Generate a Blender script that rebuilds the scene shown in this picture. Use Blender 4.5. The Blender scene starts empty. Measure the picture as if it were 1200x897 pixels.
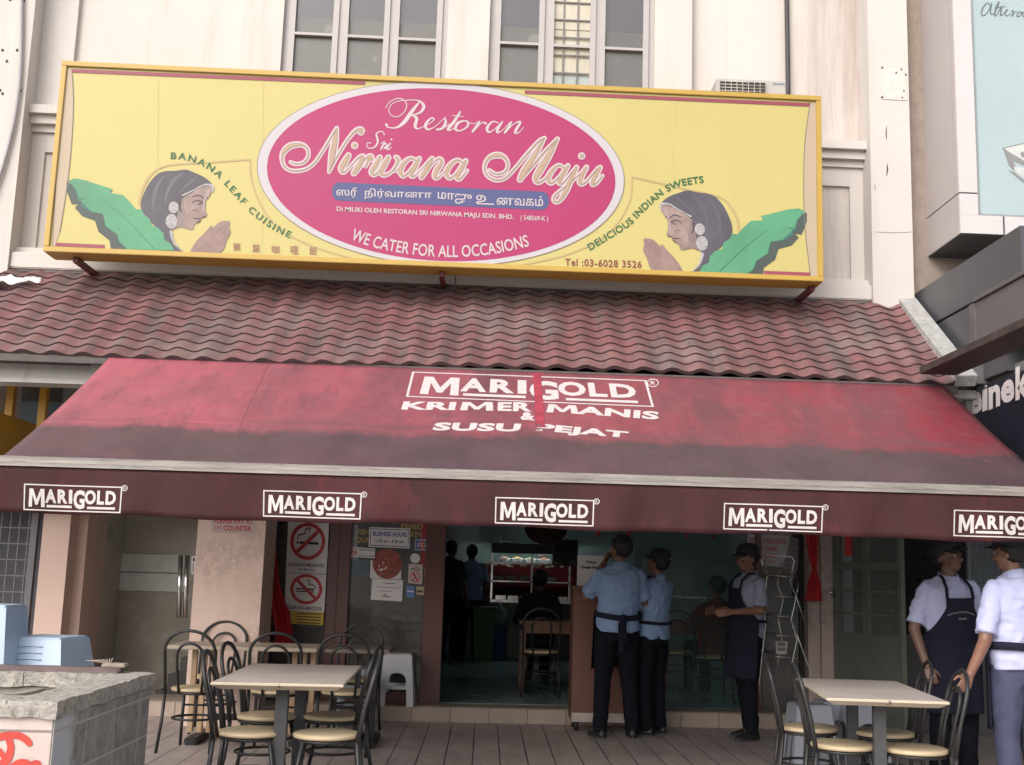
import bpy, bmesh, math, random
from math import sin, cos, pi, radians
from mathutils import Vector, Matrix
from mathutils.geometry import tessellate_polygon
random.seed(7)
scene = bpy.context.scene
COL = scene.collection

# ------------------------------------------------------------------ camera
F_PX, CX, CY = 1355.69, 640.7, 448.5
PITCH, ROLL, YAW = 0.164257, -0.0263465, -0.0482286
EYE = Vector((0, 0, 1.38))
def _axes():
    rz = Matrix.Rotation(YAW, 3, 'Z')
    f0 = Vector((0, cos(PITCH), sin(PITCH))); r0 = Vector((1, 0, 0)); d0 = f0.cross(r0)
    r1 = cos(ROLL) * r0 + sin(ROLL) * d0; d1 = -sin(ROLL) * r0 + cos(ROLL) * d0
    return rz @ r1, rz @ d1, rz @ f0
RIGHT, DOWN, FWD = _axes()
cam_data = bpy.data.cameras.new('camera')
cam_data.sensor_fit = 'HORIZONTAL'; cam_data.sensor_width = 36
cam_data.lens = F_PX / 1200 * 36
cam_data.shift_x = (600 - CX) / 1200
cam_data.clip_end = 2000
cam = bpy.data.objects.new('camera', cam_data); COL.objects.link(cam)
mw = Matrix.Identity(4)
for i in range(3):
    mw[i][0] = RIGHT[i]; mw[i][1] = -DOWN[i]; mw[i][2] = -FWD[i]; mw[i][3] = EYE[i]
cam.matrix_world = mw
scene.camera = cam

# ------------------------------------------------------------------ light
SUN_EL, SUN_AZ = radians(36), radians(211)      # azimuth from +Y, clockwise: behind the viewer, to the left
world = bpy.data.worlds.new('World'); scene.world = world; world.use_nodes = True
nt = world.node_tree
bg = nt.nodes['Background']
sky = nt.nodes.new('ShaderNodeTexSky'); sky.sky_type = 'NISHITA'; sky.sun_disc = False
sky.sun_elevation = SUN_EL; sky.sun_rotation = SUN_AZ; sky.dust_density = 4; sky.air_density = 1.0
hs = nt.nodes.new('ShaderNodeHueSaturation'); hs.inputs['Saturation'].default_value = 0.35
nt.links.new(sky.outputs[0], hs.inputs['Color']); nt.links.new(hs.outputs[0], bg.inputs['Color'])
bg.inputs['Strength'].default_value = 0.15
sl = bpy.data.lights.new('sun', 'SUN'); sl.energy = 1.5; sl.angle = radians(70); sl.color = (1, 0.93, 0.86)
so = bpy.data.objects.new('sun', sl); COL.objects.link(so)
sd = Vector((sin(SUN_AZ) * cos(SUN_EL), cos(SUN_AZ) * cos(SUN_EL), sin(SUN_EL)))
so.rotation_euler = sd.to_track_quat('Z', 'Y').to_euler()
scene.view_settings.view_transform = 'Standard'; scene.view_settings.look = 'None'
scene.view_settings.exposure = 0.48; scene.view_settings.gamma = 1
try: scene.view_settings.use_curve_mapping = False
except Exception: pass
scene.render.engine = 'CYCLES'
scene.cycles.max_bounces = 8; scene.cycles.diffuse_bounces = 4; scene.cycles.use_denoising = True

# ------------------------------------------------------------------ helpers
def at(px, py, X=None, Y=None, Z=None):
    d = RIGHT * ((px - CX) / F_PX) + DOWN * ((py - CY) / F_PX) + FWD
    if Y is not None: t = Y / d.y
    elif Z is not None: t = (Z - EYE.z) / d.z
    else: t = X / d.x
    return EYE + d * t
def at_plane(px, py, p0, n):
    d = RIGHT * ((px - CX) / F_PX) + DOWN * ((py - CY) / F_PX) + FWD
    return EYE + d * ((p0 - EYE).dot(n) / d.dot(n))

def srgb(r, g, b):
    f = lambda c: (c / 255 / 12.92) if c / 255 <= 0.04045 else ((c / 255 + 0.055) / 1.055) ** 2.4
    return (f(r), f(g), f(b))

def N(nt, kind, **kw):
    n = nt.nodes.new(kind)
    for k, v in kw.items():
        if k in n.inputs: n.inputs[k].default_value = v
        else: setattr(n, k, v)
    return n
def mapped(nt, scale, kind='Object'):
    tc = nt.nodes.new('ShaderNodeTexCoord'); mp = nt.nodes.new('ShaderNodeMapping')
    mp.inputs['Scale'].default_value = scale
    nt.links.new(tc.outputs[kind], mp.inputs['Vector'])
    return mp.outputs['Vector']
def ramp(nt, fac, stops):
    r = nt.nodes.new('ShaderNodeValToRGB')
    while len(r.color_ramp.elements) < len(stops): r.color_ramp.elements.new(0.5)
    for e, (p, c) in zip(r.color_ramp.elements, stops):
        e.position = p; e.color = (c[0], c[1], c[2], 1) if hasattr(c, '__len__') else (c, c, c, 1)
    nt.links.new(fac, r.inputs['Fac'])
    return r.outputs['Color']
def mix(nt, fac, a, b, mode='MIX'):
    m = nt.nodes.new('ShaderNodeMix'); m.data_type = 'RGBA'; m.blend_type = mode
    for sock, v in ((m.inputs[0], fac), (m.inputs[6], a), (m.inputs[7], b)):
        if hasattr(v, 'is_linked'): nt.links.new(v, sock)
        elif hasattr(v, '__len__'): sock.default_value = (v[0], v[1], v[2], 1)
        else: sock.default_value = v
    return m.outputs[2]
def math_n(nt, op, a, b=None, c=None):
    m = nt.nodes.new('ShaderNodeMath'); m.operation = op
    for i, v in enumerate((a, b, c)):
        if v is None: continue
        if hasattr(v, 'is_linked'): nt.links.new(v, m.inputs[i])
        else: m.inputs[i].default_value = v
    return m.outputs[0]
def noise(nt, vec, scale, detail=4, rough=0.6, dist=0):
    n = nt.nodes.new('ShaderNodeTexNoise')
    n.inputs['Scale'].default_value = scale; n.inputs['Detail'].default_value = detail
    n.inputs['Roughness'].default_value = rough; n.inputs['Distortion'].default_value = dist
    nt.links.new(vec, n.inputs['Vector'])
    return n.outputs['Fac']
def bump(nt, h, strength, dist=0.01):
    b = nt.nodes.new('ShaderNodeBump'); b.inputs['Strength'].default_value = strength
    b.inputs['Distance'].default_value = dist
    nt.links.new(h, b.inputs['Height'])
    nt.links.new(b.outputs[0], nt.nodes['Principled BSDF'].inputs['Normal'])

MATS = {}
def pbr(name, col, rough=0.55, var=0.12, scale=6, metal=0.0, bmp=0.0, bscale=60, spec=0.5, stretch=(1, 1, 1), speck=None):
    if name in MATS: return MATS[name]
    m = bpy.data.materials.new(name); m.use_nodes = True; nt = m.node_tree
    p = nt.nodes['Principled BSDF']
    p.inputs['Roughness'].default_value = rough; p.inputs['Metallic'].default_value = metal
    p.inputs['Specular IOR Level'].default_value = spec
    v = mapped(nt, stretch)
    n = noise(nt, v, scale, 5, 0.65)
    lo = [max(0, c * (1 - var)) for c in col]; hi = [min(1, c * (1 + var)) for c in col]
    c = ramp(nt, n, ((0.3, lo), (0.7, hi)))
    if speck:
        n2 = noise(nt, v, speck[1], 3, 0.7)
        c = mix(nt, ramp(nt, n2, ((speck[2], 0.0), (speck[2] + 0.08, speck[3]))), c, speck[0])
    nt.links.new(c, p.inputs['Base Color'])
    r = ramp(nt, n, ((0.3, max(0.03, rough - 0.08)), (0.7, min(1, rough + 0.08))))
    nt.links.new(r, p.inputs['Roughness'])
    if bmp: bump(nt, noise(nt, v, bscale, 4), bmp)
    MATS[name] = m
    return m

class MB:
    """collects faces, then links them as ONE mesh object"""
    def __init__(s): s.v = []; s.f = []; s.m = []; s.sm = []; s.mats = []; s.cur = 0; s.smooth = False
    def mat(s, m):
        if m not in s.mats: s.mats.append(m)
        s.cur = s.mats.index(m); return s
    def add(s, vs, fs, smooth=None):
        o = len(s.v); s.v += [tuple(v) for v in vs]
        for f in fs: s.f.append(tuple(i + o for i in f)); s.m.append(s.cur); s.sm.append(s.smooth if smooth is None else smooth)
        return s
    def box(s, x0, x1, y0, y1, z0, z1, M=None):
        vs = [Vector((x, y, z)) for x in (x0, x1) for y in (y0, y1) for z in (z0, z1)]
        if M is not None: vs = [M @ v for v in vs]
        return s.add(vs, [(0, 1, 3, 2), (4, 6, 7, 5), (0, 4, 5, 1), (2, 3, 7, 6), (0, 2, 6, 4), (1, 5, 7, 3)], False)
    def bbox(s, x0, x1, y0, y1, z0, z1, r=0.006, M=None):
        """box with chamfered edges"""
        bm = bmesh.new()
        bmesh.ops.create_cube(bm, size=1)
        for v in bm.verts: v.co = Vector(((x0 + x1) / 2 + v.co.x * (x1 - x0), (y0 + y1) / 2 + v.co.y * (y1 - y0), (z0 + z1) / 2 + v.co.z * (z1 - z0)))
        bmesh.ops.bevel(bm, geom=list(bm.edges), offset=r, segments=2, affect='EDGES')
        bm.verts.index_update()
        vs = [(M @ v.co) if M is not None else v.co.copy() for v in bm.verts]; fs = [[v.index for v in f.verts] for f in bm.faces]
        bm.free(); return s.add(vs, fs, False)
    def quad(s, a, b, c, d): return s.add([a, b, c, d], [(0, 1, 2, 3)], False)
    def tube(s, pts, r, n=8, closed=False, caps=True):
        pts = [Vector(p) for p in pts]; k = len(pts)
        rs = r if hasattr(r, '__len__') else [r] * k
        up = None; rings = []
        for i, p in enumerate(pts):
            if closed: t = pts[(i + 1) % k] - pts[i - 1]
            else: t = pts[min(i + 1, k - 1)] - pts[max(i - 1, 0)]
            t = t.normalized() if t.length > 1e-9 else Vector((0, 0, 1))
            if up is None:
                up = Vector((0, 0, 1)) if abs(t.z) < 0.9 else Vector((0, 1, 0))
            u = (up - t * up.dot(t)).normalized(); w = t.cross(u); up = u
            rings.append([p + (u * cos(2 * pi * j / n) + w * sin(2 * pi * j / n)) * rs[i] for j in range(n)])
        vs = [v for ring in rings for v in ring]; fs = []
        for i in range(k if closed else k - 1):
            a = i * n; b = ((i + 1) % k) * n
            for j in range(n): fs.append((a + j, a + (j + 1) % n, b + (j + 1) % n, b + j))
        if caps and not closed: fs.append(tuple(range(n - 1, -1, -1))); fs.append(tuple((k - 1) * n + j for j in range(n)))
        return s.add(vs, fs, True)
    def loft(s, rings, caps=True, smooth=True):
        n = len(rings[0]); vs = [v for r in rings for v in r]; fs = []
        for i in range(len(rings) - 1):
            for j in range(n): fs.append((i * n + j, i * n + (j + 1) % n, (i + 1) * n + (j + 1) % n, (i + 1) * n + j))
        if caps: fs.append(tuple(range(n - 1, -1, -1))); fs.append(tuple((len(rings) - 1) * n + j for j in range(n)))
        return s.add(vs, fs, smooth)
    def ell(s, c, r, M=None, nu=16, nv=10):
        rings = []
        for i in range(nv + 1):
            th = pi * (i + 0.02) / (nv + 0.04)
            rings.append([Vector((r[0] * sin(th) * cos(2 * pi * j / nu), r[1] * sin(th) * sin(2 * pi * j / nu), -r[2] * cos(th))) for j in range(nu)])
        rings = [[(M @ (Vector(c) + v)) if M is not None else Vector(c) + v for v in ring] for ring in rings]
        return s.loft(rings)
    def grid(s, fn, nu, nv, smooth=True):
        vs = [fn(i / nu, j / nv) for j in range(nv + 1) for i in range(nu + 1)]
        fs = [(j * (nu + 1) + i, j * (nu + 1) + i + 1, (j + 1) * (nu + 1) + i + 1, (j + 1) * (nu + 1) + i) for j in range(nv) for i in range(nu)]
        return s.add(vs, fs, smooth)
    def build(s, name, m=None, parent=None, solid=0, uv=None, offset=0):
        me = bpy.data.meshes.new(name)
        base = parent_loc(parent)
        me.from_pydata([tuple(Vector(v) - base) for v in s.v], [], s.f)
        mats = s.mats if s.mats else [m]
        for x in mats: me.materials.append(x)
        if s.mats: me.polygons.foreach_set('material_index', s.m)
        me.polygons.foreach_set('use_smooth', s.sm)
        me.update()
        o = bpy.data.objects.new(name, me); COL.objects.link(o)
        if parent: o.parent = parent
        if solid:
            md = o.modifiers.new('thickness', 'SOLIDIFY'); md.thickness = solid; md.offset = offset
        return o
def parent_loc(p):
    v = Vector((0, 0, 0))
    while p: v += p.location; p = p.parent
    return v
def tag(o, label=None, cat=None, group=None, kind=None):
    if label: o['label'] = label
    if cat: o['category'] = cat
    if group: o['group'] = group
    if kind: o['kind'] = kind
    return o
def thing(name, label, cat, loc=(0, 0, 0), rz=0, group=None):
    o = bpy.data.objects.new(name, None); COL.objects.link(o)
    o.empty_display_size = 0.1
    o.location = loc; o.rotation_euler = (0, 0, rz)
    return tag(o, label, cat, group)
def copy_tree(o, parent=None):
    c = o.copy(); COL.objects.link(c)
    if parent: c.parent = parent
    for ch in list(o.children): copy_tree(ch, c)
    return c

# ---- flat art and lettering: shapes given by a point function
def catmull(pts, k=8, closed=False):
    out = []; n = len(pts)
    for i in range(n if closed else n - 1):
        g = lambda j: pts[j % n] if closed else pts[max(0, min(n - 1, j))]
        p0, p1, p2, p3 = g(i - 1), g(i), g(i + 1), g(i + 2)
        for q in range(k):
            t = q / k
            out.append(tuple(0.5 * (2 * b + (c - a) * t + (2 * a - 5 * b + 4 * c - d) * t * t + (3 * b - a - 3 * c + d) * t ** 3) for a, b, c, d in zip(p0, p1, p2, p3)))
    if not closed: out.append(tuple(pts[-1]))
    return out
def poly(mb, pts, fn, layer, smooth=False, k=5):
    if smooth: pts = catmull(pts, k, True)
    tris = tessellate_polygon([[Vector((p[0], p[1], 0)) for p in pts]])
    vs = [fn(p[0], p[1], layer) for p in pts]
    fs = []
    for t in tris:
        a, b, c = [Vector((pts[i][0], pts[i][1])) for i in t]
        fs.append(t if (b - a).cross(c - a) < 0 else (t[0], t[2], t[1]))
    mb.add(vs, fs, False)
def ellipse_pts(cx, cy, a, b, n=96, shear=0.0): return [(cx + a * cos(2 * pi * i / n), cy + b * sin(2 * pi * i / n) + shear * a * cos(2 * pi * i / n)) for i in range(n)]
def ribbon(mb, pts, fn, layer, k=8, step=2e-3, grow=0, smooth=True):
    """pts = (x, y, width); flat stroke with round ends"""
    P = catmull(pts, k) if smooth else list(pts)
    vs = []; n = len(P)
    for i, p in enumerate(P):
        a = P[max(0, i - 1)]; b = P[min(n - 1, i + 1)]
        dx, dy = b[0] - a[0], b[1] - a[1]; L = math.hypot(dx, dy) or 1
        w = max(0.002, (p[2] + grow) / 2); nx, ny = -dy / L * w, dx / L * w
        vs += [fn(p[0] + nx, p[1] + ny, layer + i * step), fn(p[0] - nx, p[1] - ny, layer + i * step)]
    mb.add(vs, [(2 * i, 2 * i + 1, 2 * i + 3, 2 * i + 2) for i in range(n - 1)], False)
    for e, j in ((P[0], -1), (P[-1], n)):
        w = max(0.002, (e[2] + grow) / 2)
        disc = [fn(e[0] + w * cos(q * pi / 6), e[1] + w * sin(q * pi / 6), layer + (j + 0.5) * step) for q in range(12)]
        mb.add(disc, [tuple(range(12))], False)
_txt = {}
def glyphs(text, bold=0.0, space=1.0):
    key = (text, bold, space)
    if key in _txt: return _txt[key]
    if text == 'M' and bold > 0.025:
        pts = [(0, 0), (0.03, 1), (0.27, 1), (0.5, 0.42), (0.73, 1), (0.97, 1), (1, 0), (0.78, 0), (0.765, 0.66), (0.57, 0.12), (0.43, 0.12), (0.235, 0.66), (0.22, 0)]
        fs = [tuple(t) for t in tessellate_polygon([[Vector((x, y, 0)) for x, y in pts]])]
        return pts, fs, 0, 1, 0, 1
    c = bpy.data.curves.new('t', 'FONT'); c.body = text; c.size = 1; c.offset = bold; c.space_character = space; c.resolution_u = 3
    c.fill_mode = 'FRONT'
    o = bpy.data.objects.new('t', c); COL.objects.link(o)
    dg = bpy.context.evaluated_depsgraph_get(); dg.update()
    me = bpy.data.meshes.new_from_object(o.evaluated_get(dg))
    vs = [(v.co.x, v.co.y) for v in me.vertices]; fs = [tuple(p.vertices) for p in me.polygons]
    bpy.data.objects.remove(o); bpy.data.curves.remove(c); bpy.data.meshes.remove(me)
    if not vs: vs = [(0, 0), (1, 0), (1, 1)]; fs = [(0, 1, 2)]
    x0 = min(v[0] for v in vs); x1 = max(v[0] for v in vs); y0 = min(v[1] for v in vs); y1 = max(v[1] for v in vs)
    _txt[key] = (vs, fs, x0, x1, y0, y1)
    return _txt[key]
def text_quad(mb, text, bl, br, tr, tl, fn, layer, bold=0.0, space=1.0):
    """fit the text's own bounding box into four corners"""
    vs, fs, x0, x1, y0, y1 = glyphs(text, bold, space)
    out = []
    for x, y in vs:
        u = (x - x0) / (x1 - x0); v = (y - y0) / (y1 - y0)
        px = (bl[0] * (1 - u) + br[0] * u) * (1 - v) + (tl[0] * (1 - u) + tr[0] * u) * v
        py = (bl[1] * (1 - u) + br[1] * u) * (1 - v) + (tl[1] * (1 - u) + tr[1] * u) * v
        out.append(fn(px, py, layer))
    mb.add(out, fs, False)
def text_line(mb, text, x0, y0, x1, y1, h, fn, layer, bold=0.0, space=1.0):
    dx, dy = x1 - x0, y1 - y0; L = math.hypot(dx, dy)
    nx, ny = dy / L * 0, -h
    text_quad(mb, text, (x0, y0), (x1, y1), (x1 + nx, y1 + ny), (x0 + nx, y0 + ny), fn, layer, bold, space)
def text_path(mb, text, path, h, fn, layer, bold=0.0, space=1.0, letters=True):
    P = catmull(path, 10); S = [0]
    for a, b in zip(P, P[1:]): S.append(S[-1] + math.hypot(b[0] - a[0], b[1] - a[1]))
    vs, fs, x0, x1, y0, y1 = glyphs(text, bold, space)
    out = []
    for x, y in vs:
        s = (x - x0) / (x1 - x0) * S[-1]
        i = max(0, min(len(P) - 2, next((q for q in range(len(S) - 1) if S[q + 1] >= s), len(P) - 2)))
        t = (s - S[i]) / max(1e-9, S[i + 1] - S[i])
        i0, i1 = max(0, i - 3), min(len(P) - 1, i + 4)
        dx, dy = P[i1][0] - P[i0][0], P[i1][1] - P[i0][1]; L = math.hypot(dx, dy)
        v = (y - y0) / (y1 - y0) * h
        out.append(fn(P[i][0] + (P[i + 1][0] - P[i][0]) * t + dy / L * v, P[i][1] + (P[i + 1][1] - P[i][1]) * t - dx / L * v, layer))
    mb.add(out, fs, False)
# ------------------------------------------------------------------ special materials
def plaster(name, col, streak=0.5, stain=srgb(120, 108, 98), worn=0.0, run=None):
    m = bpy.data.materials.new(name); m.use_nodes = True; nt = m.node_tree; p = nt.nodes['Principled BSDF']
    v = mapped(nt, (1, 1, 1)); vs = mapped(nt, (2.2, 2.2, 0.16))
    base = ramp(nt, noise(nt, v, 1.3, 6, 0.65), ((0.3, [c * 0.93 for c in col]), (0.7, col)))
    st = ramp(nt, noise(nt, vs, 2.2, 6, 0.7), ((0.52, 0.0), (0.78, streak)))
    c = mix(nt, st, base, stain)
    sp = ramp(nt, noise(nt, v, 9, 3, 0.8), ((0.66, 0.0), (0.74, 0.35)))
    c = mix(nt, sp, c, [x * 0.6 for x in col])
    if run:
        tc = nt.nodes.new('ShaderNodeTexCoord'); sx = nt.nodes.new('ShaderNodeSeparateXYZ'); nt.links.new(tc.outputs['Object'], sx.inputs[0])
        w0 = ramp(nt, math_n(nt, 'DIVIDE', math_n(nt, 'SUBTRACT', sx.outputs['X'], run[0]), run[1] - run[0]), ((0.0, 0.0), (0.6, 0.8), (1.0, 1.0)))
        c = mix(nt, math_n(nt, 'MULTIPLY', w0, ramp(nt, noise(nt, mapped(nt, (2.6, 2.6, 0.22)), 1.7, 6, 0.7), ((0.38, 0.0), (0.66, 0.62)))), c, srgb(128, 104, 92))
    if worn:
        w1 = math_n(nt, 'MULTIPLY', ramp(nt, noise(nt, v, 1.7, 3, 0.5), ((0.5, 0.0), (0.58, 1.0))), ramp(nt, noise(nt, v, 16, 6, 0.75), ((0.45, 0.0), (0.53, worn))))
        c = mix(nt, w1, c, [x * 0.5 for x in col])
    nt.links.new(c, p.inputs['Base Color']); p.inputs['Roughness'].default_value = 0.85
    bump(nt, noise(nt, v, 45, 5), 0.25, 0.006)
    MATS[name] = m; return m
WALL = plaster('cream_plaster', (0.60, 0.55, 0.51), 0.3, run=(2.35, 3.35))
TRIM = plaster('white_plaster', (0.585, 0.545, 0.515), 0.2)
BEIGE = plaster('beige_plaster', (0.66, 0.50, 0.435), 0.2, srgb(135, 122, 115), 0.4)
BEIGE2 = plaster('clean_beige_plaster', (0.66, 0.49, 0.42), 0.15, srgb(150, 130, 120))
PINK = plaster('pinkish_plaster', (0.46, 0.37, 0.345), 0.3, worn=0.5)
SOFFIT = plaster('grey_soffit', (0.55, 0.535, 0.52), 0.5)
ROUGH = pbr('roughcast', (0.33, 0.27, 0.23), 0.95, 0.15, 8, bmp=0.9, bscale=160)
YFRAME = pbr('yellow_paint', (0.44, 0.285, 0.055), 0.35, 0.06, 3, spec=0.4, speck=(srgb(150, 110, 40), 30, 0.66, 0.4))
YFACE = pbr('yellow_sign_film', (0.465, 0.40, 0.15), 0.35, 0.03, 0.8, spec=0.3)
CREAMF = pbr('cream_sign_film', (0.41, 0.325, 0.235), 0.4, 0.03, 2, spec=0.3)
WHITEF = pbr('white_sign_film', (0.45, 0.42, 0.445), 0.4, 0.02, 2, spec=0.3)
MAGENTA = pbr('magenta_sign_film', (0.335, 0.024, 0.108), 0.38, 0.04, 1, spec=0.3)
TANF = pbr('tan_sign_film', (0.37, 0.265, 0.185), 0.4, 0.04, 3, spec=0.3)
BLUEF = pbr('blue_sign_film', (0.065, 0.075, 0.19), 0.4, 0.04, 3, spec=0.3)
CRIMF = pbr('crimson_sign_film', (0.26, 0.055, 0.085), 0.4, 0.06, 3, spec=0.3)
GREENT = pbr('green_sign_film', (0.035, 0.115, 0.04), 0.4, 0.04, 3, spec=0.3)
BROWNF = pbr('brown_sign_film', (0.22, 0.055, 0.04), 0.4, 0.04, 3, spec=0.3)
OCHREF = pbr('ochre_sign_film', (0.40, 0.30, 0.14), 0.4, 0.04, 3, spec=0.3)
LEAF1 = pbr('leaf_green_film', (0.085, 0.27, 0.15), 0.4, 0.22, 1.6, spec=0.3)
LEAF2 = pbr('leaf_teal_film', (0.04, 0.14, 0.115), 0.4, 0.12, 3, spec=0.3)
LEAF3 = pbr('leaf_dark_film', (0.06, 0.075, 0.07), 0.4, 0.12, 3, spec=0.3)
SCARF = pbr('scarf_grey_film', (0.08, 0.073, 0.09), 0.4, 0.3, 1.6, spec=0.3)
FACEF = pbr('face_tone_film', (0.27, 0.195, 0.175), 0.4, 0.28, 7, spec=0.3)
HANDF = pbr('hand_tone_film', (0.245, 0.165, 0.15), 0.4, 0.22, 9, spec=0.3)
DARKF = pbr('dark_line_film', (0.10, 0.07, 0.075), 0.5, 0.1, 9, spec=0.2)
SILVERF = pbr('silver_grey_film', (0.33, 0.32, 0.32), 0.4, 0.35, 60, spec=0.3)
WINF = pbr('white_window_paint', (0.40, 0.37, 0.365), 0.5, 0.06, 5)
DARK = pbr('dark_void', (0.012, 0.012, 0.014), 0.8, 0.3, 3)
MAROON = pbr('maroon_frame_paint', (0.085, 0.024, 0.022), 0.4, 0.25, 4, speck=((0.2, 0.09, 0.07), 18, 0.66, 0.4))
BLACKM = pbr('black_metal', (0.02, 0.02, 0.021), 0.45, 0.3, 12, speck=((0.09, 0.075, 0.06), 40, 0.64, 0.6))
STEEL = pbr('stainless_steel', (0.6, 0.6, 0.6), 0.22, 0.1, 8, metal=1)
CHROME = pbr('chrome_wire', (0.6, 0.6, 0.6), 0.25, 0.1, 8, metal=0.9)
PAPER = pbr('white_paper', (0.62, 0.60, 0.60), 0.7, 0.05, 5)
YPAPER = pbr('yellow_paper', (0.55, 0.38, 0.06), 0.7, 0.06, 5)
REDINK = pbr('red_ink', (0.42, 0.03, 0.04), 0.6, 0.1, 9)
BLACKINK = pbr('black_ink', (0.02, 0.02, 0.025), 0.6, 0.1, 9)
BLUEINK = pbr('blue_ink', (0.04, 0.06, 0.28), 0.6, 0.1, 9)
REDCLOTH = pbr('red_cloth', (0.40, 0.012, 0.018), 0.7, 0.2, 9)
GREYCLAD = pbr('grey_cladding', (0.43, 0.39, 0.39), 0.4, 0.05, 2, spec=0.4)
DARKCLAD = pbr('charcoal_cladding', (0.072, 0.072, 0.082), 0.4, 0.12, 2, spec=0.5)
CLADWHITE = pbr('white_cladding', (0.55, 0.52, 0.52), 0.4, 0.03, 2)
FLASH = pbr('cement_flashing', (0.34, 0.335, 0.33), 0.8, 0.25, 14, bmp=0.5, bscale=40)
WHITEINK = pbr('white_print', (0.52, 0.48, 0.48), 0.6, 0.08, 20)

def floor_mat():
    m = bpy.data.materials.new('plank_floor_tiles'); m.use_nodes = True; nt = m.node_tree; p = nt.nodes['Principled BSDF']
    tc = nt.nodes.new('ShaderNodeTexCoord'); sx = nt.nodes.new('ShaderNodeSeparateXYZ'); nt.links.new(tc.outputs['Object'], sx.inputs[0])
    W = 0.206; off = at(556.5, 848.3, Z=0).x
    u = math_n(nt, 'DIVIDE', math_n(nt, 'SUBTRACT', sx.outputs['X'], off - 20 * W), W)
    fr = math_n(nt, 'FRACT', u); idx = math_n(nt, 'FLOOR', u)
    edge = math_n(nt, 'MINIMUM', fr, math_n(nt, 'SUBTRACT', 1.0, fr))
    seam = math_n(nt, 'LESS_THAN', edge, 0.02)
    wn = nt.nodes.new('ShaderNodeTexWhiteNoise'); wn.noise_dimensions = '1D'; nt.links.new(idx, wn.inputs['W'])
    v = mapped(nt, (3, 0.5, 1)); v2 = mapped(nt, (1, 1, 1))
    c = ramp(nt, noise(nt, v, 4, 5), ((0.3, (0.36, 0.305, 0.285)), (0.7, (0.46, 0.395, 0.37))))
    c = mix(nt, math_n(nt, 'MULTIPLY', wn.outputs['Value'], 0.18), c, (0.30, 0.255, 0.24))
    c = mix(nt, ramp(nt, noise(nt, v2, 1.7, 6, 0.7), ((0.5, 0.0), (0.75, 0.5))), c, (0.20, 0.17, 0.16))
    c = mix(nt, seam, c, (0.035, 0.028, 0.026))
    nt.links.new(c, p.inputs['Base Color'])
    nt.links.new(ramp(nt, noise(nt, v2, 3, 5), ((0.3, 0.3), (0.7, 0.55))), p.inputs['Roughness'])
    bump(nt, math_n(nt, 'SUBTRACT', 1.0, seam), 0.4, 0.004)
    return m
FLOOR = floor_mat()

def tile_mat():
    m = bpy.data.materials.new('red_roof_tile'); m.use_nodes = True; nt = m.node_tree; p = nt.nodes['Principled BSDF']
    v = mapped(nt, (1, 1, 1)); vs = mapped(nt, (3, 0.45, 0.45))
    c = ramp(nt, noise(nt, v, 2.0, 6, 0.7), ((0.3, (0.15, 0.062, 0.066)), (0.52, (0.20, 0.085, 0.086)), (0.72, (0.26, 0.132, 0.13))))
    c = mix(nt, ramp(nt, noise(nt, vs, 2.3, 6, 0.75), ((0.44, 0.0), (0.62, 0.85))), c, (0.085, 0.068, 0.068))
    # lichen-grey bloom that gathers on the upper rows
    tc = nt.nodes.new('ShaderNodeTexCoord'); sx = nt.nodes.new('ShaderNodeSeparateXYZ'); nt.links.new(tc.outputs['Object'], sx.inputs[0])
    up = ramp(nt, math_n(nt, 'MULTIPLY_ADD', noise(nt, v, 3, 5), 0.5, math_n(nt, 'SUBTRACT', sx.outputs['Z'], 3.25)), ((0.25, 0.0), (0.7, 0.75)))
    c = mix(nt, up, c, (0.165, 0.135, 0.13))
    c = mix(nt, ramp(nt, noise(nt, v, 1.1, 5, 0.7), ((0.48, 0.0), (0.62, 0.6))), c, (0.19, 0.148, 0.143))
    c = mix(nt, ramp(nt, noise(nt, v, 7, 5, 0.8), ((0.58, 0.0), (0.68, 0.75))), c, (0.07, 0.052, 0.052))
    c = mix(nt, ramp(nt, noise(nt, v, 38, 3, 0.8), ((0.67, 0.0), (0.72, 0.8))), c, (0.55, 0.5, 0.48))
    nt.links.new(c, p.inputs['Base Color']); p.inputs['Roughness'].default_value = 0.6
    bump(nt, noise(nt, v, 130, 4), 0.3, 0.004)
    return m
TILE = tile_mat()

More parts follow.
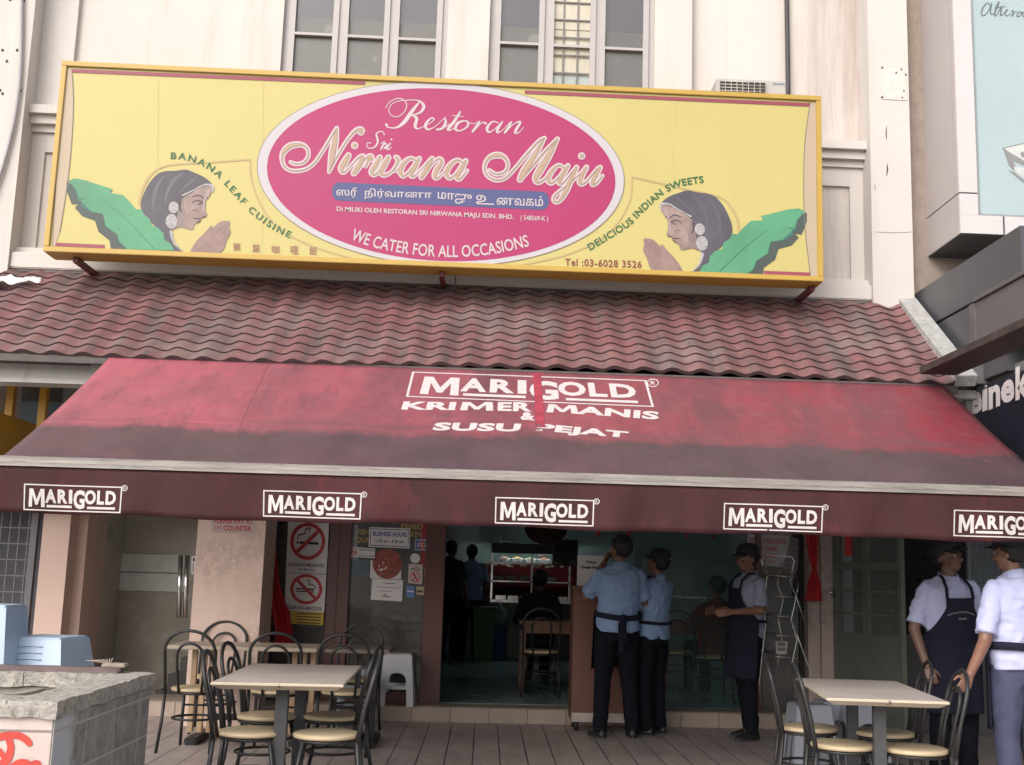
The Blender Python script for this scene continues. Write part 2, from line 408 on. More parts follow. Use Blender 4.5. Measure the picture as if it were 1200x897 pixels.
def awning_mat():
    """uv: u 0..1 left to right, v 0 at the roof, 1 at the front rail"""
    m = bpy.data.materials.new('faded_red_canvas'); m.use_nodes = True; nt = m.node_tree; p = nt.nodes['Principled BSDF']
    uv = nt.nodes.new('ShaderNodeUVMap'); sx = nt.nodes.new('ShaderNodeSeparateXYZ'); nt.links.new(uv.outputs[0], sx.inputs[0])
    U, V = sx.outputs['X'], sx.outputs['Y']
    def mp(s):
        q = nt.nodes.new('ShaderNodeMapping'); q.inputs['Scale'].default_value = s; nt.links.new(uv.outputs[0], q.inputs['Vector']); return q.outputs['Vector']
    big = mp((5, 1.6, 1)); fine = mp((30, 9, 1)); streak = mp((26, 2.0, 1)); horiz = mp((3, 22, 1))
    c = ramp(nt, U, ((0.0, (0.36, 0.085, 0.115)), (0.36, (0.27, 0.062, 0.082)), (0.72, (0.235, 0.043, 0.058)), (0.95, (0.215, 0.020, 0.034))))
    c = mix(nt, ramp(nt, noise(nt, big, 1.6, 6, 0.7), ((0.40, 0.0), (0.7, 0.7))), c, (0.15, 0.058, 0.07))
    c = mix(nt, ramp(nt, noise(nt, streak, 1.0, 6, 0.75), ((0.48, 0.0), (0.72, 0.75))), c, (0.09, 0.042, 0.05))
    c = mix(nt, ramp(nt, noise(nt, fine, 1.4, 6, 0.8), ((0.5, 0.0), (0.8, 0.35))), c, (0.36, 0.16, 0.18))
    sk = nt.nodes.new('ShaderNodeMapping'); sk.inputs['Rotation'].default_value = (0, 0, 0.5); sk.inputs['Scale'].default_value = (11, 1.1, 1); nt.links.new(uv.outputs[0], sk.inputs['Vector'])
    ctr = ramp(nt, U, ((0.12, 0.0), (0.42, 0.8), (0.7, 0.75), (0.99, 0.35)))
    c = mix(nt, math_n(nt, 'MULTIPLY', ctr, ramp(nt, noise(nt, sk.outputs['Vector'], 1.1, 7, 0.72), ((0.44, 0.0), (0.62, 1.0)))), c, (0.10, 0.04, 0.05))
    # line of dirt across, a little above the wet band
    d = math_n(nt, 'ABSOLUTE', math_n(nt, 'SUBTRACT', V, math_n(nt, 'MULTIPLY_ADD', noise(nt, mp((3, .1, 1)), 1, 3), 0.06, 0.575)))
    ln = math_n(nt, 'MULTIPLY', ramp(nt, d, ((0.0, 1.0), (0.055, 0.0))), ramp(nt, noise(nt, horiz, 0.9, 5, 0.7), ((0.42, 0.0), (0.62, 0.75))))
    c = mix(nt, ln, c, (0.11, 0.05, 0.06))
    # wet-dirt band along the front
    edge = math_n(nt, 'MULTIPLY_ADD', noise(nt, mp((7, .5, 1)), 1.5, 6, 0.7), 0.30, -0.15)
    edge = math_n(nt, 'ADD', edge, math_n(nt, 'MULTIPLY', noise(nt, fine, 2.0, 5, 0.85), 0.11))
    band = ramp(nt, math_n(nt, 'ADD', V, edge), ((0.69, 0.0), (0.755, 1.0)))
    band = math_n(nt, 'MULTIPLY', band, ramp(nt, noise(nt, mp((6, 2.2, 1)), 1.2, 6, 0.7), ((0.3, 0.86), (0.6, 1.0))))
    grime = ramp(nt, noise(nt, mp((14, 3, 1)), 1.3, 6, 0.75), ((0.3, (0.042, 0.031, 0.036)), (0.75, (0.088, 0.058, 0.066))))
    c = mix(nt, math_n(nt, 'MULTIPLY', band, 0.93), c, grime)
    # bare pale crease patches
    c = mix(nt, ramp(nt, noise(nt, mp((40, 24, 1)), 1, 2, 0.6), ((0.72, 0.0), (0.78, 0.5))), c, (0.34, 0.15, 0.165))
    nt.links.new(c, p.inputs['Base Color']); p.inputs['Roughness'].default_value = 0.62
    bump(nt, noise(nt, mp((120, 40, 1)), 1.5, 5), 0.18, 0.004)
    return m
AWN = awning_mat()
VALM = pbr('grimy_maroon_canvas', (0.050, 0.0165, 0.019), 0.75, 0.3, 2.2, stretch=(1.5, 1, 0.6), bmp=0.15, bscale=40, spec=0.25, speck=((0.12, 0.025, 0.03), 2.6, 0.56, 0.35))
RAILM = pbr('dirty_aluminium_rail', (0.27, 0.245, 0.225), 0.5, 0.3, 3, stretch=(1, 4, 14), metal=0.2, speck=((0.12, 0.1, 0.09), 7, 0.58, 0.7))

# ------------------------------------------------------------------ ground
g = MB(); g.quad((-300, -300, -0.16), (300, -300, -0.16), (300, 300, -0.16), (-300, 300, -0.16))
tag(g.build('road', pbr('worn_concrete_road', (0.30, 0.285, 0.27), 0.9, 0.25, 3, bmp=0.5, bscale=200)), kind='structure')
g = MB(); g.box(-9, 9, 4.2, 12.9, -0.15, 0.0)
tag(g.build('pavement', FLOOR), kind='structure')
g = MB(); g.box(-9, 9, 4.02, 4.198, -0.155, 0.006)
tag(g.build('kerb', FLASH), kind='structure')

# ------------------------------------------------------------------ main shophouse
YP, YW, YB = 9.55, 9.80, 9.72          # pier front, recessed wall, window bay
YST, YG = 11.13, 11.45                 # shop step, glazing line
ZTOP = 8.2
bld = thing('shophouse', 'cream plastered shophouse with upper windows behind the wide yellow sign', 'building', (0, 9.8, 0))
zx = lambda px, py, Y: at(px, py, Y=Y)
RP0, RP1 = zx(1020, 180, YP).x, zx(1067, 180, YP).x
LP1 = zx(26, 150, YP).x; LP0 = LP1 - 0.75
b0, b1 = zx(281, 60, YB).x, zx(811, 60, YB).x
w = MB()
zs = 3.55
ws = [(zx(331, 40, YB).x, zx(524, 45, YB).x), (zx(573, 50, YB).x, zx(767, 55, YB).x)]
ZW0, ZW1 = zx(430, 215, YB).z, 7.6       # window opening
w.box(LP1 - 0.1, b0, YW, YW + 0.2, zs, ZTOP); w.box(b1, RP0 + 0.1, YW, YW + 0.2, zs, ZTOP)
xs = [b0, ws[0][0], ws[0][1], ws[1][0], ws[1][1], b1]
for i in (0, 2, 4): w.box(xs[i], xs[i + 1], YB, YW + 0.2, ZW0, ZW1)
w.box(b0, b1, YB, YW + 0.2, zs, ZW0 - 0.001); w.box(b0, b1, YB, YW + 0.2, ZW1 + 0.001, ZTOP)
w.box(-9, LP0 - 0.001, YW, YW + 0.2, 2.9, ZTOP)
w.build('wall', WALL, bld)
for x0, x1 in ((LP0, LP1), (RP0, RP1)):
    p = MB(); p.box(x0, x1, YP, YW + 0.3, 2.3 if x0 < 0 else 2.86, ZTOP); p.build('pier', TRIM, bld)
# pilaster strips and mouldings in the side bays
xl = zx(92, 10, YW - 0.05).x
zc = zx(1000, 168, YW - 0.1).z
for (x0, x1) in ((LP1, b0), (b1, RP0)):
    tr = MB()
    if x0 < 0: tr.box(LP1, xl, YW - 0.05, YW, zc + 0.002, ZTOP)
    tr.box(x0, x1, YW - 0.16, YW, zc - 0.075, zc); tr.box(x0, x1, YW - 0.11, YW, zc - 0.15, zc - 0.076)
    tr.box(x0, x1, YW - 0.06, YW, zc - 0.21, zc - 0.151)
    tr.box(x0, x0 + 0.12, YW - 0.03, YW, zs, zc - 0.211); tr.box(x1 - 0.12, x1, YW - 0.03, YW, zs, zc - 0.211)
    tr.box(x0 + 0.121, x1 - 0.121, YW - 0.03, YW, zc - 0.38, zc - 0.211)
    tr.build('moulding', TRIM, bld)
zl = zx(985, 333, YW - 0.2).z
ld = MB(); ld.bbox(LP1, RP0, YW - 0.22, YW - 0.01, zl - 0.14, zl, 0.01); ld.box(LP1 + 0.002, RP0 - 0.002, YW - 0.14, YW - 0.012, zl + 0.001, zl + 0.06); ld.build('ledge', TRIM, bld)
st = MB(); st.box(RP1 + 0.001, RP1 + 3.0, YP + 0.12, YW + 0.3, 2.86, ZTOP); st.build('roughcast_strip', ROUGH, bld)

GLASSD = pbr('dusty_window_glass', (0.06, 0.055, 0.065), 0.12, 0.2, 2, spec=0.6)
FILMG = pbr('grey_window_film', (0.115, 0.11, 0.105), 0.35, 0.12, 3, speck=((0.3, 0.29, 0.27), 6, 0.6, 0.3))
FILMC = pbr('cream_curtain_film', (0.50, 0.45, 0.36), 0.5, 0.15, 3, stretch=(4, 1, 1))
FILMT = pbr('pale_teal_film', (0.34, 0.38, 0.36), 0.4, 0.1, 3)
def window(x0, x1, open_mid, px_split):
    win = thing('window', None, None, (x0, YB, ZW0)); win.parent = bld
    win.location = Vector((x0, YB, ZW0)) - bld.location
    YF0 = YB + 0.05
    fr = MB(); t = 0.05
    fr.box(x0, x0 + t, YF0, YF0 + 0.07, ZW0, ZW1); fr.box(x1 - t, x1, YF0, YF0 + 0.07, ZW0, ZW1)
    fr.box(x0 + t, x1 - t, YF0, YF0 + 0.07, ZW0, ZW0 + t); fr.box(x0 + t, x1 - t, YF0, YF0 + 0.07, ZW1 - t, ZW1)
    wd = (x1 - x0 - 2 * t) / 3
    for k in (1, 2): fr.box(x0 + t + wd * k - 0.018, x0 + t + wd * k + 0.018, YF0, YF0 + 0.07, ZW0 + t, ZW1 - t)
    fr.build('window_frame', WINF, win)
    for k in range(3):
        a = x0 + t + wd * k + (0.018 if k else 0); b = x0 + t + wd * (k + 1) - (0.018 if k < 2 else 0)
        s = MB(); q = 0.05
        zt = zx(px_split[0] + k * px_split[2], px_split[1] + k * px_split[3], YB + 0.02).z   # transom
        for (u0, u1, v0, v1) in ((a, a + q, ZW0 + t, ZW1 - t), (b - q, b, ZW0 + t, ZW1 - t), (a + q, b - q, ZW0 + t, ZW0 + t + q), (a + q, b - q, ZW1 - t - q, ZW1 - t), (a + q, b - q, zt - 0.012, zt + 0.012)):
            s.box(u0, u1, YF0 - 0.02, YF0 + 0.045, v0, v1)
        s.build('casement', WINF, win)
        zf = zt + 0.17
        pn = MB()
        pn.mat(GLASSD).box(a + q, b - q, YF0 + 0.02, YF0 + 0.026, zf, ZW1 - t - q)
        if open_mid and k == 1:
            pn.mat(FILMC).box(a + q, b - q, YF0 + 0.02, YF0 + 0.026, zt - 0.26, zf); pn.mat(FILMT).box(a + q, b - q, YF0 + 0.02, YF0 + 0.026, ZW0 + t + q, zt - 0.26)
            pn.mat(FILMC).box(a + q, b - q, YF0 + 0.013, YF0 + 0.019, zf, ZW1 - t - q)
        else:
            pn.mat(FILMG).box(a + q, b - q, YF0 + 0.02, YF0 + 0.026, ZW0 + t + q, zf)
        pn.build('pane', None, win)
        if open_mid and k == 1:
            gr = MB()
            for xx in (0.27, 0.66): gr.box(a + q + (b - a - 2 * q) * xx - 0.006, a + q + (b - a - 2 * q) * xx + 0.006, YF0 + 0.0, YF0 + 0.012, ZW0 + t + q, ZW1 - t - q)
            z = ZW0 + 0.1
            while z < ZW1 - 0.1:
                gr.box(a + q, b - q, YF0 - 0.002, YF0 + 0.008, z, z + 0.012); z += 0.17
            gr.build('security_grille', pbr('grille_grey', (0.16, 0.15, 0.14), 0.5), win)
    sill = MB(); sill.bbox(x0 - 0.05, x1 + 0.05, YB - 0.06, YB + 0.05, ZW0 - 0.08, ZW0, 0.01); sill.build('sill', TRIM, win)
window(ws[0][0], ws[0][1], False, (363, 39, 65, 3.4))
window(ws[1][0], ws[1][1], True, (605, 50, 65, 3.4))
rf = MB(); rf.box(-9, 6.4, 9.9, 20, ZTOP, ZTOP + 0.2); rf.build('roof_slab', WALL, bld)
# verandah ceiling, header wall above the glazing, step
vc = MB(); vc.box(-2.95, 3.72, 8.55, YG + 0.2, 2.79, 2.85); vc.build('verandah_ceiling', SOFFIT, bld)
hd = MB(); hd.box(-4.6, 3.72, YG + 0.02, YG + 0.2, 2.45, 2.788); hd.build('header_wall', pbr('teal_wall', (0.16, 0.22, 0.215), 0.6, 0.1, 2), bld)
STEPT = pbr('beige_step_tile', (0.36, 0.285, 0.235), 0.45, 0.1, 3)
sp = MB(); x = -4.6; zstep = 0.137
while x < 3.7:
    sp.bbox(x + 0.002, min(3.72, x + 0.358), YST, YST + 0.05, 0.001, zstep - 0.004, 0.003); x += 0.36
sp.mat(STEPT).box(-4.6, 3.72, YST + 0.045, YG + 0.3, 0.0005, zstep)
sp.mats = [STEPT]; sp.m = [0] * len(sp.f)
sp.build('step', None, bld)
CEIL = 2.786
# left fascia beam under the eave
fb = MB(); za, zb = zx(60, 410, 8.62).z, zx(60, 445, 8.62).z
fb.box(-6.5, -2.6, 8.62, 8.8, zb, za + 0.01); fb.box(-6.5, -2.6, 8.6, 8.82, zb - 0.03, zb - 0.001); fb.build('fascia_beam', SOFFIT, bld)
# party-wall column at far left and column with the pay notice
xa, xb = zx(50, 620, 11.2).x, zx(82, 620, 11.2).x
cl = MB(); cl.mat(BEIGE2).box(xa, xb, 11.2, 12.0, 0.001, 2.786); cl.box(xb, xb + 0.09, 11.42, 12.0, 0.001, 2.785)
cl.build('party_wall_column', BEIGE, bld)
xa2, xb2 = zx(230, 640, 10.55).x, zx(310, 640, 10.55).x
cl = MB(); cl.box(xa2, xb2, 10.55, 11.1, 0.001, 2.786); cl.build('column', BEIGE, bld)
# stair lobby behind, left
LOB = pbr('tan_lobby_wall', (0.44, 0.41, 0.365), 0.35, 0.1, 2)
LOBT = pbr('lobby_wall_tile', (0.35, 0.315, 0.27), 0.25, 0.12, 4)
lo = MB(); lo.mat(LOB).box(xb + 0.09, xa2 + 0.3, 12.6, 12.7, 1.22, 2.786); lo.mat(LOBT).box(xb + 0.09, xa2 + 0.3, 12.585, 12.7, 0.001, 1.219)
lo.mat(LOB).box(xa2 + 0.2, xa2 + 0.3, YG, 12.58, 0.001, 2.786)
lo.mat(LOB).box(xb + 0.0, xb + 0.088, 12.001, 12.7, 0.001, CEIL)
lo.build('lobby_wall', None, bld)
sx0 = zx(186, 800, 11.9).x
sr = MB()
for i in range(5): sr.box(sx0 + 0.11 * i, xa2 + 0.18, 11.8, 12.58, 0.16 * i + 0.001, 0.16 * (i + 1))
sr.build('staircase', pbr('dark_stair', (0.022, 0.02, 0.02), 0.5), bld)
wb = MB(); a, b = zx(114, 648, 12.55), zx(216, 694, 12.55)
zm = (a.z + b.z) / 2
wb.bbox(a.x, b.x, 12.55, 12.58, b.z, zm - 0.006, 0.004); wb.bbox(a.x, b.x, 12.55, 12.58, zm + 0.006, a.z, 0.004)
tag(wb.build('white_wall_panel', pbr('white_panel', (0.66, 0.66, 0.66), 0.4)), 'two pale panels one above the other on the lobby wall left of the pay notice column', 'wall panel')

# ------------------------------------------------------------------ shop interior shell
TEAL = pbr('teal_floor', (0.25, 0.38, 0.37), 0.2, 0.15, 2, spec=0.5)
ix0, ix1 = -2.0, 3.6
sh = MB(); sh.box(ix0, ix1, YG + 0.05, 19, 0.02, zstep + 0.003); sh.build('shop_floor', TEAL, bld)
IW = pbr('interior_wall_teal', (0.27, 0.37, 0.365), 0.6, 0.1, 2)
sh = MB(); sh.box(ix0 - 0.1, ix0, YG + 0.2, 19, 0.001, 2.97); sh.box(ix1, ix1 + 0.1, YG + 0.2, 19, 0.001, 2.97); sh.box(ix0 - 0.1, ix1 + 0.1, 19, 19.1, 0.001, 3.6)
sh.box(ix0, ix1, YG + 0.2, 19, 3.2, 3.3)
sh.build('shop_wall', IW, bld)
pa = MB(); pa.box(zx(745, 650, 15.2).x, ix1, 15.2, 15.3, zstep + 0.004, 3.19); pa.build('partition', IW, bld)
pa = MB(); a, b = zx(500, 600, 18.6), zx(563, 600, 18.6)
pa.box(a.x, b.x, 18.6, 18.99, zstep + 0.004, 3.19); pa.build('back_wall_panel', pbr('pale_wall', (0.34, 0.37, 0.39), 0.6, 0.08), bld)

# ------------------------------------------------------------------ tiled roof over the verandah
YE, YR = 8.40, 9.62
ze = zx(600, 431, YE).z; zr = zx(600, 338, YR).z
xR0 = -5.6
xRe = zx(1120, 441, YE).x
roof = thing('tiled_roof', 'wavy red metal tile roof strip between the sign and the canopy', 'roof', (0, YE, ze))
rows, per, amp = 11, 0.215, 0.0145
TEDG = pbr('tile_gap_shade', (0.055, 0.03, 0.032), 0.8, 0.3, 9)  # dark riser colour stands in for the gap shadow under each tile row
rm = MB().mat(TILE); nx = int((xRe - xR0) / per * 16)
nrm = Vector((0, -(zr - ze), YR - YE)).normalized()
def tile_pt(u, row, t):
    x = xR0 + (xRe - xR0) * u
    s = (row + t) / rows
    sag = 0.02 * sin(x * 0.9 + 0.5) * (1 - s)
    h = amp * (sin(2 * pi * x / per) + 0.10 * sin(4 * pi * x / per)) + 0.012 * (1 - t)
    return Vector((x, YE + (YR - YE) * s, ze + (zr - ze) * s + sag)) + nrm * h
for r in range(rows):
    o = len(rm.v)
    vs = [tile_pt(i / nx, r, t) for t in (0.0, 0.12, 0.999) for i in range(nx + 1)]
    vs += [tile_pt(i / nx, r, 0.0) - nrm * 0.03 for i in range(nx + 1)]
    fs = []
    for k in range(2): fs += [(k * (nx + 1) + i, k * (nx + 1) + i + 1, (k + 1) * (nx + 1) + i + 1, (k + 1) * (nx + 1) + i) for i in range(nx)]
    rm.add(vs, fs, True)
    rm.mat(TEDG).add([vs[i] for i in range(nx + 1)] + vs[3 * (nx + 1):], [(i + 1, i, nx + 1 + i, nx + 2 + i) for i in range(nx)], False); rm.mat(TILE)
rm.build('tile_sheet', None, roof)
gb = MB(); gb.box(xR0, xRe + 0.02, YE + 0.01, YE + 0.05, ze - 0.075, ze - 0.012); gb.box(xR0, xRe + 0.02, YE + 0.051, YE + 0.4, ze - 0.06, ze - 0.035); gb.build('eave_board', pbr('eave_grey', (0.09, 0.075, 0.072), 0.7, 0.3, 5), roof)
fl = MB()
p0, p1 = Vector((xRe - 0.01, YE - 0.03, ze)), Vector((xRe + 0.0, YR, zr))
for k, (a, wd) in enumerate(((0.0, 0.15),)):
    A = [p0 + nrm * 0.055, p0 + Vector((wd, 0, 0)) + nrm * 0.065, p1 + Vector((wd, 0, 0)) + nrm * 0.065, p1 + nrm * 0.055]
    fl.add(A + [q - nrm * 0.09 for q in A], [(0, 1, 2, 3), (7, 6, 5, 4), (0, 4, 5, 1), (1, 5, 6, 2), (2, 6, 7, 3), (3, 7, 4, 0)], False)
fl.build('edge_flashing', FLASH, roof)
tf = MB(); tf.box(LP1, RP0, YR - 0.02, YW, zr - 0.02, zl - 0.141); tf.build('ridge_flashing', pbr('dark_flashing', (0.15, 0.13, 0.125), 0.8, 0.25, 6), roof)
us = MB(); us.quad((xR0, YE + 0.06, ze - 0.07), (xRe, YE + 0.06, ze - 0.07), (xRe, YR, zr - 0.07), (xR0, YR, zr - 0.07)); us.build('underlay', DARK, roof, solid=0.01)
# torn plastic on the roof, far left
pl = MB()
cq = at(10, 340, Y=9.3)
sl_dir = Vector((0, YR - YE, zr - ze)).normalized()
def crumple(u, v):
    s_ = (cq.y - YE) / (YR - YE); base = Vector((cq.x, cq.y, ze + (zr - ze) * s_))
    a = (u - 0.5) * 0.50; b = (v - 0.5) * 0.22 * (1 - 0.75 * u) + 0.05 * u + 0.015 * sin(u * 19)
    return base + Vector((a, 0, 0)) + sl_dir * b + nrm * (0.062 + 0.012 * sin(u * 17 + v * 6) + 0.008 * sin(u * 31 - v * 14))
pl.grid(crumple, 24, 10)
tag(pl.build('plastic_sheet', pbr('torn_white_plastic', (0.7, 0.7, 0.68), 0.3, 0.3, 20), solid=0.002), 'torn white plastic sheet caught on the roof tiles at the far left', 'plastic')
# ------------------------------------------------------------------ the big signboard
YS = 9.0
tl, br_ = at(72, 72.5, Y=YS), at(963, 331.5, Y=YS); bl_, tr_ = at(52, 294, Y=YS), at(963.7, 112.5, Y=YS)
sx0_, sx1_ = (tl.x + bl_.x) / 2, (br_.x + tr_.x) / 2; sz0, sz1 = (bl_.z + br_.z) / 2, (tl.z + tr_.z) / 2
sign = thing('signboard', 'wide yellow restaurant signboard with a pink oval and praying women', 'sign', ((sx0_ + sx1_) / 2, YS, sz0))
fr = MB(); T = 0.042; D = 0.25
fr.bbox(sx0_, sx1_, YS - 0.012, YS + D, sz0, sz0 + T, 0.004); fr.bbox(sx0_, sx1_, YS - 0.012, YS + D, sz1 - T, sz1, 0.004)
fr.bbox(sx0_, sx0_ + T, YS - 0.012, YS + D, sz0 + T, sz1 - T, 0.004); fr.bbox(sx1_ - T, sx1_, YS - 0.012, YS + D, sz0 + T, sz1 - T, 0.004)
fr.build('frame', YFRAME, sign)
bk = MB(); bk.box(sx0_ + T, sx1_ - T, YS + 0.01, YS + D - 0.01, sz0 + T, sz1 - T); bk.build('face', YFACE, sign)
BRK = pbr('dark_red_bracket', (0.13, 0.02, 0.025), 0.5, 0.2, 6)
for px in (92, 518, 950):
    a = at(px, 296 + (px - 92) * 0.042, Y=YS + 0.17)
    b = MB(); b.box(a.x - 0.02, a.x + 0.02, YS + 0.12, YW - 0.002, sz0 - 0.045, sz0 - 0.002); b.build('bracket', BRK, sign)
ws_ = MB(); q = at(533, 330, Y=YS + 0.2); ws_.tube([q + Vector((0, 0, 0.05)), q + Vector((0.006, 0.0, -0.03)), q + Vector((-0.005, 0.01, -0.09))], 0.005, 5); ws_.build('wire_end', BLACKM, sign)
def SG(px, py, layer=0): return at(px, py, Y=YS + 0.008 - 0.0016 * layer)
def Z(ox, oy, s):
    return lambda pts, ws=1.0: [((p[0] / s + ox), (p[1] / s + oy)) + ((p[2] / s,) if len(p) > 2 else ()) for p in pts]
def art(name, m, build):
    mb = MB(); build(mb); return mb.build(name, m, sign)
for px_ in (185, 308, 788, 860):
    art('panel_joint', pbr('pale_joint_film', (0.50, 0.43, 0.20), 0.35, 0.03, 2, spec=0.3), lambda mb: poly(mb, [(px_, 84 + (px_ - 84) * .0435), (px_ + .8, 84 + (px_ - 84) * .0435), (px_ - 1.2, 289 + (px_ - 62) * .04), (px_ - 2, 289 + (px_ - 62) * .04)], SG, 0.3))
# crimson rules and side slivers
if True:
    for (x0, y0, x1, y1, h) in ((84, 81, 428, 95.5, 4), (615, 106, 949, 121, 4), (65, 284.5, 122.5, 287.1, 4.0), (895, 317.5, 949, 319.6, 4.0)):
        art('red_rule', CRIMF, lambda mb: poly(mb, [(x0, y0), (x1, y1), (x1, y1 + h), (x0, y0 + h)], SG, 1.6))
SLL = [(76.8, 79.5), (71, 130), (66, 205), (61.5, 288.5), (64, 289), (70, 272), (79, 215), (84, 165), (86, 118), (84, 81)]
SLR = [(949.5, 120.5), (944, 160), (942, 200), (943, 262), (950, 324), (957, 325), (957, 230), (956.5, 121)]
for S_ in (SLL, SLR): art('cream_sliver', CREAMF, lambda mb: poly(mb, S_, SG, 1.0))
SLM = pbr('grey_line_film', (0.15, 0.13, 0.11), 0.5)
for S_ in (SLL[5:], SLL[:4], SLR[:5]): art('sliver_outline', SLM, lambda mb: ribbon(mb, [(x, y, 0.9) for x, y in S_], SG, 1.4, 4))
# pointed arches behind the heads
ARL = [(163, 240, 3), (167, 222, 3), (178, 204, 2.6), (197, 194, 2.2), (240, 191, 2), (293, 187, 2)]
ARL2 = [(293, 187, 2), (295, 212, 2), (307, 243, 2), (330, 270, 2), (372, 291, 2), (430, 307.5, 2)]
ARR = [(866, 272, 3), (864, 257, 3), (855, 241, 2.6), (842, 231, 2.2), (800, 221, 2), (740.7, 207.5, 2)]
ARR2 = [(740.7, 207.5, 2), (738, 236, 2), (722, 264, 2), (700, 283, 2), (660, 300, 2), (605, 312, 2)]
for S_ in ((ARL, ARL2), (ARR, ARR2)): art('ochre_arch', OCHREF, lambda mb: [ribbon(mb, p, SG, 0.6, 8) for p in S_])
# oval
art('oval_outline', pbr('oval_line_film', (0.2, 0.17, 0.13), 0.5), lambda mb: poly(mb, ellipse_pts(516.5, 204, 215.6, 108, shear=0.04), SG, 1.5))
art('white_oval', WHITEF, lambda mb: poly(mb, ellipse_pts(516.5, 204, 214.6, 107.2, shear=0.04), SG, 2))
art('pink_oval', MAGENTA, lambda mb: poly(mb, ellipse_pts(517, 205, 204.2, 101, shear=0.04), SG, 3))
# blue pill
def pill(mb):
    x0, x1, h, sl = 389, 643.5, 21.5, 0.046
    pts = []
    for cx, a0 in ((x1 - 9, -90), (x1 - 9, 0), (x0 + 9, 90), (x0 + 9, 180)):
        up = a0 in (-90, 180)
        for k in range(7):
            a = radians(a0 + 15 * k)
            pts.append((cx + 9 * cos(a), (213.5 + 9 if up else 213.5 + h - 9) + 9 * sin(a) + sl * (cx - x0)))
    poly(mb, pts, SG, 4)
art('blue_pill', BLUEF, pill)
# ---- lettering in script: pen strokes (x, y, width) in picture units of the sign
z1, z2, z3, z4 = Z(320, 140, 9.967), Z(430, 150, 9.23), Z(555, 150, 7.5), Z(440, 105, 6.667)
BIG = []
BIG += [z1(s) for s in (
 [(205, 500, 46), (265, 522, 48), (350, 508, 50), (405, 445, 52), (408, 360, 52), (355, 305, 58), (280, 296, 74), (190, 318, 84), (120, 390, 72), (106, 470, 58), (130, 545, 52), (190, 592, 50), (280, 604, 50), (400, 575, 50), (500, 490, 50), (600, 340, 50), (690, 190, 50), (745, 105, 52)],
 [(747, 105, 46), (728, 220, 84), (700, 380, 100), (675, 520, 76), (655, 615, 46)],
 [(655, 615, 46), (740, 450, 50), (850, 270, 50), (930, 165, 56), (985, 124, 66), (1028, 128, 84), (1025, 150, 80)],
 [(952, 306, 84), (955, 306, 84)],
 [(880, 425, 76), (835, 505, 92), (798, 575, 84), (815, 618, 60), (860, 600, 48), (940, 510, 46), (1010, 440, 52), (1050, 432, 62)],
 [(1050, 432, 66), (1010, 530, 92), (945, 628, 78)],
 [(950, 628, 46), (1030, 520, 46), (1090, 450, 54), (1140, 432, 70), (1150, 465, 76)])]
BIG += [z2(s) for s in (
 [(25, 322, 60), (0, 390, 52), (-25, 425, 44), (40, 330, 44)],
 [(140, 322, 66), (85, 415, 80), (52, 480, 70), (85, 508, 52), (140, 455, 44), (215, 335, 48)],
 [(232, 322, 66), (180, 415, 80), (150, 482, 70), (190, 512, 54), (265, 478, 46), (325, 395, 52), (335, 340, 62), (312, 318, 54)],
 [(300, 470, 40), (370, 432, 40)],
 [(545, 365, 44), (480, 330, 52), (405, 375, 68), (362, 460, 76), (392, 520, 56), (450, 480, 44), (540, 360, 44)],
 [(565, 335, 62), (510, 435, 80), (475, 505, 66), (512, 522, 46), (600, 435, 40), (690, 338, 44)],
 [(705, 335, 62), (650, 435, 80), (590, 533, 66)],
 [(610, 520, 40), (715, 385, 42), (780, 335, 52), (808, 375, 66), (755, 460, 78), (735, 525, 68), (770, 540, 46), (880, 435, 40)],
 [(1045, 385, 44), (980, 350, 52), (905, 398, 68), (860, 480, 76), (892, 543, 56), (950, 510, 44), (1045, 380, 44)],
 [(1068, 360, 62), (1010, 460, 80), (975, 535, 66), (1010, 552, 48), (1085, 462, 42)])]
BIG += [z3(s) for s in (
 [(138, 373, 34), (200, 408, 38), (275, 388, 40), (302, 322, 40), (272, 262, 46), (210, 240, 58), (140, 262, 50), (98, 330, 40), (115, 412, 40), (195, 460, 40), (280, 440, 40), (360, 362, 40), (470, 230, 40), (570, 122, 40), (622, 92, 40)],
 [(622, 92, 36), (540, 235, 66), (450, 375, 76), (408, 455, 56)],
 [(410, 460, 40), (520, 335, 40), (640, 195, 40), (738, 98, 42)],
 [(738, 98, 36), (670, 225, 66), (585, 370, 76), (545, 445, 64), (568, 480, 48), (625, 452, 38), (690, 370, 36)],
 [(800, 355, 36), (745, 330, 40), (685, 385, 56), (655, 448, 60), (682, 486, 46), (740, 445, 36), (820, 345, 36)],
 [(828, 335, 48), (775, 425, 62), (752, 480, 52), (790, 482, 38), (880, 370, 34)],
 [(905, 348, 48), (855, 455, 62), (800, 575, 60), (745, 648, 44), (705, 640, 40), (720, 590, 38), (840, 490, 36), (965, 378, 34)],
 [(949, 248, 62), (951, 248, 62)],
 [(992, 348, 48), (945, 430, 62), (938, 488, 52), (985, 478, 38), (1095, 352, 36)],
 [(1112, 350, 48), (1062, 440, 62), (1045, 495, 50), (1082, 485, 38), (1132, 422, 36)])]
art('script_outline', pbr('white_letter_film', (0.48, 0.41, 0.415), 0.4, 0.02, 2, spec=0.3), lambda mb: [ribbon(mb, p, SG, 4.0 + 0.02 * i, 8, grow=0.4) for i, p in enumerate(BIG)])
art('script_gap', pbr('taupe_letter_film', (0.27, 0.16, 0.15), 0.4), lambda mb: [ribbon(mb, p, SG, 5.0 + 0.02 * i, 8, grow=-3.5) for i, p in enumerate(BIG)])
art('script_fill', TANF, lambda mb: [ribbon(mb, [(a, b, c) for a, b, c in p], SG, 6.0 + 0.02 * i, 8, grow=-4.6) for i, p in enumerate(BIG) if max(c for _, _, c in p) > 5])
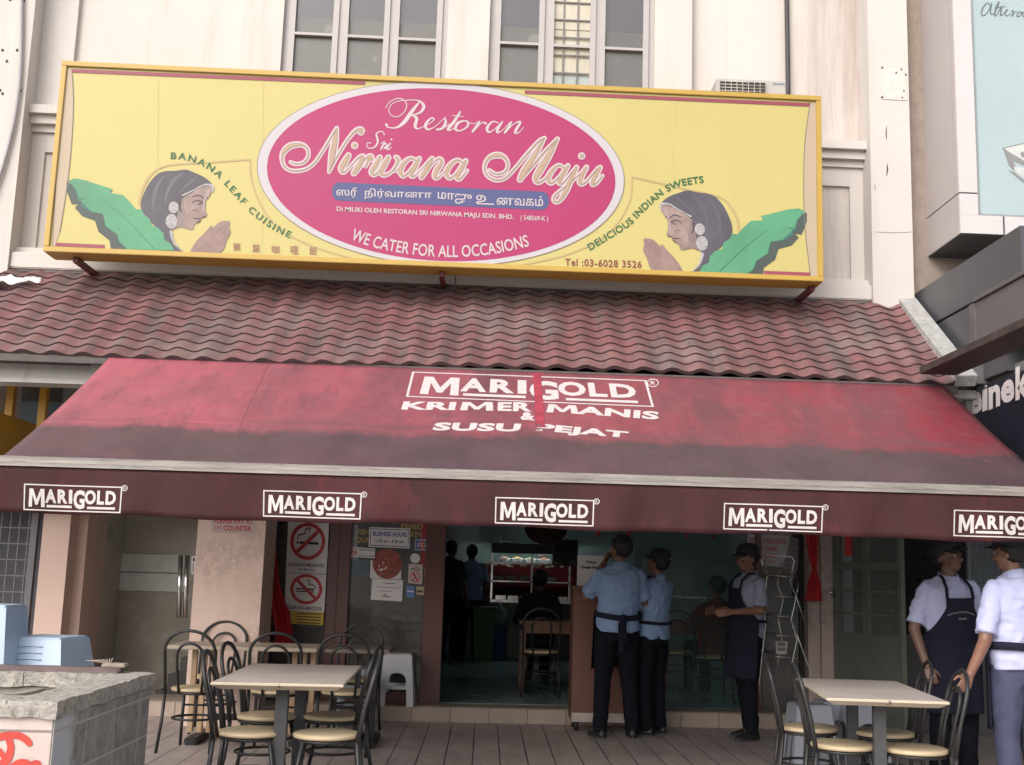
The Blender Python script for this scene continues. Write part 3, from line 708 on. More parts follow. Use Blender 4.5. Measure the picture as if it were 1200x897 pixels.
SMALL = [z4(s) for s in (
 [(80, 142, 8), (115, 95, 8), (185, 70, 9), (238, 100, 9), (235, 160, 9), (180, 212, 9), (122, 200, 8), (106, 150, 8), (150, 100, 8), (250, 84, 8), (335, 88, 12), (378, 130, 30), (350, 180, 22), (280, 203, 8)],
 [(352, 88, 10), (290, 165, 34), (225, 255, 38), (165, 298, 18), (100, 296, 12), (85, 275, 26)],
 [(285, 203, 10), (322, 225, 30), (310, 285, 30), (330, 308, 14), (372, 292, 8), (430, 262, 8), (458, 232, 12), (432, 226, 14), (392, 275, 28), (405, 312, 20), (450, 300, 9), (500, 260, 8), (545, 218, 8)],
 [(542, 222, 10), (548, 262, 26), (520, 305, 24), (478, 314, 16)],
 [(520, 310, 8), (580, 270, 8)],
 [(662, 176, 18), (612, 255, 30), (565, 312, 24), (600, 312, 10), (655, 262, 8)],
 [(602, 204, 8), (685, 212, 8)],
 [(695, 245, 10), (645, 262, 26), (625, 310, 24), (665, 322, 12), (718, 290, 18), (722, 255, 16), (695, 245, 10), (760, 268, 8), (812, 250, 8)],
 [(815, 250, 14), (790, 290, 28), (758, 330, 20)],
 [(770, 322, 8), (830, 262, 10), (862, 266, 22)],
 [(960, 262, 10), (915, 252, 14), (873, 300, 28), (885, 334, 18), (930, 312, 8), (990, 252, 8)],
 [(992, 252, 16), (955, 310, 28), (955, 336, 20), (990, 320, 8), (1050, 258, 8)],
 [(1062, 254, 14), (1040, 298, 28), (1010, 338, 20)],
 [(1020, 328, 8), (1090, 264, 10), (1132, 256, 20), (1105, 305, 28), (1090, 338, 20), (1118, 338, 10), (1158, 296, 7)])]
SMALL += [z2(s) for s in (
 [(186, 78, 15), (178, 50, 13), (140, 40, 14), (102, 66, 20), (112, 112, 28), (116, 160, 28), (84, 208, 20), (30, 222, 14), (-2, 196, 12), (10, 162, 12), (44, 168, 14)],
 [(150, 172, 12), (192, 150, 14), (172, 190, 24), (150, 234, 20)],
 [(160, 216, 10), (200, 172, 14), (216, 192, 20), (186, 222, 22), (215, 222, 10)],
 [(252, 168, 20), (218, 222, 24), (240, 234, 14), (266, 205, 10)],
 [(264, 125, 26), (266, 125, 26)])]
art('script_white', MATS['white_letter_film'], lambda mb: [ribbon(mb, [(a, b, c * 0.78) for a, b, c in p], SG, 4.5 + 0.02 * i, 8) for i, p in enumerate(SMALL)])
art('white_lettering', MATS['white_letter_film'], lambda mb: text_line(mb, 'Di MILIKI OLEH RESTORAN SRI NIRWANA MAJU SDN. BHD.', 394.6, 249.2, 602, 258.8, 7.2, SG, 5, 0.018))
art('white_lettering', MATS['white_letter_film'], lambda mb: text_line(mb, '( 548569-K )', 610, 259.6, 642.5, 261.2, 7.4, SG, 5, 0.01))
art('white_lettering', MATS['white_letter_film'], lambda mb: text_path(mb, 'WE CATER FOR ALL OCCASIONS', [(410.5, 281), (440, 291), (480, 298.5), (515, 301.5), (545, 301.5), (580, 298), (620.5, 289)], 14.2, SG, 5, 0.012))
art('white_lettering', MATS['white_letter_film'], lambda mb: text_line(mb, 'ஸரீ', 394, 231.5, 419, 232.5, 12.5, SG, 5.4, 0.008))
art('white_lettering', MATS['white_letter_film'], lambda mb: text_line(mb, 'நிர்வாணா', 427, 233.5, 506, 236.0, 13, SG, 5.4, 0.010))
art('white_lettering', MATS['white_letter_film'], lambda mb: text_line(mb, 'மாஜு', 513, 237.0, 553, 240.5, 12, SG, 5.4, 0.010))
art('white_lettering', MATS['white_letter_film'], lambda mb: (text_line(mb, 'உ', 558, 239.5, 579, 240.3, 11, SG, 5.4, 0.0), text_line(mb, 'ணவகம்', 582, 240.3, 636.5, 242, 12, SG, 5.4, 0.010)))

def greens(mb):
    text_path(mb, 'BANANA LEAF CUISINE', [(200, 186.5), (215, 187.6), (235, 194), (251, 204.5), (264, 218), (281, 237), (296, 252.5), (318, 268.5), (339, 279.5)], 8, SG, 1.6, 0.022, 1.35)
    text_path(mb, 'DELICIOUS INDIAN SWEETS', [(692, 294), (710, 283), (726.7, 273), (741.8, 262), (752, 251), (773, 232), (784, 224.5), (799, 218.5), (825, 214.3)], 8.4, SG, 1.6, 0.022, 1.08)
art('green_lettering', GREENT, greens)
art('phone_number', BROWNF, lambda mb: text_line(mb, 'Tel :03-6028 3526', 662, 311.5, 752, 314.5, 8.6, SG, 1.6, 0.02, 1.1))
art('red_characters', pbr('brick_sign_film', (0.26, 0.095, 0.06), 0.4), lambda mb: [text_line(mb, ch, cx - 4.6, cy + 5, cx + 4.6, cy + 5.3, 9.6, SG, 1.6, 0.004) for ch, cx, cy in (('蕉', 277.6, 289.4), ('葉', 300, 291), ('咖', 323, 292), ('哩', 345, 293), ('飯', 367, 294))])
# ---- the women and leaves: left one drawn, right one mirrored
KM = 1023.5
SIDE = 0
def both(mb, pts, layer, smooth=True, k=4):
    if SIDE == 0: poly(mb, pts, SG, layer, smooth, k)
    else: poly(mb, [(KM - x, y + 0.0415 * (KM - 2 * x)) for x, y in pts][::-1], SG, layer, smooth, k)
def both_r(mb, pts, layer, k=6):
    if SIDE == 0: ribbon(mb, pts, SG, layer, k)
    else: ribbon(mb, [(KM - x, y + 0.0415 * (KM - 2 * x), w) for x, y, w in pts], SG, layer, k)
_one = art
def art(name, m, build):
    global SIDE
    for SIDE in (0, 1): _one(name, m, build)
zw, zf = Z(155, 190, 7.8), Z(0, 150, 5.98)
L3 = zf([(466, 378), (466, 440), (503, 536), (548, 532), (524, 560), (575, 618), (665, 650), (690, 728), (768, 790), (776, 846), (900, 852), (860, 790), (760, 640), (640, 520), (560, 420)])
L2 = zf([(470, 376), (500, 372), (540, 470), (545, 520), (600, 492), (560, 540), (632, 590), (722, 604), (738, 690), (820, 748), (832, 800), (890, 852), (960, 854), (900, 700), (700, 500), (560, 380)])
L1 = zf([(478, 372), (520, 354), (600, 368), (700, 402), (790, 430), (768, 456), (860, 470), (912, 522), (952, 572), (990, 570), (1008, 608), (1050, 638), (1060, 682), (1110, 702), (1146, 742), (1152, 786), (1196, 812), (1222, 860), (896, 852), (838, 800), (822, 748), (742, 690), (722, 606), (640, 586), (590, 536), (562, 508), (620, 490), (552, 498), (538, 440)])
art('leaf_shadow', LEAF3, lambda mb: both(mb, L3, 1.3, False)); art('leaf_edge', LEAF2, lambda mb: both(mb, L2, 1.7, False)); 
def cut(mb):
    both(mb, zw([(80, 425), (86, 345), (118, 262), (170, 172), (240, 105), (310, 84), (400, 80), (490, 70), (560, 95), (650, 135), (710, 180), (738, 222), (720, 225), (640, 232), (560, 268), (480, 312), (436, 360), (425, 460), (400, 590), (350, 640), (362, 720), (400, 775), (482, 826), (340, 822), (260, 650), (160, 540), (100, 480)]), 1.2, True)
art('headscarf', SCARF, cut)
art('painted_face', FACEF, lambda mb: both(mb, zw([(722, 222), (728, 262), (712, 306), (690, 336), (674, 352), (670, 392), (668, 440), (682, 478), (672, 505), (640, 510), (630, 528), (618, 548), (598, 560), (568, 572), (562, 598), (548, 620), (500, 611), (440, 595), (385, 612), (352, 640), (390, 560), (412, 500), (424, 420), (442, 350), (520, 296), (620, 236)]), 1.6, True))
art('face_shadow', pbr('face_shade_film', (0.185, 0.135, 0.128), 0.4, 0.15, 12), lambda mb: both(mb, zw([(446, 352), (474, 338), (468, 400), (486, 470), (478, 540), (500, 590), (545, 612), (500, 608), (440, 593), (392, 610), (395, 560), (414, 500), (428, 420)]), 1.8, True))
art('scarf_fold', pbr('scarf_fold_film', (0.085, 0.078, 0.095), 0.4, 0.2, 4), lambda mb: [both_r(mb, zw(p), 1.5) for p in ([(300, 120, 8), (240, 200, 26), (200, 320, 30), (190, 440, 10)], [(460, 100, 8), (380, 170, 30), (320, 280, 26), (300, 380, 8)], [(600, 130, 6), (540, 180, 20), (470, 240, 14), (420, 300, 6)])])
art('face_highlight', pbr('face_light_film', (0.29, 0.215, 0.21), 0.4, 0.12, 9), lambda mb: both(mb, zw([(712, 250), (706, 296), (684, 326), (664, 350), (664, 398), (658, 440), (640, 450), (650, 360), (660, 320), (680, 262)]), 1.9, True))
def marks(mb):
    for pts in ([(550, 318, 9), (610, 305, 13), (655, 335, 9)], [(545, 372, 7), (590, 352, 12), (640, 372, 12), (600, 388, 9)], [(640, 505, 8), (665, 500, 11)], [(555, 512, 5), (600, 520, 12), (628, 516, 9)], [(590, 552, 7), (620, 538, 9)], [(684, 326, 12), (685, 327, 12)], [(440, 360, 20), (432, 420, 22), (452, 455, 12)], [(548, 450, 4), (580, 438, 5), (610, 462, 4)]):
        both_r(mb, zw(pts), 2.3)
art('face_line', DARKF, marks)
art('jewellery', SILVERF, lambda mb: (both_r(mb, zw([(735, 270, 12), (738, 232, 18), (715, 210, 20), (650, 212, 14), (560, 258, 10), (460, 305, 16)]), 2.6), both(mb, zw(ellipse_pts(378, 415, 46, 53, 20)), 2.6, False), both(mb, zw(ellipse_pts(358, 542, 53, 66, 20)), 2.8, False), both_r(mb, zw([(355, 640, 30), (375, 720, 20), (430, 790, 10), (478, 822, 8)]), 2.2)))
art('jewellery_detail', pbr('dark_jewel_film', (0.22, 0.20, 0.20), 0.4), lambda mb: [both_r(mb, zw([(378 + 24 * cos(a), 415 + 28 * sin(a), 7), (379 + 24 * cos(a), 416 + 28 * sin(a), 7)]), 3.1, 2) for a in [k * pi / 3 for k in range(6)]] + [both_r(mb, zw([(358 + 34 * cos(a), 542 + 42 * sin(a), 8), (359 + 34 * cos(a), 543 + 42 * sin(a), 8)]), 3.3, 2) for a in [k * pi / 4 for k in range(8)]])
art('praying_hand', HANDF, lambda mb: both(mb, zw([(550, 826), (552, 775), (600, 708), (660, 650), (700, 605), (722, 580), (742, 598), (800, 548), (850, 540), (892, 548), (886, 600), (898, 645), (862, 720), (800, 830)]), 1.6, True))
art('finger_line', pbr('finger_line_film', (0.20, 0.125, 0.12), 0.4), lambda mb: [both_r(mb, zw(p), 2.1) for p in ([(735, 600, 5), (725, 650, 7), (742, 670, 4)], [(840, 570, 6), (780, 640, 7), (735, 690, 4)], [(880, 590, 6), (820, 660, 7), (765, 725, 4)], [(888, 650, 7), (830, 710, 8), (775, 765, 4)], [(700, 610, 4), (640, 680, 4)])])
art('leaf_blade', LEAF1, lambda mb: both(mb, L1, 2.4, False))
art('leaf_vein', pbr('vein_film', (0.03, 0.17, 0.09), 0.4), lambda mb: both_r(mb, zf([(708, 494, 2), (800, 570, 5), (900, 660, 8), (1000, 760, 9), (1088, 856, 10)]), 2.9))
# ------------------------------------------------------------------ canopy
YB0, YB1 = 8.42, 6.70                   # at the eave, at the front rail
zt0, zt1 = at(620, 436, Y=YB0).z, at(600, 556, Y=YB1).z
ax0, ax1 = -2.775, 3.40
canopy = thing('awning', 'long faded red canvas awning with dirty front band and printed valance', 'awning', (0.3, YB0, zt0))
def aw(u, v, lift=0):
    x = ax0 + (ax1 - ax0) * u
    sag = -0.035 * sin(pi * v) * (1 - 0.25 * abs(sin(u * pi * 3))) + 0.006 * sin(u * 40 + v * 5) * v
    return Vector((x, YB0 + (YB1 - YB0) * v, zt0 + (zt1 - zt0) * v + sag + lift))
cm = MB(); cm.grid(aw, 120, 36); co = cm.build('canopy_cloth', AWN, canopy)
uvl = co.data.uv_layers.new(name='UVMap')
for poly_ in co.data.polygons:
    for li in poly_.loop_indices:
        vi = co.data.loops[li].vertex_index
        uvl.data[li].uv = ((vi % 121) / 120, (vi // 121) / 36)
md = co.modifiers.new('thickness', 'SOLIDIFY'); md.thickness = 0.004; md.offset = -1
rl = MB()
prof = [(-0.035, -0.028), (-0.035, 0.012), (-0.012, 0.03), (0.02, 0.028), (0.02, -0.028)]
rl.loft([[Vector((x, YB1 + a, zt1 - 0.012 + b)) for a, b in prof] for x in [ax0 + (ax1 - ax0) * i / 40 for i in range(41)]], smooth=False)
rl.box(ax0, ax1, YB1 - 0.038, YB1 - 0.0352, zt1 - 0.02, zt1 - 0.014)
rl.build('front_rail', RAILM, canopy)
for u in (0.02, 0.35, 0.66, 0.98):
    x = ax0 + (ax1 - ax0) * u
    a = MB(); a.tube([(x, YB1 + 0.03, zt1 - 0.03), (x + 0.02, 7.5, 2.2), (x + 0.02, YB0 - 0.02, zt0 - 0.18)], 0.018, 8); a.build('support_arm', BLACKM, canopy)
zv0, zv1 = zt1 - 0.04, at(600, 620, Y=YB1).z
def val(u, v):
    x = ax0 + (ax1 - ax0) * u
    lo = zv1 + 0.008 + 0.006 * sin(u * 19) + 0.004 * sin(u * 53 + 1)
    wave = (0.016 * sin(u * 31 + 0.7) + 0.012 * sin(u * 83 + 2) + 0.006 * sin(u * 140)) * v
    return Vector((x, YB1 - 0.02 + wave, zv0 + (lo - zv0) * v))
vm = MB(); vm.grid(val, 160, 8); vm.build('valance', VALM, canopy, solid=0.003)
# ---- printed marks on it
pn = Vector((0, -(zt1 - zt0), (YB1 - YB0))).normalized()
if pn.z < 0: pn = -pn
P0 = Vector((0, YB0, zt0))
def AWP(px, py, layer=0):
    q = at_plane(px, py, P0, pn)
    for _ in range(2):
        v = (YB0 - q.y) / (YB0 - YB1); u = (q.x - ax0) / (ax1 - ax0)
        s = aw(min(1, max(0, u)), min(1, max(0, v)))
        q = at_plane(px, py, Vector((q.x, q.y, s.z)) if False else Vector((0, s.y, s.z)), pn)
    return q + pn * (0.004 + 0.0012 * layer)
def VAP(px, py, layer=0):
    q = at(px, py, Y=YB1 - 0.02)
    u = (q.x - ax0) / (ax1 - ax0); v = (zv0 - q.z) / (zv0 - zv1)
    return Vector((q.x, val(min(1, max(0, u)), min(1, max(0, v))).y - 0.004 - 0.0012 * layer, q.z))
def logo(mb, fn, lay, box=True, lw=13, subdiv=6):
    """word mark in units of its frame: 1 x 1"""
    W, H = 990.0, 275.0
    P = lambda x, y: (x / W, y / H)
    def rect(x0, y0, x1, y1):
        n = subdiv; L = max(abs(x1 - x0), abs(y1 - y0)); n = max(1, int(L / 120))
        for i in range(n):
            a, b = i / n, (i + 1) / n
            if abs(x1 - x0) > abs(y1 - y0): pts = [P(x0 + (x1 - x0) * a, y0), P(x0 + (x1 - x0) * b, y0), P(x0 + (x1 - x0) * b, y1), P(x0 + (x1 - x0) * a, y1)]
            else: pts = [P(x0, y0 + (y1 - y0) * a), P(x1, y0 + (y1 - y0) * a), P(x1, y0 + (y1 - y0) * b), P(x0, y0 + (y1 - y0) * b)]
            poly(mb, pts, fn, lay)
    if box:
        rect(0, 0, W, lw); rect(0, H - lw, W, H); rect(0, lw, lw, H - lw); rect(W - lw, lw, W, H - lw)
    def t(s, x0, x1, y0, y1, b=0.042):
        text_quad(mb, s, P(x0, y1), P(x1, y1), P(x1, y0), P(x0, y0), fn, lay, b)
    t('M', 52, 208, 48, 238); t('A', 212, 318, 48, 192); t('R', 332, 432, 48, 192); t('I', 446, 482, 48, 192)
    t('G', 494, 612, 48, 246); t('O', 612, 726, 46, 194); t('L', 738, 812, 48, 192); t('D', 826, 932, 48, 192)
    rect(226, 212, 478, 238); rect(640, 218, 930, 242)
def bil(tl, tr, br, bl, base):
    def fn(u, v, lay=0):
        return base((tl[0] * (1 - u) + tr[0] * u) * (1 - v) + (bl[0] * (1 - u) + br[0] * u) * v, (tl[1] * (1 - u) + tr[1] * u) * (1 - v) + (bl[1] * (1 - u) + br[1] * u) * v, lay)
    return fn
def regmark(mb, cx, cy, rx, ry, base, lay, rect_col=True):
    ribbon(mb, [(cx + rx * cos(a), cy + ry * sin(a), 1.0) for a in [2 * pi * k / 16 for k in range(17)]], base, lay, 2)
    text_quad(mb, 'R', (cx - rx * .4, cy + ry * .5), (cx + rx * .45, cy + ry * .5), (cx + rx * .45, cy - ry * .5), (cx - rx * .4, cy - ry * .5), base, lay + .4, 0.02)
for (x0, y0) in ((28.5, 567), (308.5, 574.5), (580.5, 582.5), (848.5, 589.5), (1117.5, 597.5)):
    mb = MB(); sl_ = 0.034
    logo(mb, bil((x0, y0), (x0 + 116, y0 + 116 * sl_), (x0 + 114.5, y0 + 31 + 116 * sl_), (x0 - 0.7, y0 + 31), VAP), 1)
    regmark(mb, x0 + 118.5, y0 + 5.5, 3.0, 3.0, VAP, 1)
    mb.build('valance_print', WHITEINK, canopy)
mb = MB()
logo(mb, bil((483, 436.5), (757.5, 446.5), (766.5, 478), (475.5, 466), AWP), 1, lw=10)
regmark(mb, 765, 449.7, 6.4, 4.4, AWP, 1)
text_quad(mb, 'KRI', (470, 481), (533, 481.7), (535, 472.2), (473, 471.5), AWP, 1, 0.045, 1.06)
text_quad(mb, 'M', (539, 481.8), (578, 482.4), (578.5, 472.3), (541, 472.2), AWP, 1, 0.045); text_quad(mb, 'ER', (583, 482.5), (623, 483.5), (624, 472.5), (583.5, 472.3), AWP, 1, 0.045, 1.06)
text_quad(mb, 'M', (640, 484), (678, 486.2), (676, 476.2), (642, 474.5), AWP, 1, 0.045)
text_quad(mb, 'ANIS', (675, 486.1), (772, 493), (772.5, 483.5), (677, 476.5), AWP, 1, 0.045, 1.06)
text_quad(mb, '&', (609.5, 493), (627, 494), (627, 484.5), (611, 484), AWP, 1, 0.05)
text_quad(mb, 'SUSU', (506, 505.5), (609, 507), (611, 497.5), (510, 496), AWP, 1, 0.05, 1.06)
text_quad(mb, 'PEJAT', (627, 508), (734.5, 516.5), (737, 507), (630, 497), AWP, 1, 0.05, 1.06)
mb.build('canopy_print', WHITEINK, canopy)
mb = MB()
for i in range(8):
    a, b = i / 8, (i + 1) / 8
    g_ = lambda t, e: ((624.3 if e == 0 else 633.6) + (4.0 if e == 0 else 5.4) * t, 438 + 64 * t)
    poly(mb, [g_(a, 0), g_(a, 1), g_(b, 1), g_(b, 0)], AWP, 2.2)
mb.build('seam_patch', pbr('bright_red_patch', (0.30, 0.035, 0.06), 0.6, 0.25, 9), canopy)
for pts in ([(315, 427.5, 1.2), (296, 468, 1.0), (273, 519, 1.2)], [(940, 455, 1.0), (958, 492, .8), (976, 531, 1.1)], [(722, 500, .7), (731, 520, .9)], [(560, 440, .6), (548, 500, .6)]):
    mb = MB(); ribbon(mb, pts, AWP, 0.6, 8); mb.build('seam', pbr('seam_grime', (0.15, 0.055, 0.065), 0.7, 0.3, 30), canopy)
mb = MB()
for i in range(14):
    cx, cy = 628 + random.uniform(0, 10), 501 + random.uniform(-3, 6)
    poly(mb, [(cx + random.uniform(.4, 2.2) * cos(a), cy + random.uniform(.3, 1.3) * sin(a)) for a in [k * 1.05 for k in range(6)]], AWP, 2.6 + i * 0.02)
mb.build('scuff', pbr('scuff_grime', (0.16, 0.07, 0.085), 0.7, 0.3, 30), canopy)

# ------------------------------------------------------------------ air conditioner, pipe and cable on the facade
a0, a1 = at(840, 90, Y=9.25), at(922, 93, Y=9.25)
acz = a0.z; acw = a1.x - a0.x
ac = thing('air_conditioner', 'white outdoor air conditioner unit peeking over the top of the sign', 'air conditioner', (a0.x, 9.25, acz - 0.56))
ACM = pbr('ivory_casing', (0.42, 0.395, 0.375), 0.45, 0.06, 4)
b = MB(); b.bbox(a0.x, a1.x, 9.27, 9.55, acz - 0.56, acz, 0.012); b.build('casing', ACM, ac)
b = MB(); gx1 = a0.x + acw * 0.70; gx0 = a0.x + 0.025
b.box(gx0, gx1, 9.262, 9.268, acz - 0.5, acz - 0.035); b.build('fan_opening', pbr('fan_dark', (0.07, 0.06, 0.055), 0.7, 0.4, 8), ac)
b = MB()
for k in range(17): b.tube([(gx0, 9.256, acz - 0.035 - 0.028 * k), (gx1, 9.256, acz - 0.035 - 0.028 * k)], 0.0045, 5)
for k in range(9): b.tube([(gx0 + (gx1 - gx0) * k / 8, 9.25, acz - 0.03), (gx0 + (gx1 - gx0) * k / 8, 9.25, acz - 0.5)], 0.0035, 5)
b.build('grille', ACM, ac)
b = MB(); L_ = lambda px, py, lay=0: at(px, py, Y=9.266)
text_quad(b, 'DAIKIN', (906, 99.5), (920.5, 100), (920.5, 97.6), (906, 97.1), L_, 0, 0.02); b.build('maker_mark', pbr('grey_blue_ink', (0.12, 0.2, 0.3), 0.5), ac)
pp = MB(); q0, q1 = at(922, 0, Y=9.76), at(923.5, 100, Y=9.76)
pp.tube([q0 + Vector((0, 0, 1.2)), q0, (q0 + q1) / 2, q1, q1 - Vector((0, 0, .4))], 0.022, 8)
tag(pp.build('drain_pipe', pbr('dark_pipe', (0.05, 0.045, 0.05), 0.6, 0.2, 5)), 'dark thin pipe running down the upper wall to the air conditioner', 'pipe')
cb = MB(); pts = [at(x, y, Y=YP - 0.03) for x, y in ((26, -30), (25.5, 0), (25, 40), (24, 80), (21.5, 110), (16, 145), (8, 178), (0, 205), (-14, 245))]
cb.tube(catmull([tuple(p) for p in pts], 5), 0.016, 8)
tag(cb.build('cable', pbr('grey_cable', (0.36, 0.34, 0.36), 0.5, 0.1, 3)), 'thick grey cable curving down the white pier at the far left', 'cable')
an = MB()
for x, y in ((28, 1), (12, 0), (20, 59), (3, 59), (8, 72), (24, 106), (0, 106), (3, 110)):
    q = at(x, y, Y=YP); an.ell((q.x, YP, q.z), (0.012, 0.01, 0.014), None, 6, 5)
for x, y in ((1034, 80), (1056, 82), (1034, 114.5), (1057, 115), (1050, 86), (1061, 88), (1059, 107)):
    q = at(x, y, Y=YP); an.ell((q.x, YP, q.z), (0.012, 0.01, 0.015), None, 6, 5)
an.build('fixing_hole', DARKF, bld)
cr = MB(); cr.mat(pbr('repair_plaster', (0.60, 0.55, 0.52), 0.9, 0.12, 20))
q0, q1 = at(1033, 80, Y=YP), at(1062, 118, Y=YP); cr.box(q0.x, q1.x, YP - 0.006, YP - 0.001, q1.z, q0.z)
cr.build('patched_plaster', None, bld)
for pts in ([(1039, 148, .5), (1038.5, 156, 1.3), (1039, 164, .5)], [(1039.5, 192, .6), (1040, 199, 1.8), (1039, 206, .6)], [(1025, 217, .8), (1026.0, 223, .6)], [(1026, 272, .4), (1050, 273, .45), (1068, 272, .4)]):
    mb = MB(); ribbon(mb, pts, lambda x, y, l=0: at(x, y, Y=YP - 0.002 - l * 1e-3), 0); mb.build('crack', DARKF, bld)

# ------------------------------------------------------------------ right-hand neighbour
XN = at(1081, 310, Y=YW).x
nb = thing('neighbour_shop', 'grey clad neighbouring shop with a white framed bay window at right', 'building', (XN + 1.2, 9.5, 0))
YN0 = 8.98
cz = at(1128, 274, Y=YN0).z
m_ = MB(); m_.mat(GREYCLAD)
seamz = at(1127, 227, Y=YN0).z; xj = XN
yj = at(1120, 250, X=XN).y
for (y0, y1) in ((YN0, yj - 0.006), (yj + 0.006, YW + 0.1)):
    for (z0, z1) in ((cz, seamz - 0.006), (seamz + 0.006, ZTOP)): m_.box(xj, xj + 0.05, y0, y1, z0, z1)
m_.mat(DARK).box(xj + 0.012, xj + 0.06, YN0 + 0.01, YW + 0.1, cz + 0.005, ZTOP)
m_.mat(DARKCLAD).box(XN + 0.001, XN + 4, YN0 + 0.005, YW + 0.1, cz - 0.01, cz - 0.001)
m_.build('bay_cladding', None, nb)
bw = 0.155; fx0, fx1 = XN, XN + 3.2
m_ = MB()
m_.box(fx0 + 0.001, fx0 + bw, YN0 - 0.02, YN0 - 0.0005, seamz + 0.006, ZTOP); m_.box(fx0 + 0.001, fx0 + bw, YN0 - 0.02, YN0 - 0.0005, cz + bw + 0.001, seamz - 0.006)
xs1 = at(1176, 280, Y=YN0).x
m_.box(fx0 + 0.001, xs1 - 0.008, YN0 - 0.02, YN0 - 0.0005, cz, cz + bw); m_.box(xs1 + 0.008, fx1, YN0 - 0.02, YN0 - 0.0005, cz, cz + bw)
m_.build('bay_frame', CLADWHITE, nb)
m_ = MB(); m_.box(fx0 + bw + 0.001, fx0 + bw + 0.02, YN0 - 0.012, YN0 + 0.02, cz + bw + 0.02, ZTOP); m_.box(fx0 + bw + 0.001, fx1, YN0 - 0.012, YN0 + 0.02, cz + bw + 0.001, cz + bw + 0.019); m_.build('bay_gasket', pbr('grey_gasket', (0.26, 0.28, 0.28), 0.5), nb)
CYG = pbr('pale_cyan_glass', (0.36, 0.445, 0.465), 0.08, 0.06, 0.7, spec=0.6)
m_ = MB(); m_.box(fx0 + bw + 0.021, fx1, YN0 + 0.0, YN0 + 0.012, cz + bw + 0.02, ZTOP); m_.build('bay_glass', CYG, nb)
GL = lambda x, y, l=0: at(x, y, Y=YN0 - 0.002 - 0.0008 * l)
m_ = MB()
zA = Z(980, 0, 5.436)
for pts in ([(985, 45, 6), (965, 20, 6), (935, 50, 9), (925, 90, 8), (945, 98, 6), (975, 60, 6), (990, 22, 8), (982, 80, 8), (1000, 90, 5), (1030, 40, 6), (1035, 12, 7), (1018, 50, 9), (1010, 98, 8), (1025, 92, 5), (1055, 40, 8), (1045, 95, 8), (1062, 92, 5)], [(1010, 52, 5), (1078, 42, 5)], [(1062, 92, 5), (1085, 72, 6), (1090, 60, 6), (1075, 80, 7), (1085, 102, 6), (1110, 90, 5)], [(1115, 75, 6), (1128, 68, 6), (1120, 105, 7), (1135, 80, 5), (1150, 75, 6)], [(1185, 80, 6), (1165, 78, 6), (1150, 100, 7), (1165, 105, 6), (1190, 76, 6), (1188, 104, 6), (1205, 98, 4)]):
    ribbon(m_, zA(pts), GL, 1)
m_.build('window_script', pbr('grey_script_ink', (0.13, 0.14, 0.15), 0.5), nb)
zB = Z(980, 150, 5.436)
m_ = MB()
for p in ([(1062, 130), (1100, 240), (1140, 280), (1130, 245), (1145, 250), (1125, 210), (1150, 220), (1240, 260), (1230, 235), (1180, 200)], [(1095, 270), (1130, 280), (1230, 360), (1225, 375)], [(1190, 150), (1172, 160), (1180, 185), (1215, 200), (1240, 190), (1220, 170), (1200, 165)]): poly(m_, zB(p), GL, 1)
ribbon(m_, zB([(1062, 130, 6), (1140, 112, 7), (1215, 95, 6)]), GL, 1.5)
m_.build('window_drawing', pbr('grey_drawing_film', (0.22, 0.22, 0.22), 0.5), nb)
m_ = MB(); poly(m_, zB([(1066, 130), (1215, 98), (1250, 230), (1180, 205)]), GL, 0.5)
poly(m_, zB([(1105, 245), (1145, 285), (1215, 330), (1235, 260)]), GL, 0.5); m_.build('window_drawing_fill', pbr('light_grey_film', (0.50, 0.52, 0.50), 0.4), nb)
# charcoal fascia running towards the street
XF = at(1075, 345, Y=YP).x + 0.02
cy_ = at(1195, 265, X=XF).y
zt_ = at(1140, 300, X=XF).z; zm_ = at(1100, 377, X=XF).z
m_ = MB()
m_.bbox(XF, XF + 3, cy_, YP + 0.1, zm_ + 0.006, zt_, 0.004); m_.bbox(XF + 0.012, XF + 3, cy_ + 0.3, YP + 0.1, zm_ - 0.62, zm_ - 0.004, 0.004)
m_.build('fascia', DARKCLAD, nb)
m_ = MB(); ya, yb = 8.35, 5.6
za_ = at(1150, 350, X=XF - 0.04).z
m_.bbox(XF - 0.05, XF + 2, yb, ya, za_, za_ + 0.035, 0.003); m_.bbox(XF - 0.03, XF + 2, yb, ya, za_ - 0.42, za_ - 0.002, 0.003)
m_.box(XF - 0.045, XF + 0.2, ya + 0.002, ya + 0.09, za_ - 0.62, za_ - 0.004)
m_.build('roller_box', pbr('grey_metal_box', (0.115, 0.11, 0.115), 0.45, 0.15, 4), nb)
m_ = MB(); q = at(1077.5, 438, Y=8.33); 
m_.bbox(q.x, q.x + 0.28, 5.4, 8.33, q.z - 0.005, q.z + 0.05, 0.004)
m_.build('metal_canopy', pbr('rusty_canopy_steel', (0.05, 0.038, 0.037), 0.6, 0.4, 5, speck=((0.10, 0.06, 0.045), 9, 0.6, 0.5)), nb)
XH = 3.70
m_ = MB(); m_.mat(pbr('olive_grey_wall', (0.20, 0.205, 0.195), 0.7, 0.08, 3)).box(XH + 0.03, XH + 0.2, 6.0, 9.0, 2.2, 2.95)
m_.mat(pbr('pale_post', (0.20, 0.20, 0.20), 0.6)).box(XH - 0.05, XH + 0.02, 8.62, 8.72, 2.0, 2.95)
m_.build('side_wall', None, nb)
m_ = MB(); q0, q1 = at(1132, 462, X=XH), at(1200, 434, X=XH)
zt_h = (q0.z + q1.z) / 2 + 0.01
m_.box(XH, XH + 0.028, 5.2, q0.y + 0.15, zt_h - 0.75, zt_h); 
bs = m_.build('banner', pbr('navy_banner', (0.018, 0.018, 0.032), 0.4, 0.1, 3), nb)
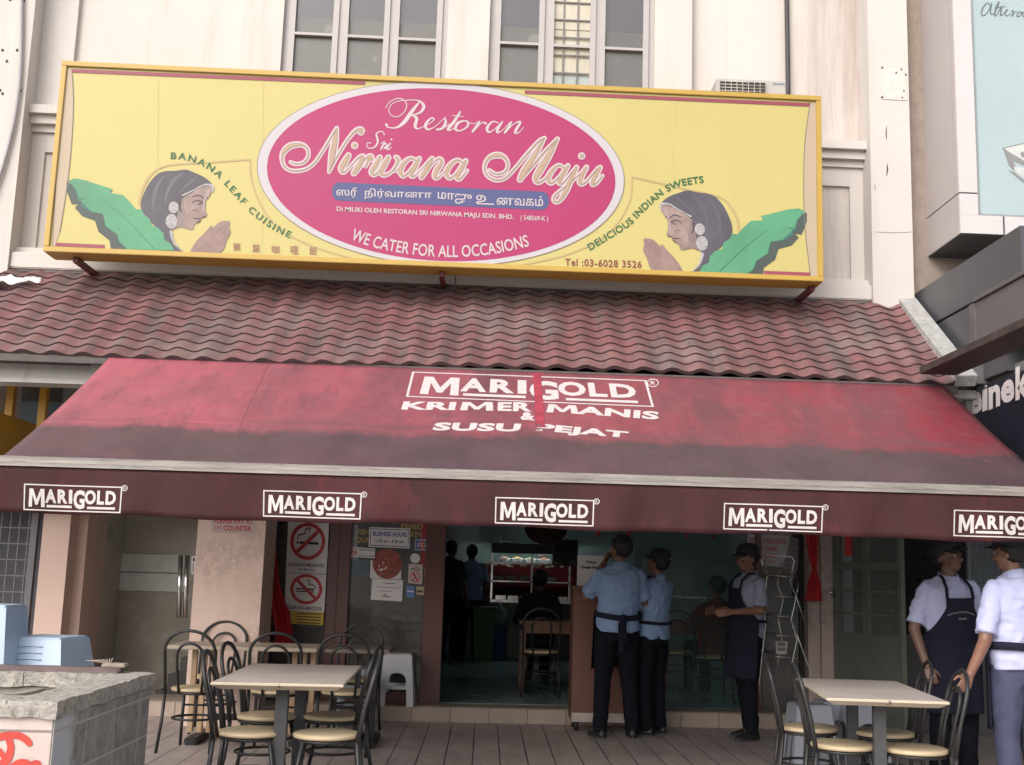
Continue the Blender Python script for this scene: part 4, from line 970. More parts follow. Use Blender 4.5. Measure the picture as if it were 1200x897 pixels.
HP = lambda x, y, l=0: at(x, y, X=XH - 0.002 - 0.001 * l)
m_ = MB()
text_quad(m_, 'e', (1136, 488), (1150.5, 482.5), (1150.5, 456.5), (1136, 462.5), HP, 1, 0.04); text_quad(m_, 'ı', (1151, 483), (1157, 480.5), (1157, 455), (1151, 457.5), HP, 1, 0.04)
ribbon(m_, [(1154.6, 452.6, 3.2), (1155.2, 452.4, 3.2)], HP, 1.2)
text_quad(m_, 'n', (1158.5, 481), (1172, 475.5), (1172, 449), (1158.5, 454.5), HP, 1, 0.04); text_quad(m_, 'e', (1173, 475), (1188.5, 469), (1188.5, 442), (1173, 448.5), HP, 1, 0.04)
text_quad(m_, 'k', (1190, 470), (1207, 463.5), (1207, 424), (1190, 431), HP, 1, 0.04); text_quad(m_, 'H', (1112, 498), (1134.5, 489.5), (1134.5, 461), (1112, 470), HP, 1, 0.04)
text_quad(m_, 'en', (1209, 462), (1246, 448), (1246, 416), (1209, 433), HP, 1, 0.04)
m_.build('banner_lettering', pbr('banner_white', (0.80, 0.74, 0.75), 0.5, 0.05, 3), nb)
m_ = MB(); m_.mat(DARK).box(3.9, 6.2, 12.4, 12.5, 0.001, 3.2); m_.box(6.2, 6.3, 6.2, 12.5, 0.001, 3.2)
m_.mat(pbr('grey_low_wall', (0.08, 0.075, 0.08), 0.7, 0.2, 4)).box(3.9, 6.19, 11.0, 11.2, 0.001, 0.9)
m_.build('dark_shopfront', None, nb)

# left-hand neighbour
ln = thing('left_shop', 'grey grille fronted neighbouring shop with yellow posts at far left', 'building', (-4.6, 9.6, 0))
YPO = pbr('yellow_post_paint', (0.50, 0.27, 0.02), 0.45, 0.15, 5)
for px in (15, 53.5):
    a, b = at(px, 448, Y=9.3), at(px - 3.5, 500, Y=9.3)
    p = MB(); p.bbox(a.x - 0.03, a.x + 0.03, 9.27, 9.33, 1.98, a.z + 0.3, 0.004); p.build('yellow_post', YPO, ln)
m_ = MB(); xy = at(20, 500, Y=8.3).x
q0, q1 = at(2, 487, X=-3.75), at(40, 498, X=-3.75)
m_.bbox(-3.74, -3.7, 7.0, 9.62, 1.85, (q0.z + q1.z) / 2, 0.004); m_.build('yellow_board', YPO, ln)
m_ = MB(); m_.mat(pbr('ribbed_ceiling', (0.12, 0.105, 0.095), 0.7, 0.3, 2, stretch=(1, 20, 1))).box(-7, -3.0, 10.8, 10.9, 2.83, 3.3)
m_.box(-7, -2.951, 8.9, 10.79, 3.06, 3.1); m_.box(-2.95, -2.9, 8.9, 11.4, 2.851, 3.2)
m_.mat(pbr('pale_blue_glass', (0.22, 0.30, 0.32), 0.2, 0.08, 2)).box(-7, -3.0, 10.8, 10.9, 1.9, 2.829)
m_.mat(pbr('grey_upright', (0.27, 0.26, 0.26), 0.6)).box(at(72, 480, Y=10.6).x, -3.0, 10.6, 10.7, 1.9, 2.97)
m_.build('upper_glazing', None, ln)
m_ = MB(); m_.box(-7, xa - 0.02, 11.9, 12.0, 0.001, 2.5); m_.build('dark_interior', pbr('dim_blue_grey', (0.085, 0.085, 0.105), 0.6, 0.25, 2), ln)
gr = MB(); GY = 11.35
x = -7.0
while x < xa - 0.16: gr.box(x, x + 0.012, GY, GY + 0.012, 0.02, 2.45); x += 0.085
for k in range(17): gr.box(-7, xa - 0.16, GY - 0.011, GY - 0.001, 0.15 * k + 0.03, 0.15 * k + 0.042)
gr.box(xa - 0.16, xa - 0.10, GY - 0.02, GY + 0.04, 0.02, 2.45); gr.box(xa - 0.05, xa - 0.02, GY - 0.02, GY + 0.04, 0.02, 2.45)
gr.build('grille', pbr('grey_blue_steel', (0.13, 0.125, 0.14), 0.5, 0.15, 5), ln)
# ------------------------------------------------------------------ shop front: frames, glass, posters
GLASS = pbr('shop_glass', (0.03, 0.032, 0.032), 0.05, 0.1, 2, spec=0.5)
def glass_mat(name, tint, alpha, tc_=(0.9, 0.96, 0.95)):
    m = bpy.data.materials.new(name); m.use_nodes = True; nt = m.node_tree
    out = nt.nodes['Material Output']; p = nt.nodes['Principled BSDF']; p.inputs['Base Color'].default_value = (*tint, 1); p.inputs['Roughness'].default_value = 0.06
    tr = nt.nodes.new('ShaderNodeBsdfTransparent'); tr.inputs['Color'].default_value = (*tc_, 1)
    ms = nt.nodes.new('ShaderNodeMixShader')
    v = mapped(nt, (1, 1, 0.3)); f = ramp(nt, noise(nt, v, 2, 5), ((0.3, alpha * 0.7), (0.75, alpha * 1.3)))
    nt.links.new(f, ms.inputs[0]); nt.links.new(tr.outputs[0], ms.inputs[1]); nt.links.new(p.outputs[0], ms.inputs[2]); nt.links.new(ms.outputs[0], out.inputs['Surface'])
    return m
CLEAR = glass_mat('clear_glass', (0.10, 0.15, 0.15), 0.16)
TINT = glass_mat('tinted_glass', (0.085, 0.078, 0.075), 0.80)
CE = 2.786
X_ = lambda px, py, Y: at(px, py, Y=Y).x
sf = thing('shopfront', 'dark maroon framed glass shopfront with a wide open doorway', 'shopfront', (0, YG, zstep))
def frame(px0, px1, y0=YG - 0.03, y1=YG + 0.04, z1=CE, m=MAROON, name='door_frame', z0=None):
    b = MB(); b.bbox(X_(px0, 700, YG), X_(px1, 700, YG), y0, y1, (zstep + 0.001) if z0 is None else z0, z1, 0.006); return b.build(name, m, sf)
frame(311, 322, m=BLACKM); frame(383, 395); frame(395.5, 409, YG - 0.05, YG + 0.05); frame(497, 520, YG - 0.06, YG + 0.06)
frame(884, 892); frame(936, 944, m=BLACKM)
def pane(px0, px1, m, name='glass_pane', z0=zstep + 0.002, z1=CE - 0.002, y=YG):
    b = MB(); b.box(X_(px0, 700, y), X_(px1, 700, y), y - 0.004, y + 0.004, z0, z1); return b.build(name, m, sf)
pane(322.5, 382.5, TINT); pane(409.5, 496.5, TINT, 'glass_door'); pane(752, 883.5, CLEAR); pane(892.5, 935.5, TINT)
b = MB(); b.box(X_(409.5, 700, YG), X_(496.5, 700, YG), YG - 0.02, YG + 0.02, zstep + 0.003, zstep + 0.10); b.build('door_rail', MAROON, sf)
lp = MB(); lp.box(X_(322, 700, YG), X_(384, 700, YG), YG - 0.02, YG - 0.005, zstep + 0.002, 0.62); lp.build('kick_panel', pbr('dark_kick_panel', (0.03, 0.02, 0.02), 0.5, 0.3, 6), sf)
pl_ = MB(); x0, x1 = X_(944.5, 690, YG - 0.1), X_(975, 690, YG - 0.1)
pl_.box(x0, x1 - 0.14, YG - 0.16, YG + 0.2, 0.003, CE); pl_.box(x1 - 0.138, x1 + 0.05, YG - 0.2, YG + 0.2, 0.003, CE); pl_.build('pilaster', PINK, bld)
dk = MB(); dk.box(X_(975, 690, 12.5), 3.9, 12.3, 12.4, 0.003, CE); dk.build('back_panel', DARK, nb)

def poster(name, label, cat, quad, Y, m, draw=None, group=None, thick=0.002):
    """quad = (tl, tr, br, bl) in picture units on the plane Y; draw gets a function of (0..1, 0..1)"""
    t = thing(name, label, cat, tuple(at(*quad[3], Y=Y)), 0, group)
    b = MB(); P = [at(*q, Y=Y) for q in quad]; Q = [p + Vector((0, -thick, 0)) for p in P]
    b.add(P + Q, [(0, 1, 2, 3), (7, 6, 5, 4), (0, 4, 5, 1), (1, 5, 6, 2), (2, 6, 7, 3), (3, 7, 4, 0)], False)
    b.build('sheet', m, t)
    tl, tr, br, bl = quad
    fn = lambda u, v, lay=0: at((tl[0] * (1 - u) + tr[0] * u) * (1 - v) + (bl[0] * (1 - u) + br[0] * u) * v, (tl[1] * (1 - u) + tr[1] * u) * (1 - v) + (bl[1] * (1 - u) + br[1] * u) * v, Y=Y - thick - 0.001 - 0.0008 * lay)
    if draw:
        for nm, mt, f in draw:
            mb = MB(); f(mb, fn); mb.build(nm, mt, t)
    return t
def TQ(mb, fn, s, u0, v0, u1, v1, b=0.0, lay=0): text_quad(mb, s, (u0, v1), (u1, v1), (u1, v0), (u0, v0), fn, lay, b)
def RQ(mb, fn, u0, v0, u1, v1, lay=0): poly(mb, [(u0, v0), (u1, v0), (u1, v1), (u0, v1)], fn, lay)
def RING(mb, fn, cu, cv, ru, rv, w, lay=0):
    n = 40
    o = [fn(cu + ru * cos(2 * pi * k / n), cv + rv * sin(2 * pi * k / n), lay) for k in range(n)]
    i = [fn(cu + ru * (1 - w) * cos(2 * pi * k / n), cv + rv * (1 - w) * sin(2 * pi * k / n), lay) for k in range(n)]
    mb.add(o + i, [(k, (k + 1) % n, n + (k + 1) % n, n + k) for k in range(n)], False)
def BAR(mb, fn, u0, v0, u1, v1, wu, wv, lay=0): poly(mb, [(u0 - wu, v0 - wv), (u0 + wu, v0 + wv), (u1 + wu, v1 + wv), (u1 - wu, v1 - wv)], fn, lay)

poster('pay_notice', 'pale notice with red letters asking to pay, high on the beige column', 'notice', ((248, 598), (299, 599), (299, 626), (248, 624.5)), 10.545, pbr('beige_paper', (0.46, 0.39, 0.36), 0.7, 0.08, 5),
       [('red_lettering', REDINK, lambda mb, f: (TQ(mb, f, 'PLEASE PAY AT', .06, .36, .96, .58, .03), TQ(mb, f, 'THE', .06, .68, .22, .84), TQ(mb, f, 'COUNTER', .27, .66, .92, .9, .03)))])
def smoke(cu, cv, ru, rv, flip, extra):
    def red(mb, f):
        RING(mb, f, cu, cv, ru, rv, 0.2)
        a = pi / 4 if not flip else 3 * pi / 4
        c_, s_ = cos(a) * 0.82, -sin(a) * 0.82
        BAR(mb, f, cu + ru * c_, cv + rv * s_, cu - ru * c_, cv - rv * s_, 0.10 * ru * sin(a) , 0.10 * rv * cos(a), 1.4)
    def blk(mb, f):
        if not flip:
            RQ(mb, f, cu - ru * .45, cv + rv * .02, cu + ru * .62, cv + rv * .16, 0.7); RQ(mb, f, cu - ru * .62, cv + rv * .02, cu - ru * .5, cv + rv * .16, 0.7)
            ribbon(mb, [(cu - ru * .6, cv - rv * .1, .02), (cu - ru * .5, cv - rv * .32, .025), (cu - ru * .2, cv - rv * .4, .025), (cu - ru * .15, cv - rv * .62, .025), (cu + ru * .1, cv - rv * .72, .025), (cu + ru * .05, cv - rv * .5, .02)], f, 0.7, 5)
        else:
            RQ(mb, f, cu - ru * .65, cv - rv * .06, cu + ru * .5, cv + rv * .05, 0.7); RQ(mb, f, cu - ru * .65, cv + rv * .12, cu + ru * .5, cv + rv * .2, 0.7)
            ribbon(mb, [(cu + ru * .58, cv - rv * .1, .02), (cu + ru * .4, cv - rv * .3, .025), (cu + ru * .15, cv - rv * .3, .025), (cu + ru * .2, cv - rv * .55, .025), (cu, cv - rv * .6, .02)], f, 0.7, 5)
        extra(mb, f)
    return [('red_ring', REDINK, red), ('black_print', BLACKINK, blk)]
poster('no_smoking_sign', 'upper white no smoking sign with cigarette facing left, beside the red drape', 'sign', ((338, 606), (386, 609), (382.5, 673), (335, 671)), YG - 0.03, PAPER,
       smoke(.5, .42, .43, .34, False, lambda mb, f: (TQ(mb, f, 'DILARANG MEROKOK', .05, .82, .94, .88, .02), TQ(mb, f, 'NO SMOKING', .3, .915, .72, .95, .02))))
poster('no_smoking_sign', 'lower white no smoking sign with two cigarettes, under the larger one', 'sign', ((335, 671.5), (382.5, 673.5), (380, 718), (333.5, 715.5)), YG - 0.036, PAPER,
       smoke(.52, .41, .40, .40, True, lambda mb, f: TQ(mb, f, 'DILARANG MEROKOK', .06, .86, .94, .96, .02)))
poster('yellow_notice', 'yellow notice strip with black print below the no smoking signs', 'notice', ((340, 716), (379.5, 718), (378.5, 733), (340, 731)), YG - 0.03, YPAPER,
       [('black_print', BLACKINK, lambda mb, f: [RQ(mb, f, .2, .12 + .24 * k, .92, .2 + .24 * k) for k in range(4)])])
YD = YG - 0.008
def bigposter():
    t = thing('food_poster', 'large dark food poster with gold letters and red side on the glass door', 'poster', tuple(at(407, 680, Y=YD)))
    def part(nm, m, *rects, lay=0):
        mb = MB()
        for (x0, y0, x1, y1) in rects: poly(mb, [(x0, y0), (x1, y0 + (x1 - x0) * .025), (x1, y1 + (x1 - x0) * .025), (x0, y1)], lambda x, y, l=0: at(x, y, Y=YD - 0.001 - lay * 0.0008), 0)
        mb.build(nm, m, t)
    part('sheet', pbr('dark_poster', (0.045, 0.05, 0.05), 0.4, 0.5, 5), (409, 600, 496, 677))
    part('pale_panel', pbr('pale_poster', (0.22, 0.23, 0.24), 0.5, 0.2, 6), (409, 615, 419, 677), lay=1)
    part('blue_panel', pbr('blue_poster', (0.07, 0.10, 0.13), 0.4, 0.3, 6), (409, 656, 432, 676.5), lay=2)
    part('red_panel', pbr('red_poster', (0.26, 0.015, 0.03), 0.4, 0.2, 4), (493, 604, 505, 663), lay=1)
    part('pink_panel', pbr('pink_poster', (0.22, 0.13, 0.15), 0.4, 0.2, 4), (497, 664, 503, 677), lay=1)
    mb = MB(); f = lambda x, y, l=0: at(x, y, Y=YD - 0.004 - 0.0008 * l)
    text_quad(mb, 'FISH', (419, 627), (433, 627.5), (433, 620.5), (419, 620), f, 0, .02); text_quad(mb, 'CHICKEN', (466, 629.5), (494, 630), (494, 623), (466, 622.5), f, 0, .02)
    text_quad(mb, 'QUAIL', (417.5, 636.5), (438, 637), (438, 630), (417.5, 629.5), f, 0, .02); text_quad(mb, 'FRIED', (470, 620), (496, 621), (496, 615), (470, 614), f, 0, .02)
    mb.build('gold_lettering', pbr('gold_print', (0.36, 0.25, 0.07), 0.5), t)
bigposter()
poster('hours_sign', 'white business hours sign with a blue border on the glass door', 'sign', ((433, 618), (480.5, 619.5), (480, 643), (432, 641)), YD - 0.012, PAPER,
       [('blue_border', BLUEINK, lambda mb, f: (RQ(mb, f, .03, .06, .97, .1), RQ(mb, f, .03, .9, .97, .94), RQ(mb, f, .03, .1, .045, .9), RQ(mb, f, .955, .1, .97, .9), TQ(mb, f, 'BUSINESS HOURS', .09, .2, .93, .44, .03))),
        ('black_print', BLACKINK, lambda mb, f: TQ(mb, f, '11.00 am - 8.00 pm', .14, .6, .86, .8, .02))], thick=0.006)
poster('no_dogs_sticker', 'small white sticker with a red crossed circle, left on the glass door', 'sticker', ((409, 641), (439.5, 643), (439, 654.5), (408.5, 652.5)), YD - 0.012, PAPER,
       [('red_ring', REDINK, lambda mb, f: (RING(mb, f, .19, .5, .14, .37, .25), BAR(mb, f, .1, .25, .28, .75, .012, -.05, 1))), ('print_line', BLACKINK, lambda mb, f: (TQ(mb, f, 'NO PETS ALLOWED', .38, .72, .96, .9, .02), TQ(mb, f, 'DILARANG MASUK', .38, .12, .96, .3, .02), ribbon(mb, [(.11, .6, .05), (.17, .45, .06), (.25, .5, .05)], f, .5, 3)))])
def disc():
    t = thing('food_photo', 'round red photo of a dish on white paper in the middle of the door', 'photo', tuple(at(455, 676, Y=YD)))
    b = MB(); q = [(434, 658), (440, 657), (440, 678), (434, 678)]; f = lambda x, y, l=0: at(x, y, Y=YD - 0.006 - 0.001 * l)
    poly(b, [(434, 657), (470, 658), (470, 679), (433.5, 678)], f, 0); b.build('sheet', PAPER, t)
    b = MB(); poly(b, ellipse_pts(454, 661, 17.2, 17.6, 40), f, 2); b.build('dish', pbr('red_dish', (0.22, 0.045, 0.028), 0.5, 0.7, 34), t)
    b = MB()
    for k in range(9): 
        cx, cy = 447 + random.uniform(-3, 6), 668 + random.uniform(-8, 6); poly(b, [(cx + random.uniform(.5, 1.5) * cos(a), cy + random.uniform(.5, 1.5) * sin(a)) for a in [j * 1.05 for j in range(6)]], f, 3 + .1 * k)
    b.build('glint', PAPER, t)
disc()
poster('paper_notice', 'white letter-size notice taped below the round red dish photo', 'notice', ((436, 678.5), (472.5, 680), (471, 705), (434.5, 703)), YD - 0.012, PAPER,
       [('print_line', BLACKINK, lambda mb, f: (RQ(mb, f, .36, .17, .76, .2), RQ(mb, f, .18, .37, .92, .39), RQ(mb, f, .3, .55, .66, .57), RQ(mb, f, .36, .8, .62, .84), RQ(mb, f, .4, .72, .52, .75)))])
poster('card_sticker', 'small blue, red and green payment sticker at the top right of the door', 'sticker', ((486.5, 632), (503.5, 632.5), (503, 645.5), (486, 645)), YD - 0.012, pbr('pale_blue_sticker', (0.3, 0.36, 0.42), 0.4),
       [('blue_block', BLUEINK, lambda mb, f: RQ(mb, f, .08, .12, .34, .88)), ('red_block', REDINK, lambda mb, f: RQ(mb, f, .38, .12, .62, .88)), ('green_block', GREENT, lambda mb, f: RQ(mb, f, .66, .12, .92, .88)),
        ('white_letter', PAPER, lambda mb, f: (TQ(mb, f, 'J', .13, .3, .28, .7, .02, 1), TQ(mb, f, 'C', .42, .3, .58, .7, .02, 1), TQ(mb, f, 'B', .72, .3, .86, .7, .02, 1)))])
b = MB(); poly(b, ellipse_pts(486.5, 654.5, 5.8, 5.8, 24), lambda x, y, l=0: at(x, y, Y=YD - 0.008), 0); tag(b.build('round_sticker', PAPER, None, solid=0.001), 'round white sticker on the door right of the red dish photo', 'sticker')
poster('no_entry_sticker', 'upright pale sticker with red crossed ring below the round sticker', 'sticker', ((479, 661), (495.5, 662), (494.5, 685), (478, 683.5)), YD - 0.012, pbr('pale_pink_paper', (0.50, 0.43, 0.43), 0.6),
       [('red_ring', REDINK, lambda mb, f: (RING(mb, f, .5, .66, .36, .27, .2), BAR(mb, f, .26, .46, .74, .86, .03, -.025, 1))), ('black_print', BLACKINK, lambda mb, f: (RQ(mb, f, .3, .12, .68, .16), RQ(mb, f, .14, .22, .86, .26), RQ(mb, f, .18, .31, .82, .34), ribbon(mb, [(.38, .5, .06), (.5, .62, .1), (.44, .72, .06), (.36, .84, .06)], f, .5, 3), ribbon(mb, [(.5, .62, .08), (.62, .74, .06), (.66, .86, .05)], f, .6, 3)))])
poster('blue_sticker', 'small blue sticker low on the glass door', 'sticker', ((476.5, 686.5), (486, 687), (485.5, 701), (476, 700)), YD - 0.012, pbr('mid_blue_sticker', (0.07, 0.16, 0.36), 0.4, 0.3, 40), [('pale_band', PAPER, lambda mb, f: RQ(mb, f, .1, .42, .9, .52))])
poster('small_label', 'small cream and black label beside the blue sticker', 'sticker', ((488, 687.5), (498, 688), (497, 698), (487.5, 697)), YD - 0.012, pbr('cream_label', (0.40, 0.34, 0.2), 0.5, 0.4, 50), [('black_band', BLACKINK, lambda mb, f: RQ(mb, f, .1, .45, .8, .7))])
poster('food_rule_sign', 'white sign with red letters forbidding outside food, behind the wire rack', 'sign', ((876, 626), (925, 628), (923.5, 665), (876, 662)), YG - 0.012, pbr('greyish_paper', (0.43, 0.42, 0.44), 0.7, 0.1, 6),
       [('red_lettering', REDINK, lambda mb, f: (TQ(mb, f, 'NO OUTSIDE FOOD', .06, .12, .94, .28, .02), TQ(mb, f, 'AND DRINKS', .2, .36, .74, .52, .02), TQ(mb, f, 'ALLOWED', .28, .60, .72, .74, .02), TQ(mb, f, 'THANK YOU', .38, .82, .7, .9, .02)))])
poster('newspaper_page', 'grey printed page on the glass right of the food rule sign', 'poster', ((926, 630), (937, 631), (935, 668), (917, 667)), YG - 0.02, pbr('newsprint', (0.2, 0.2, 0.2), 0.7, 0.6, 40))
poster('green_sheet', 'dull green sheet behind the wire rack shelves', 'poster', ((918, 704), (934, 705), (933, 722), (917, 721)), YG - 0.012, pbr('dull_green_sheet', (0.06, 0.11, 0.10), 0.6, 0.2, 9))

# red drapes
def drape(pts, Y, name_label, amp=0.012):
    mb = MB()
    def fn(u, v):
        k = v * (len(pts) - 1); i = min(int(k), len(pts) - 2); t = k - i
        l = [pts[i][j] + (pts[i + 1][j] - pts[i][j]) * t for j in range(3)]
        q = at(l[0] + (l[1] - l[0]) * u, l[2], Y=Y); wd = abs(at(l[1], l[2], Y=Y).x - at(l[0], l[2], Y=Y).x)
        q.y += min(amp, wd * 0.12) * sin(u * 19 + v * 3) + 0.4 * amp * sin(u * 37 + v * 7); return q
    mb.grid(fn, 40, 40)
    o = mb.build('drape', REDCLOTH, None, solid=0.004); tag(o, name_label, 'curtain'); return o
drape([(311, 323, 598), (313, 323, 640), (318, 325, 662), (316, 328, 690), (319, 338, 715), (323, 343, 742), (322, 341, 760)], YG - 0.22, 'bright red cloth drape hanging beside the no smoking signs')
drape([(944.5, 959.5, 600), (945, 959, 632), (949, 958.5, 655), (952, 957.5, 668), (947, 961, 682), (944, 963, 700), (943, 963.5, 704.5)], YG - 0.28, 'knotted red cloth drape on the pilaster beside the green mesh door')

# green mesh door standing open
gd = thing('mesh_door', 'grey green metal door with diamond mesh panels standing open', 'door', (X_(976, 700, 11.25), 11.25, 0.0))
GDM = pbr('grey_green_paint', (0.145, 0.165, 0.14), 0.5, 0.15, 6, speck=((0.25, 0.24, 0.2), 25, 0.68, 0.5))
dA = Vector((X_(976, 700, 11.25), 11.25, 0)); dB = Vector((X_(1056, 700, 10.25), 10.25, 0)); dd = (dB - dA); DL = dd.length; dd.normalize(); dn = Vector((dd.y, -dd.x, 0))
MDOOR = Matrix.Translation(dA) @ Matrix(((dd.x, -dn.x, 0, 0), (dd.y, -dn.y, 0, 0), (0, 0, 1, 0), (0, 0, 0, 1)))
zb_ = 0.86
b = MB()
b.box(0, 0.05, 0, 0.045, 0.03, 2.35, MDOOR); b.box(DL - 0.05, DL, 0, 0.045, 0.03, 1.50, MDOOR)
b.box(DL - 0.05, DL, 0, 0.045, 1.501, 2.35, MDOOR)
for z, h in ((0.03, 0.06), (zb_, 0.05), (1.50, 0.07), (2.28, 0.07)): b.box(0.05, DL - 0.05, 0.002, 0.043, z, z + h, MDOOR)
b.box(DL * 0.44, DL * 0.44 + 0.09, 0.004, 0.041, zb_ + 0.05, 1.50, MDOOR); b.box(DL * 0.44, DL * 0.44 + 0.09, 0.004, 0.041, 1.57, 2.28, MDOOR)
for z in (1.08, 1.29): b.box(0.05, DL * 0.44, 0.006, 0.039, z, z + 0.022, MDOOR); b.box(DL * 0.44 + 0.09, DL - 0.05, 0.006, 0.039, z, z + 0.022, MDOOR)
b.build('door_frame', GDM, gd)
b = MB(); b.box(0.05, DL - 0.05, 0.012, 0.03, 0.09, zb_, MDOOR); b.build('lower_panel', GDM, gd)
b = MB()
for (u0, u1, z0, z1) in ((0.05, DL * 0.44, zb_ + 0.05, 1.5), (DL * 0.44 + 0.09, DL - 0.05, zb_ + 0.05, 1.5), (0.05, DL * 0.44, 1.57, 2.28), (DL * 0.44 + 0.09, DL - 0.05, 1.57, 2.28)):
    for sgn in (1, -1):
        c = -4.0
        while c < 4.0:
            # line z = sgn*1.1*u + c clipped
            pts = []
            for u in (u0, u1):
                z = sgn * 1.1 * u + c
                pts.append((u, z))
            (ua, za_), (ub, zb2) = pts
            if za_ > zb2: (ua, za_), (ub, zb2) = (ub, zb2), (ua, za_)
            if zb2 > z0 and za_ < z1:
                if za_ < z0: ua += (ub - ua) * (z0 - za_) / (zb2 - za_); za_ = z0
                if zb2 > z1: ub = ua + (ub - ua) * (z1 - za_) / (zb2 - za_); zb2 = z1
                b.tube([MDOOR @ Vector((ua, 0.02, za_)), MDOOR @ Vector((ub, 0.02, zb2))], 0.0028, 4, caps=False)
            c += 0.031
b.build('mesh_panel', pbr('mesh_grey', (0.22, 0.235, 0.22), 0.5), gd)
b = MB(); b.box(0.0, 0.045, -0.03, -0.001, 1.24, 1.32, MDOOR); b.tube([MDOOR @ Vector((0.02, -0.03, 1.28)), MDOOR @ Vector((-0.03, -0.05, 1.28))], 0.012, 6); b.build('latch', STEEL, gd)
t = MB(); q0, q1 = at(989, 612, Y=10.95), at(998.5, 652, Y=10.95); t.bbox(q0.x, q1.x, 10.94, 10.946, q1.z, q0.z + 0.1, 0.002)
tag(t.build('red_tag', pbr('red_paper', (0.42, 0.015, 0.02), 0.6, 0.15, 12)), 'narrow red paper charm hanging on the mesh door', 'charm')
# mesh screen and foliage in the dark passage
ms = thing('mesh_screen', 'bluish wire mesh screen in the dark passage at right', 'screen', (X_(1137, 700, 9.6), 9.6, 0))
b = MB(); x0, x1 = X_(1137, 660, 9.6), X_(1215, 660, 9.6)
for k in range(40):
    x = x0 + (x1 - x0) * k / 39
    b.tube([(x, 9.6, 1.05), (x, 9.6, 2.2)], 0.003, 4, caps=False)
for k in range(68): b.tube([(x0, 9.596, 1.05 + 0.017 * k), (x1, 9.596, 1.05 + 0.017 * k)], 0.0025, 4, caps=False)
b.build('wire_mesh', pbr('bluish_wire', (0.20, 0.24, 0.27), 0.5), ms)
b = MB(); b.bbox(x0 - 0.03, x0, 9.58, 9.62, 0.02, 2.25, 0.003); b.build('post', pbr('dim_post', (0.1, 0.12, 0.13), 0.6), ms)
pt = thing('potted_plant', 'dark leafy plant in the shadowed passage behind the mesh door', 'plant', (X_(1080, 700, 11.4), 11.4, 0))
b = MB(); px_ = X_(1082, 700, 11.4)
b.tube([(px_, 11.4, 0.3), (px_ + 0.02, 11.42, 1.0), (px_ - 0.02, 11.4, 1.7)], (0.02, 0.016, 0.008), 6); b.build('stem', pbr('stem_brown', (0.06, 0.045, 0.03), 0.8), pt)
b = MB()
for k in range(260):
    c = Vector((px_ + random.gauss(0, 0.13), 11.4 + random.gauss(0, 0.12), random.uniform(0.9, 1.95))); a = random.uniform(0, 6.28); tl_ = random.uniform(-0.6, 0.4); L = random.uniform(0.05, 0.10)
    d = Vector((cos(a) * cos(tl_), sin(a) * cos(tl_), sin(tl_))); n_ = d.cross(Vector((0, 0, 1))).normalized() * L * 0.3
    b.add([c, c + d * L * .5 + n_, c + d * L, c + d * L * .5 - n_], [(0, 1, 2, 3)], False)
b.build('foliage', pbr('dark_leaf', (0.03, 0.065, 0.028), 0.5, 0.4, 7), pt)
b = MB(); b.loft([[Vector((px_ + r * cos(q * pi / 8), 11.4 + r * sin(q * pi / 8), z)) for q in range(16)] for r, z in ((0.11, 0.001), (0.15, 0.32), (0.13, 0.32), (0.12, 0.28))]); b.build('pot', pbr('clay_pot', (0.12, 0.06, 0.045), 0.8), pt)

# wire rack
rk = thing('wire_rack', 'tall chrome wire display rack beside the maroon framed glass', 'rack', (X_(915, 800, 10.95), 10.95, 0.0))
RY0, RY1 = 11.05, 10.75
b = MB()
def ln(px0, py0, px1, py1, Y0=RY0, Y1=RY0, r=0.006): b.tube([at(px0, py0, Y=Y0), at(px1, py1, Y=Y1)], r, 6)
zig = [(931, 668), (926, 681), (933, 700), (927, 727), (934, 750), (928, 778), (934, 800), (930, 830)]
zigl = [(896, 655), (899, 676), (896, 705), (897, 735), (893, 770), (890, 800), (892, 826)]
b.tube([at(x, y, Y=RY1) for x, y in zig], 0.007, 6)
b.tube([at(x, y, Y=RY0) for x, y in zigl], 0.007, 6)
b.tube([at(x, y, Y=RY0) for x, y in [(915, 660), (911, 685), (918, 703), (912, 727), (917, 752), (911, 776), (915, 800)]], 0.006, 6)
b.tube([at(x, y, Y=RY1 - .05) for x, y in [(925, 680), (935, 705), (947, 741)]], 0.006, 6); b.tube([at(x, y, Y=RY1 - .05) for x, y in [(928, 728), (938, 755), (951, 792), (957, 815)]], 0.006, 6)
b.tube([at(x, y, Y=RY1 + .1) for x, y in [(936, 683), (933, 702)]], 0.006, 6)
b.build('upright', CHROME, rk)
b = MB(); b.tube([at(x, y, Y=RY1) for x, y in [(896, 675), (892, 656), (897, 650), (928, 653), (931, 658), (926, 677)]], 0.007, 6); b.build('top_loop', CHROME, rk)
for y in (674, 698, 721, 744, 769):
    b = MB(); xl_, xr_ = 897, 930
    f0, f1, k0, k1 = at(xl_, y, Y=RY1), at(xr_, y + 2.5, Y=RY1), at(xl_ + 3, y + 1, Y=RY0), at(xr_ + 3, y + 3, Y=RY0)
    b.tube([f0, f1, k1, k0], 0.007, 6, closed=True)
    for k in (0.25, 0.5, 0.75): b.tube([f0.lerp(f1, k), k0.lerp(k1, k)], 0.004, 5)
    b.build('shelf', CHROME, rk)
bs_ = thing('plastic_basket', 'small white slotted plastic basket on the wire rack', 'basket', tuple(at(916, 767, Y=10.9)))
q0, q1 = at(909, 752, Y=10.85), at(923, 767, Y=10.85); b = MB()
cx, hw = (q0.x + q1.x) / 2, (q1.x - q0.x) / 2
b.loft([[Vector((cx + sx * hw * s, 10.9 + sy * 0.05 * s, z)) for sx, sy in ((-1, -1), (1, -1), (1, 1), (-1, 1))] for s, z in ((0.82, q1.z), (1, q0.z), (0.93, q0.z), (0.78, q1.z + 0.006))], smooth=False); b.build('tub', PAPER, bs_)
b = MB()
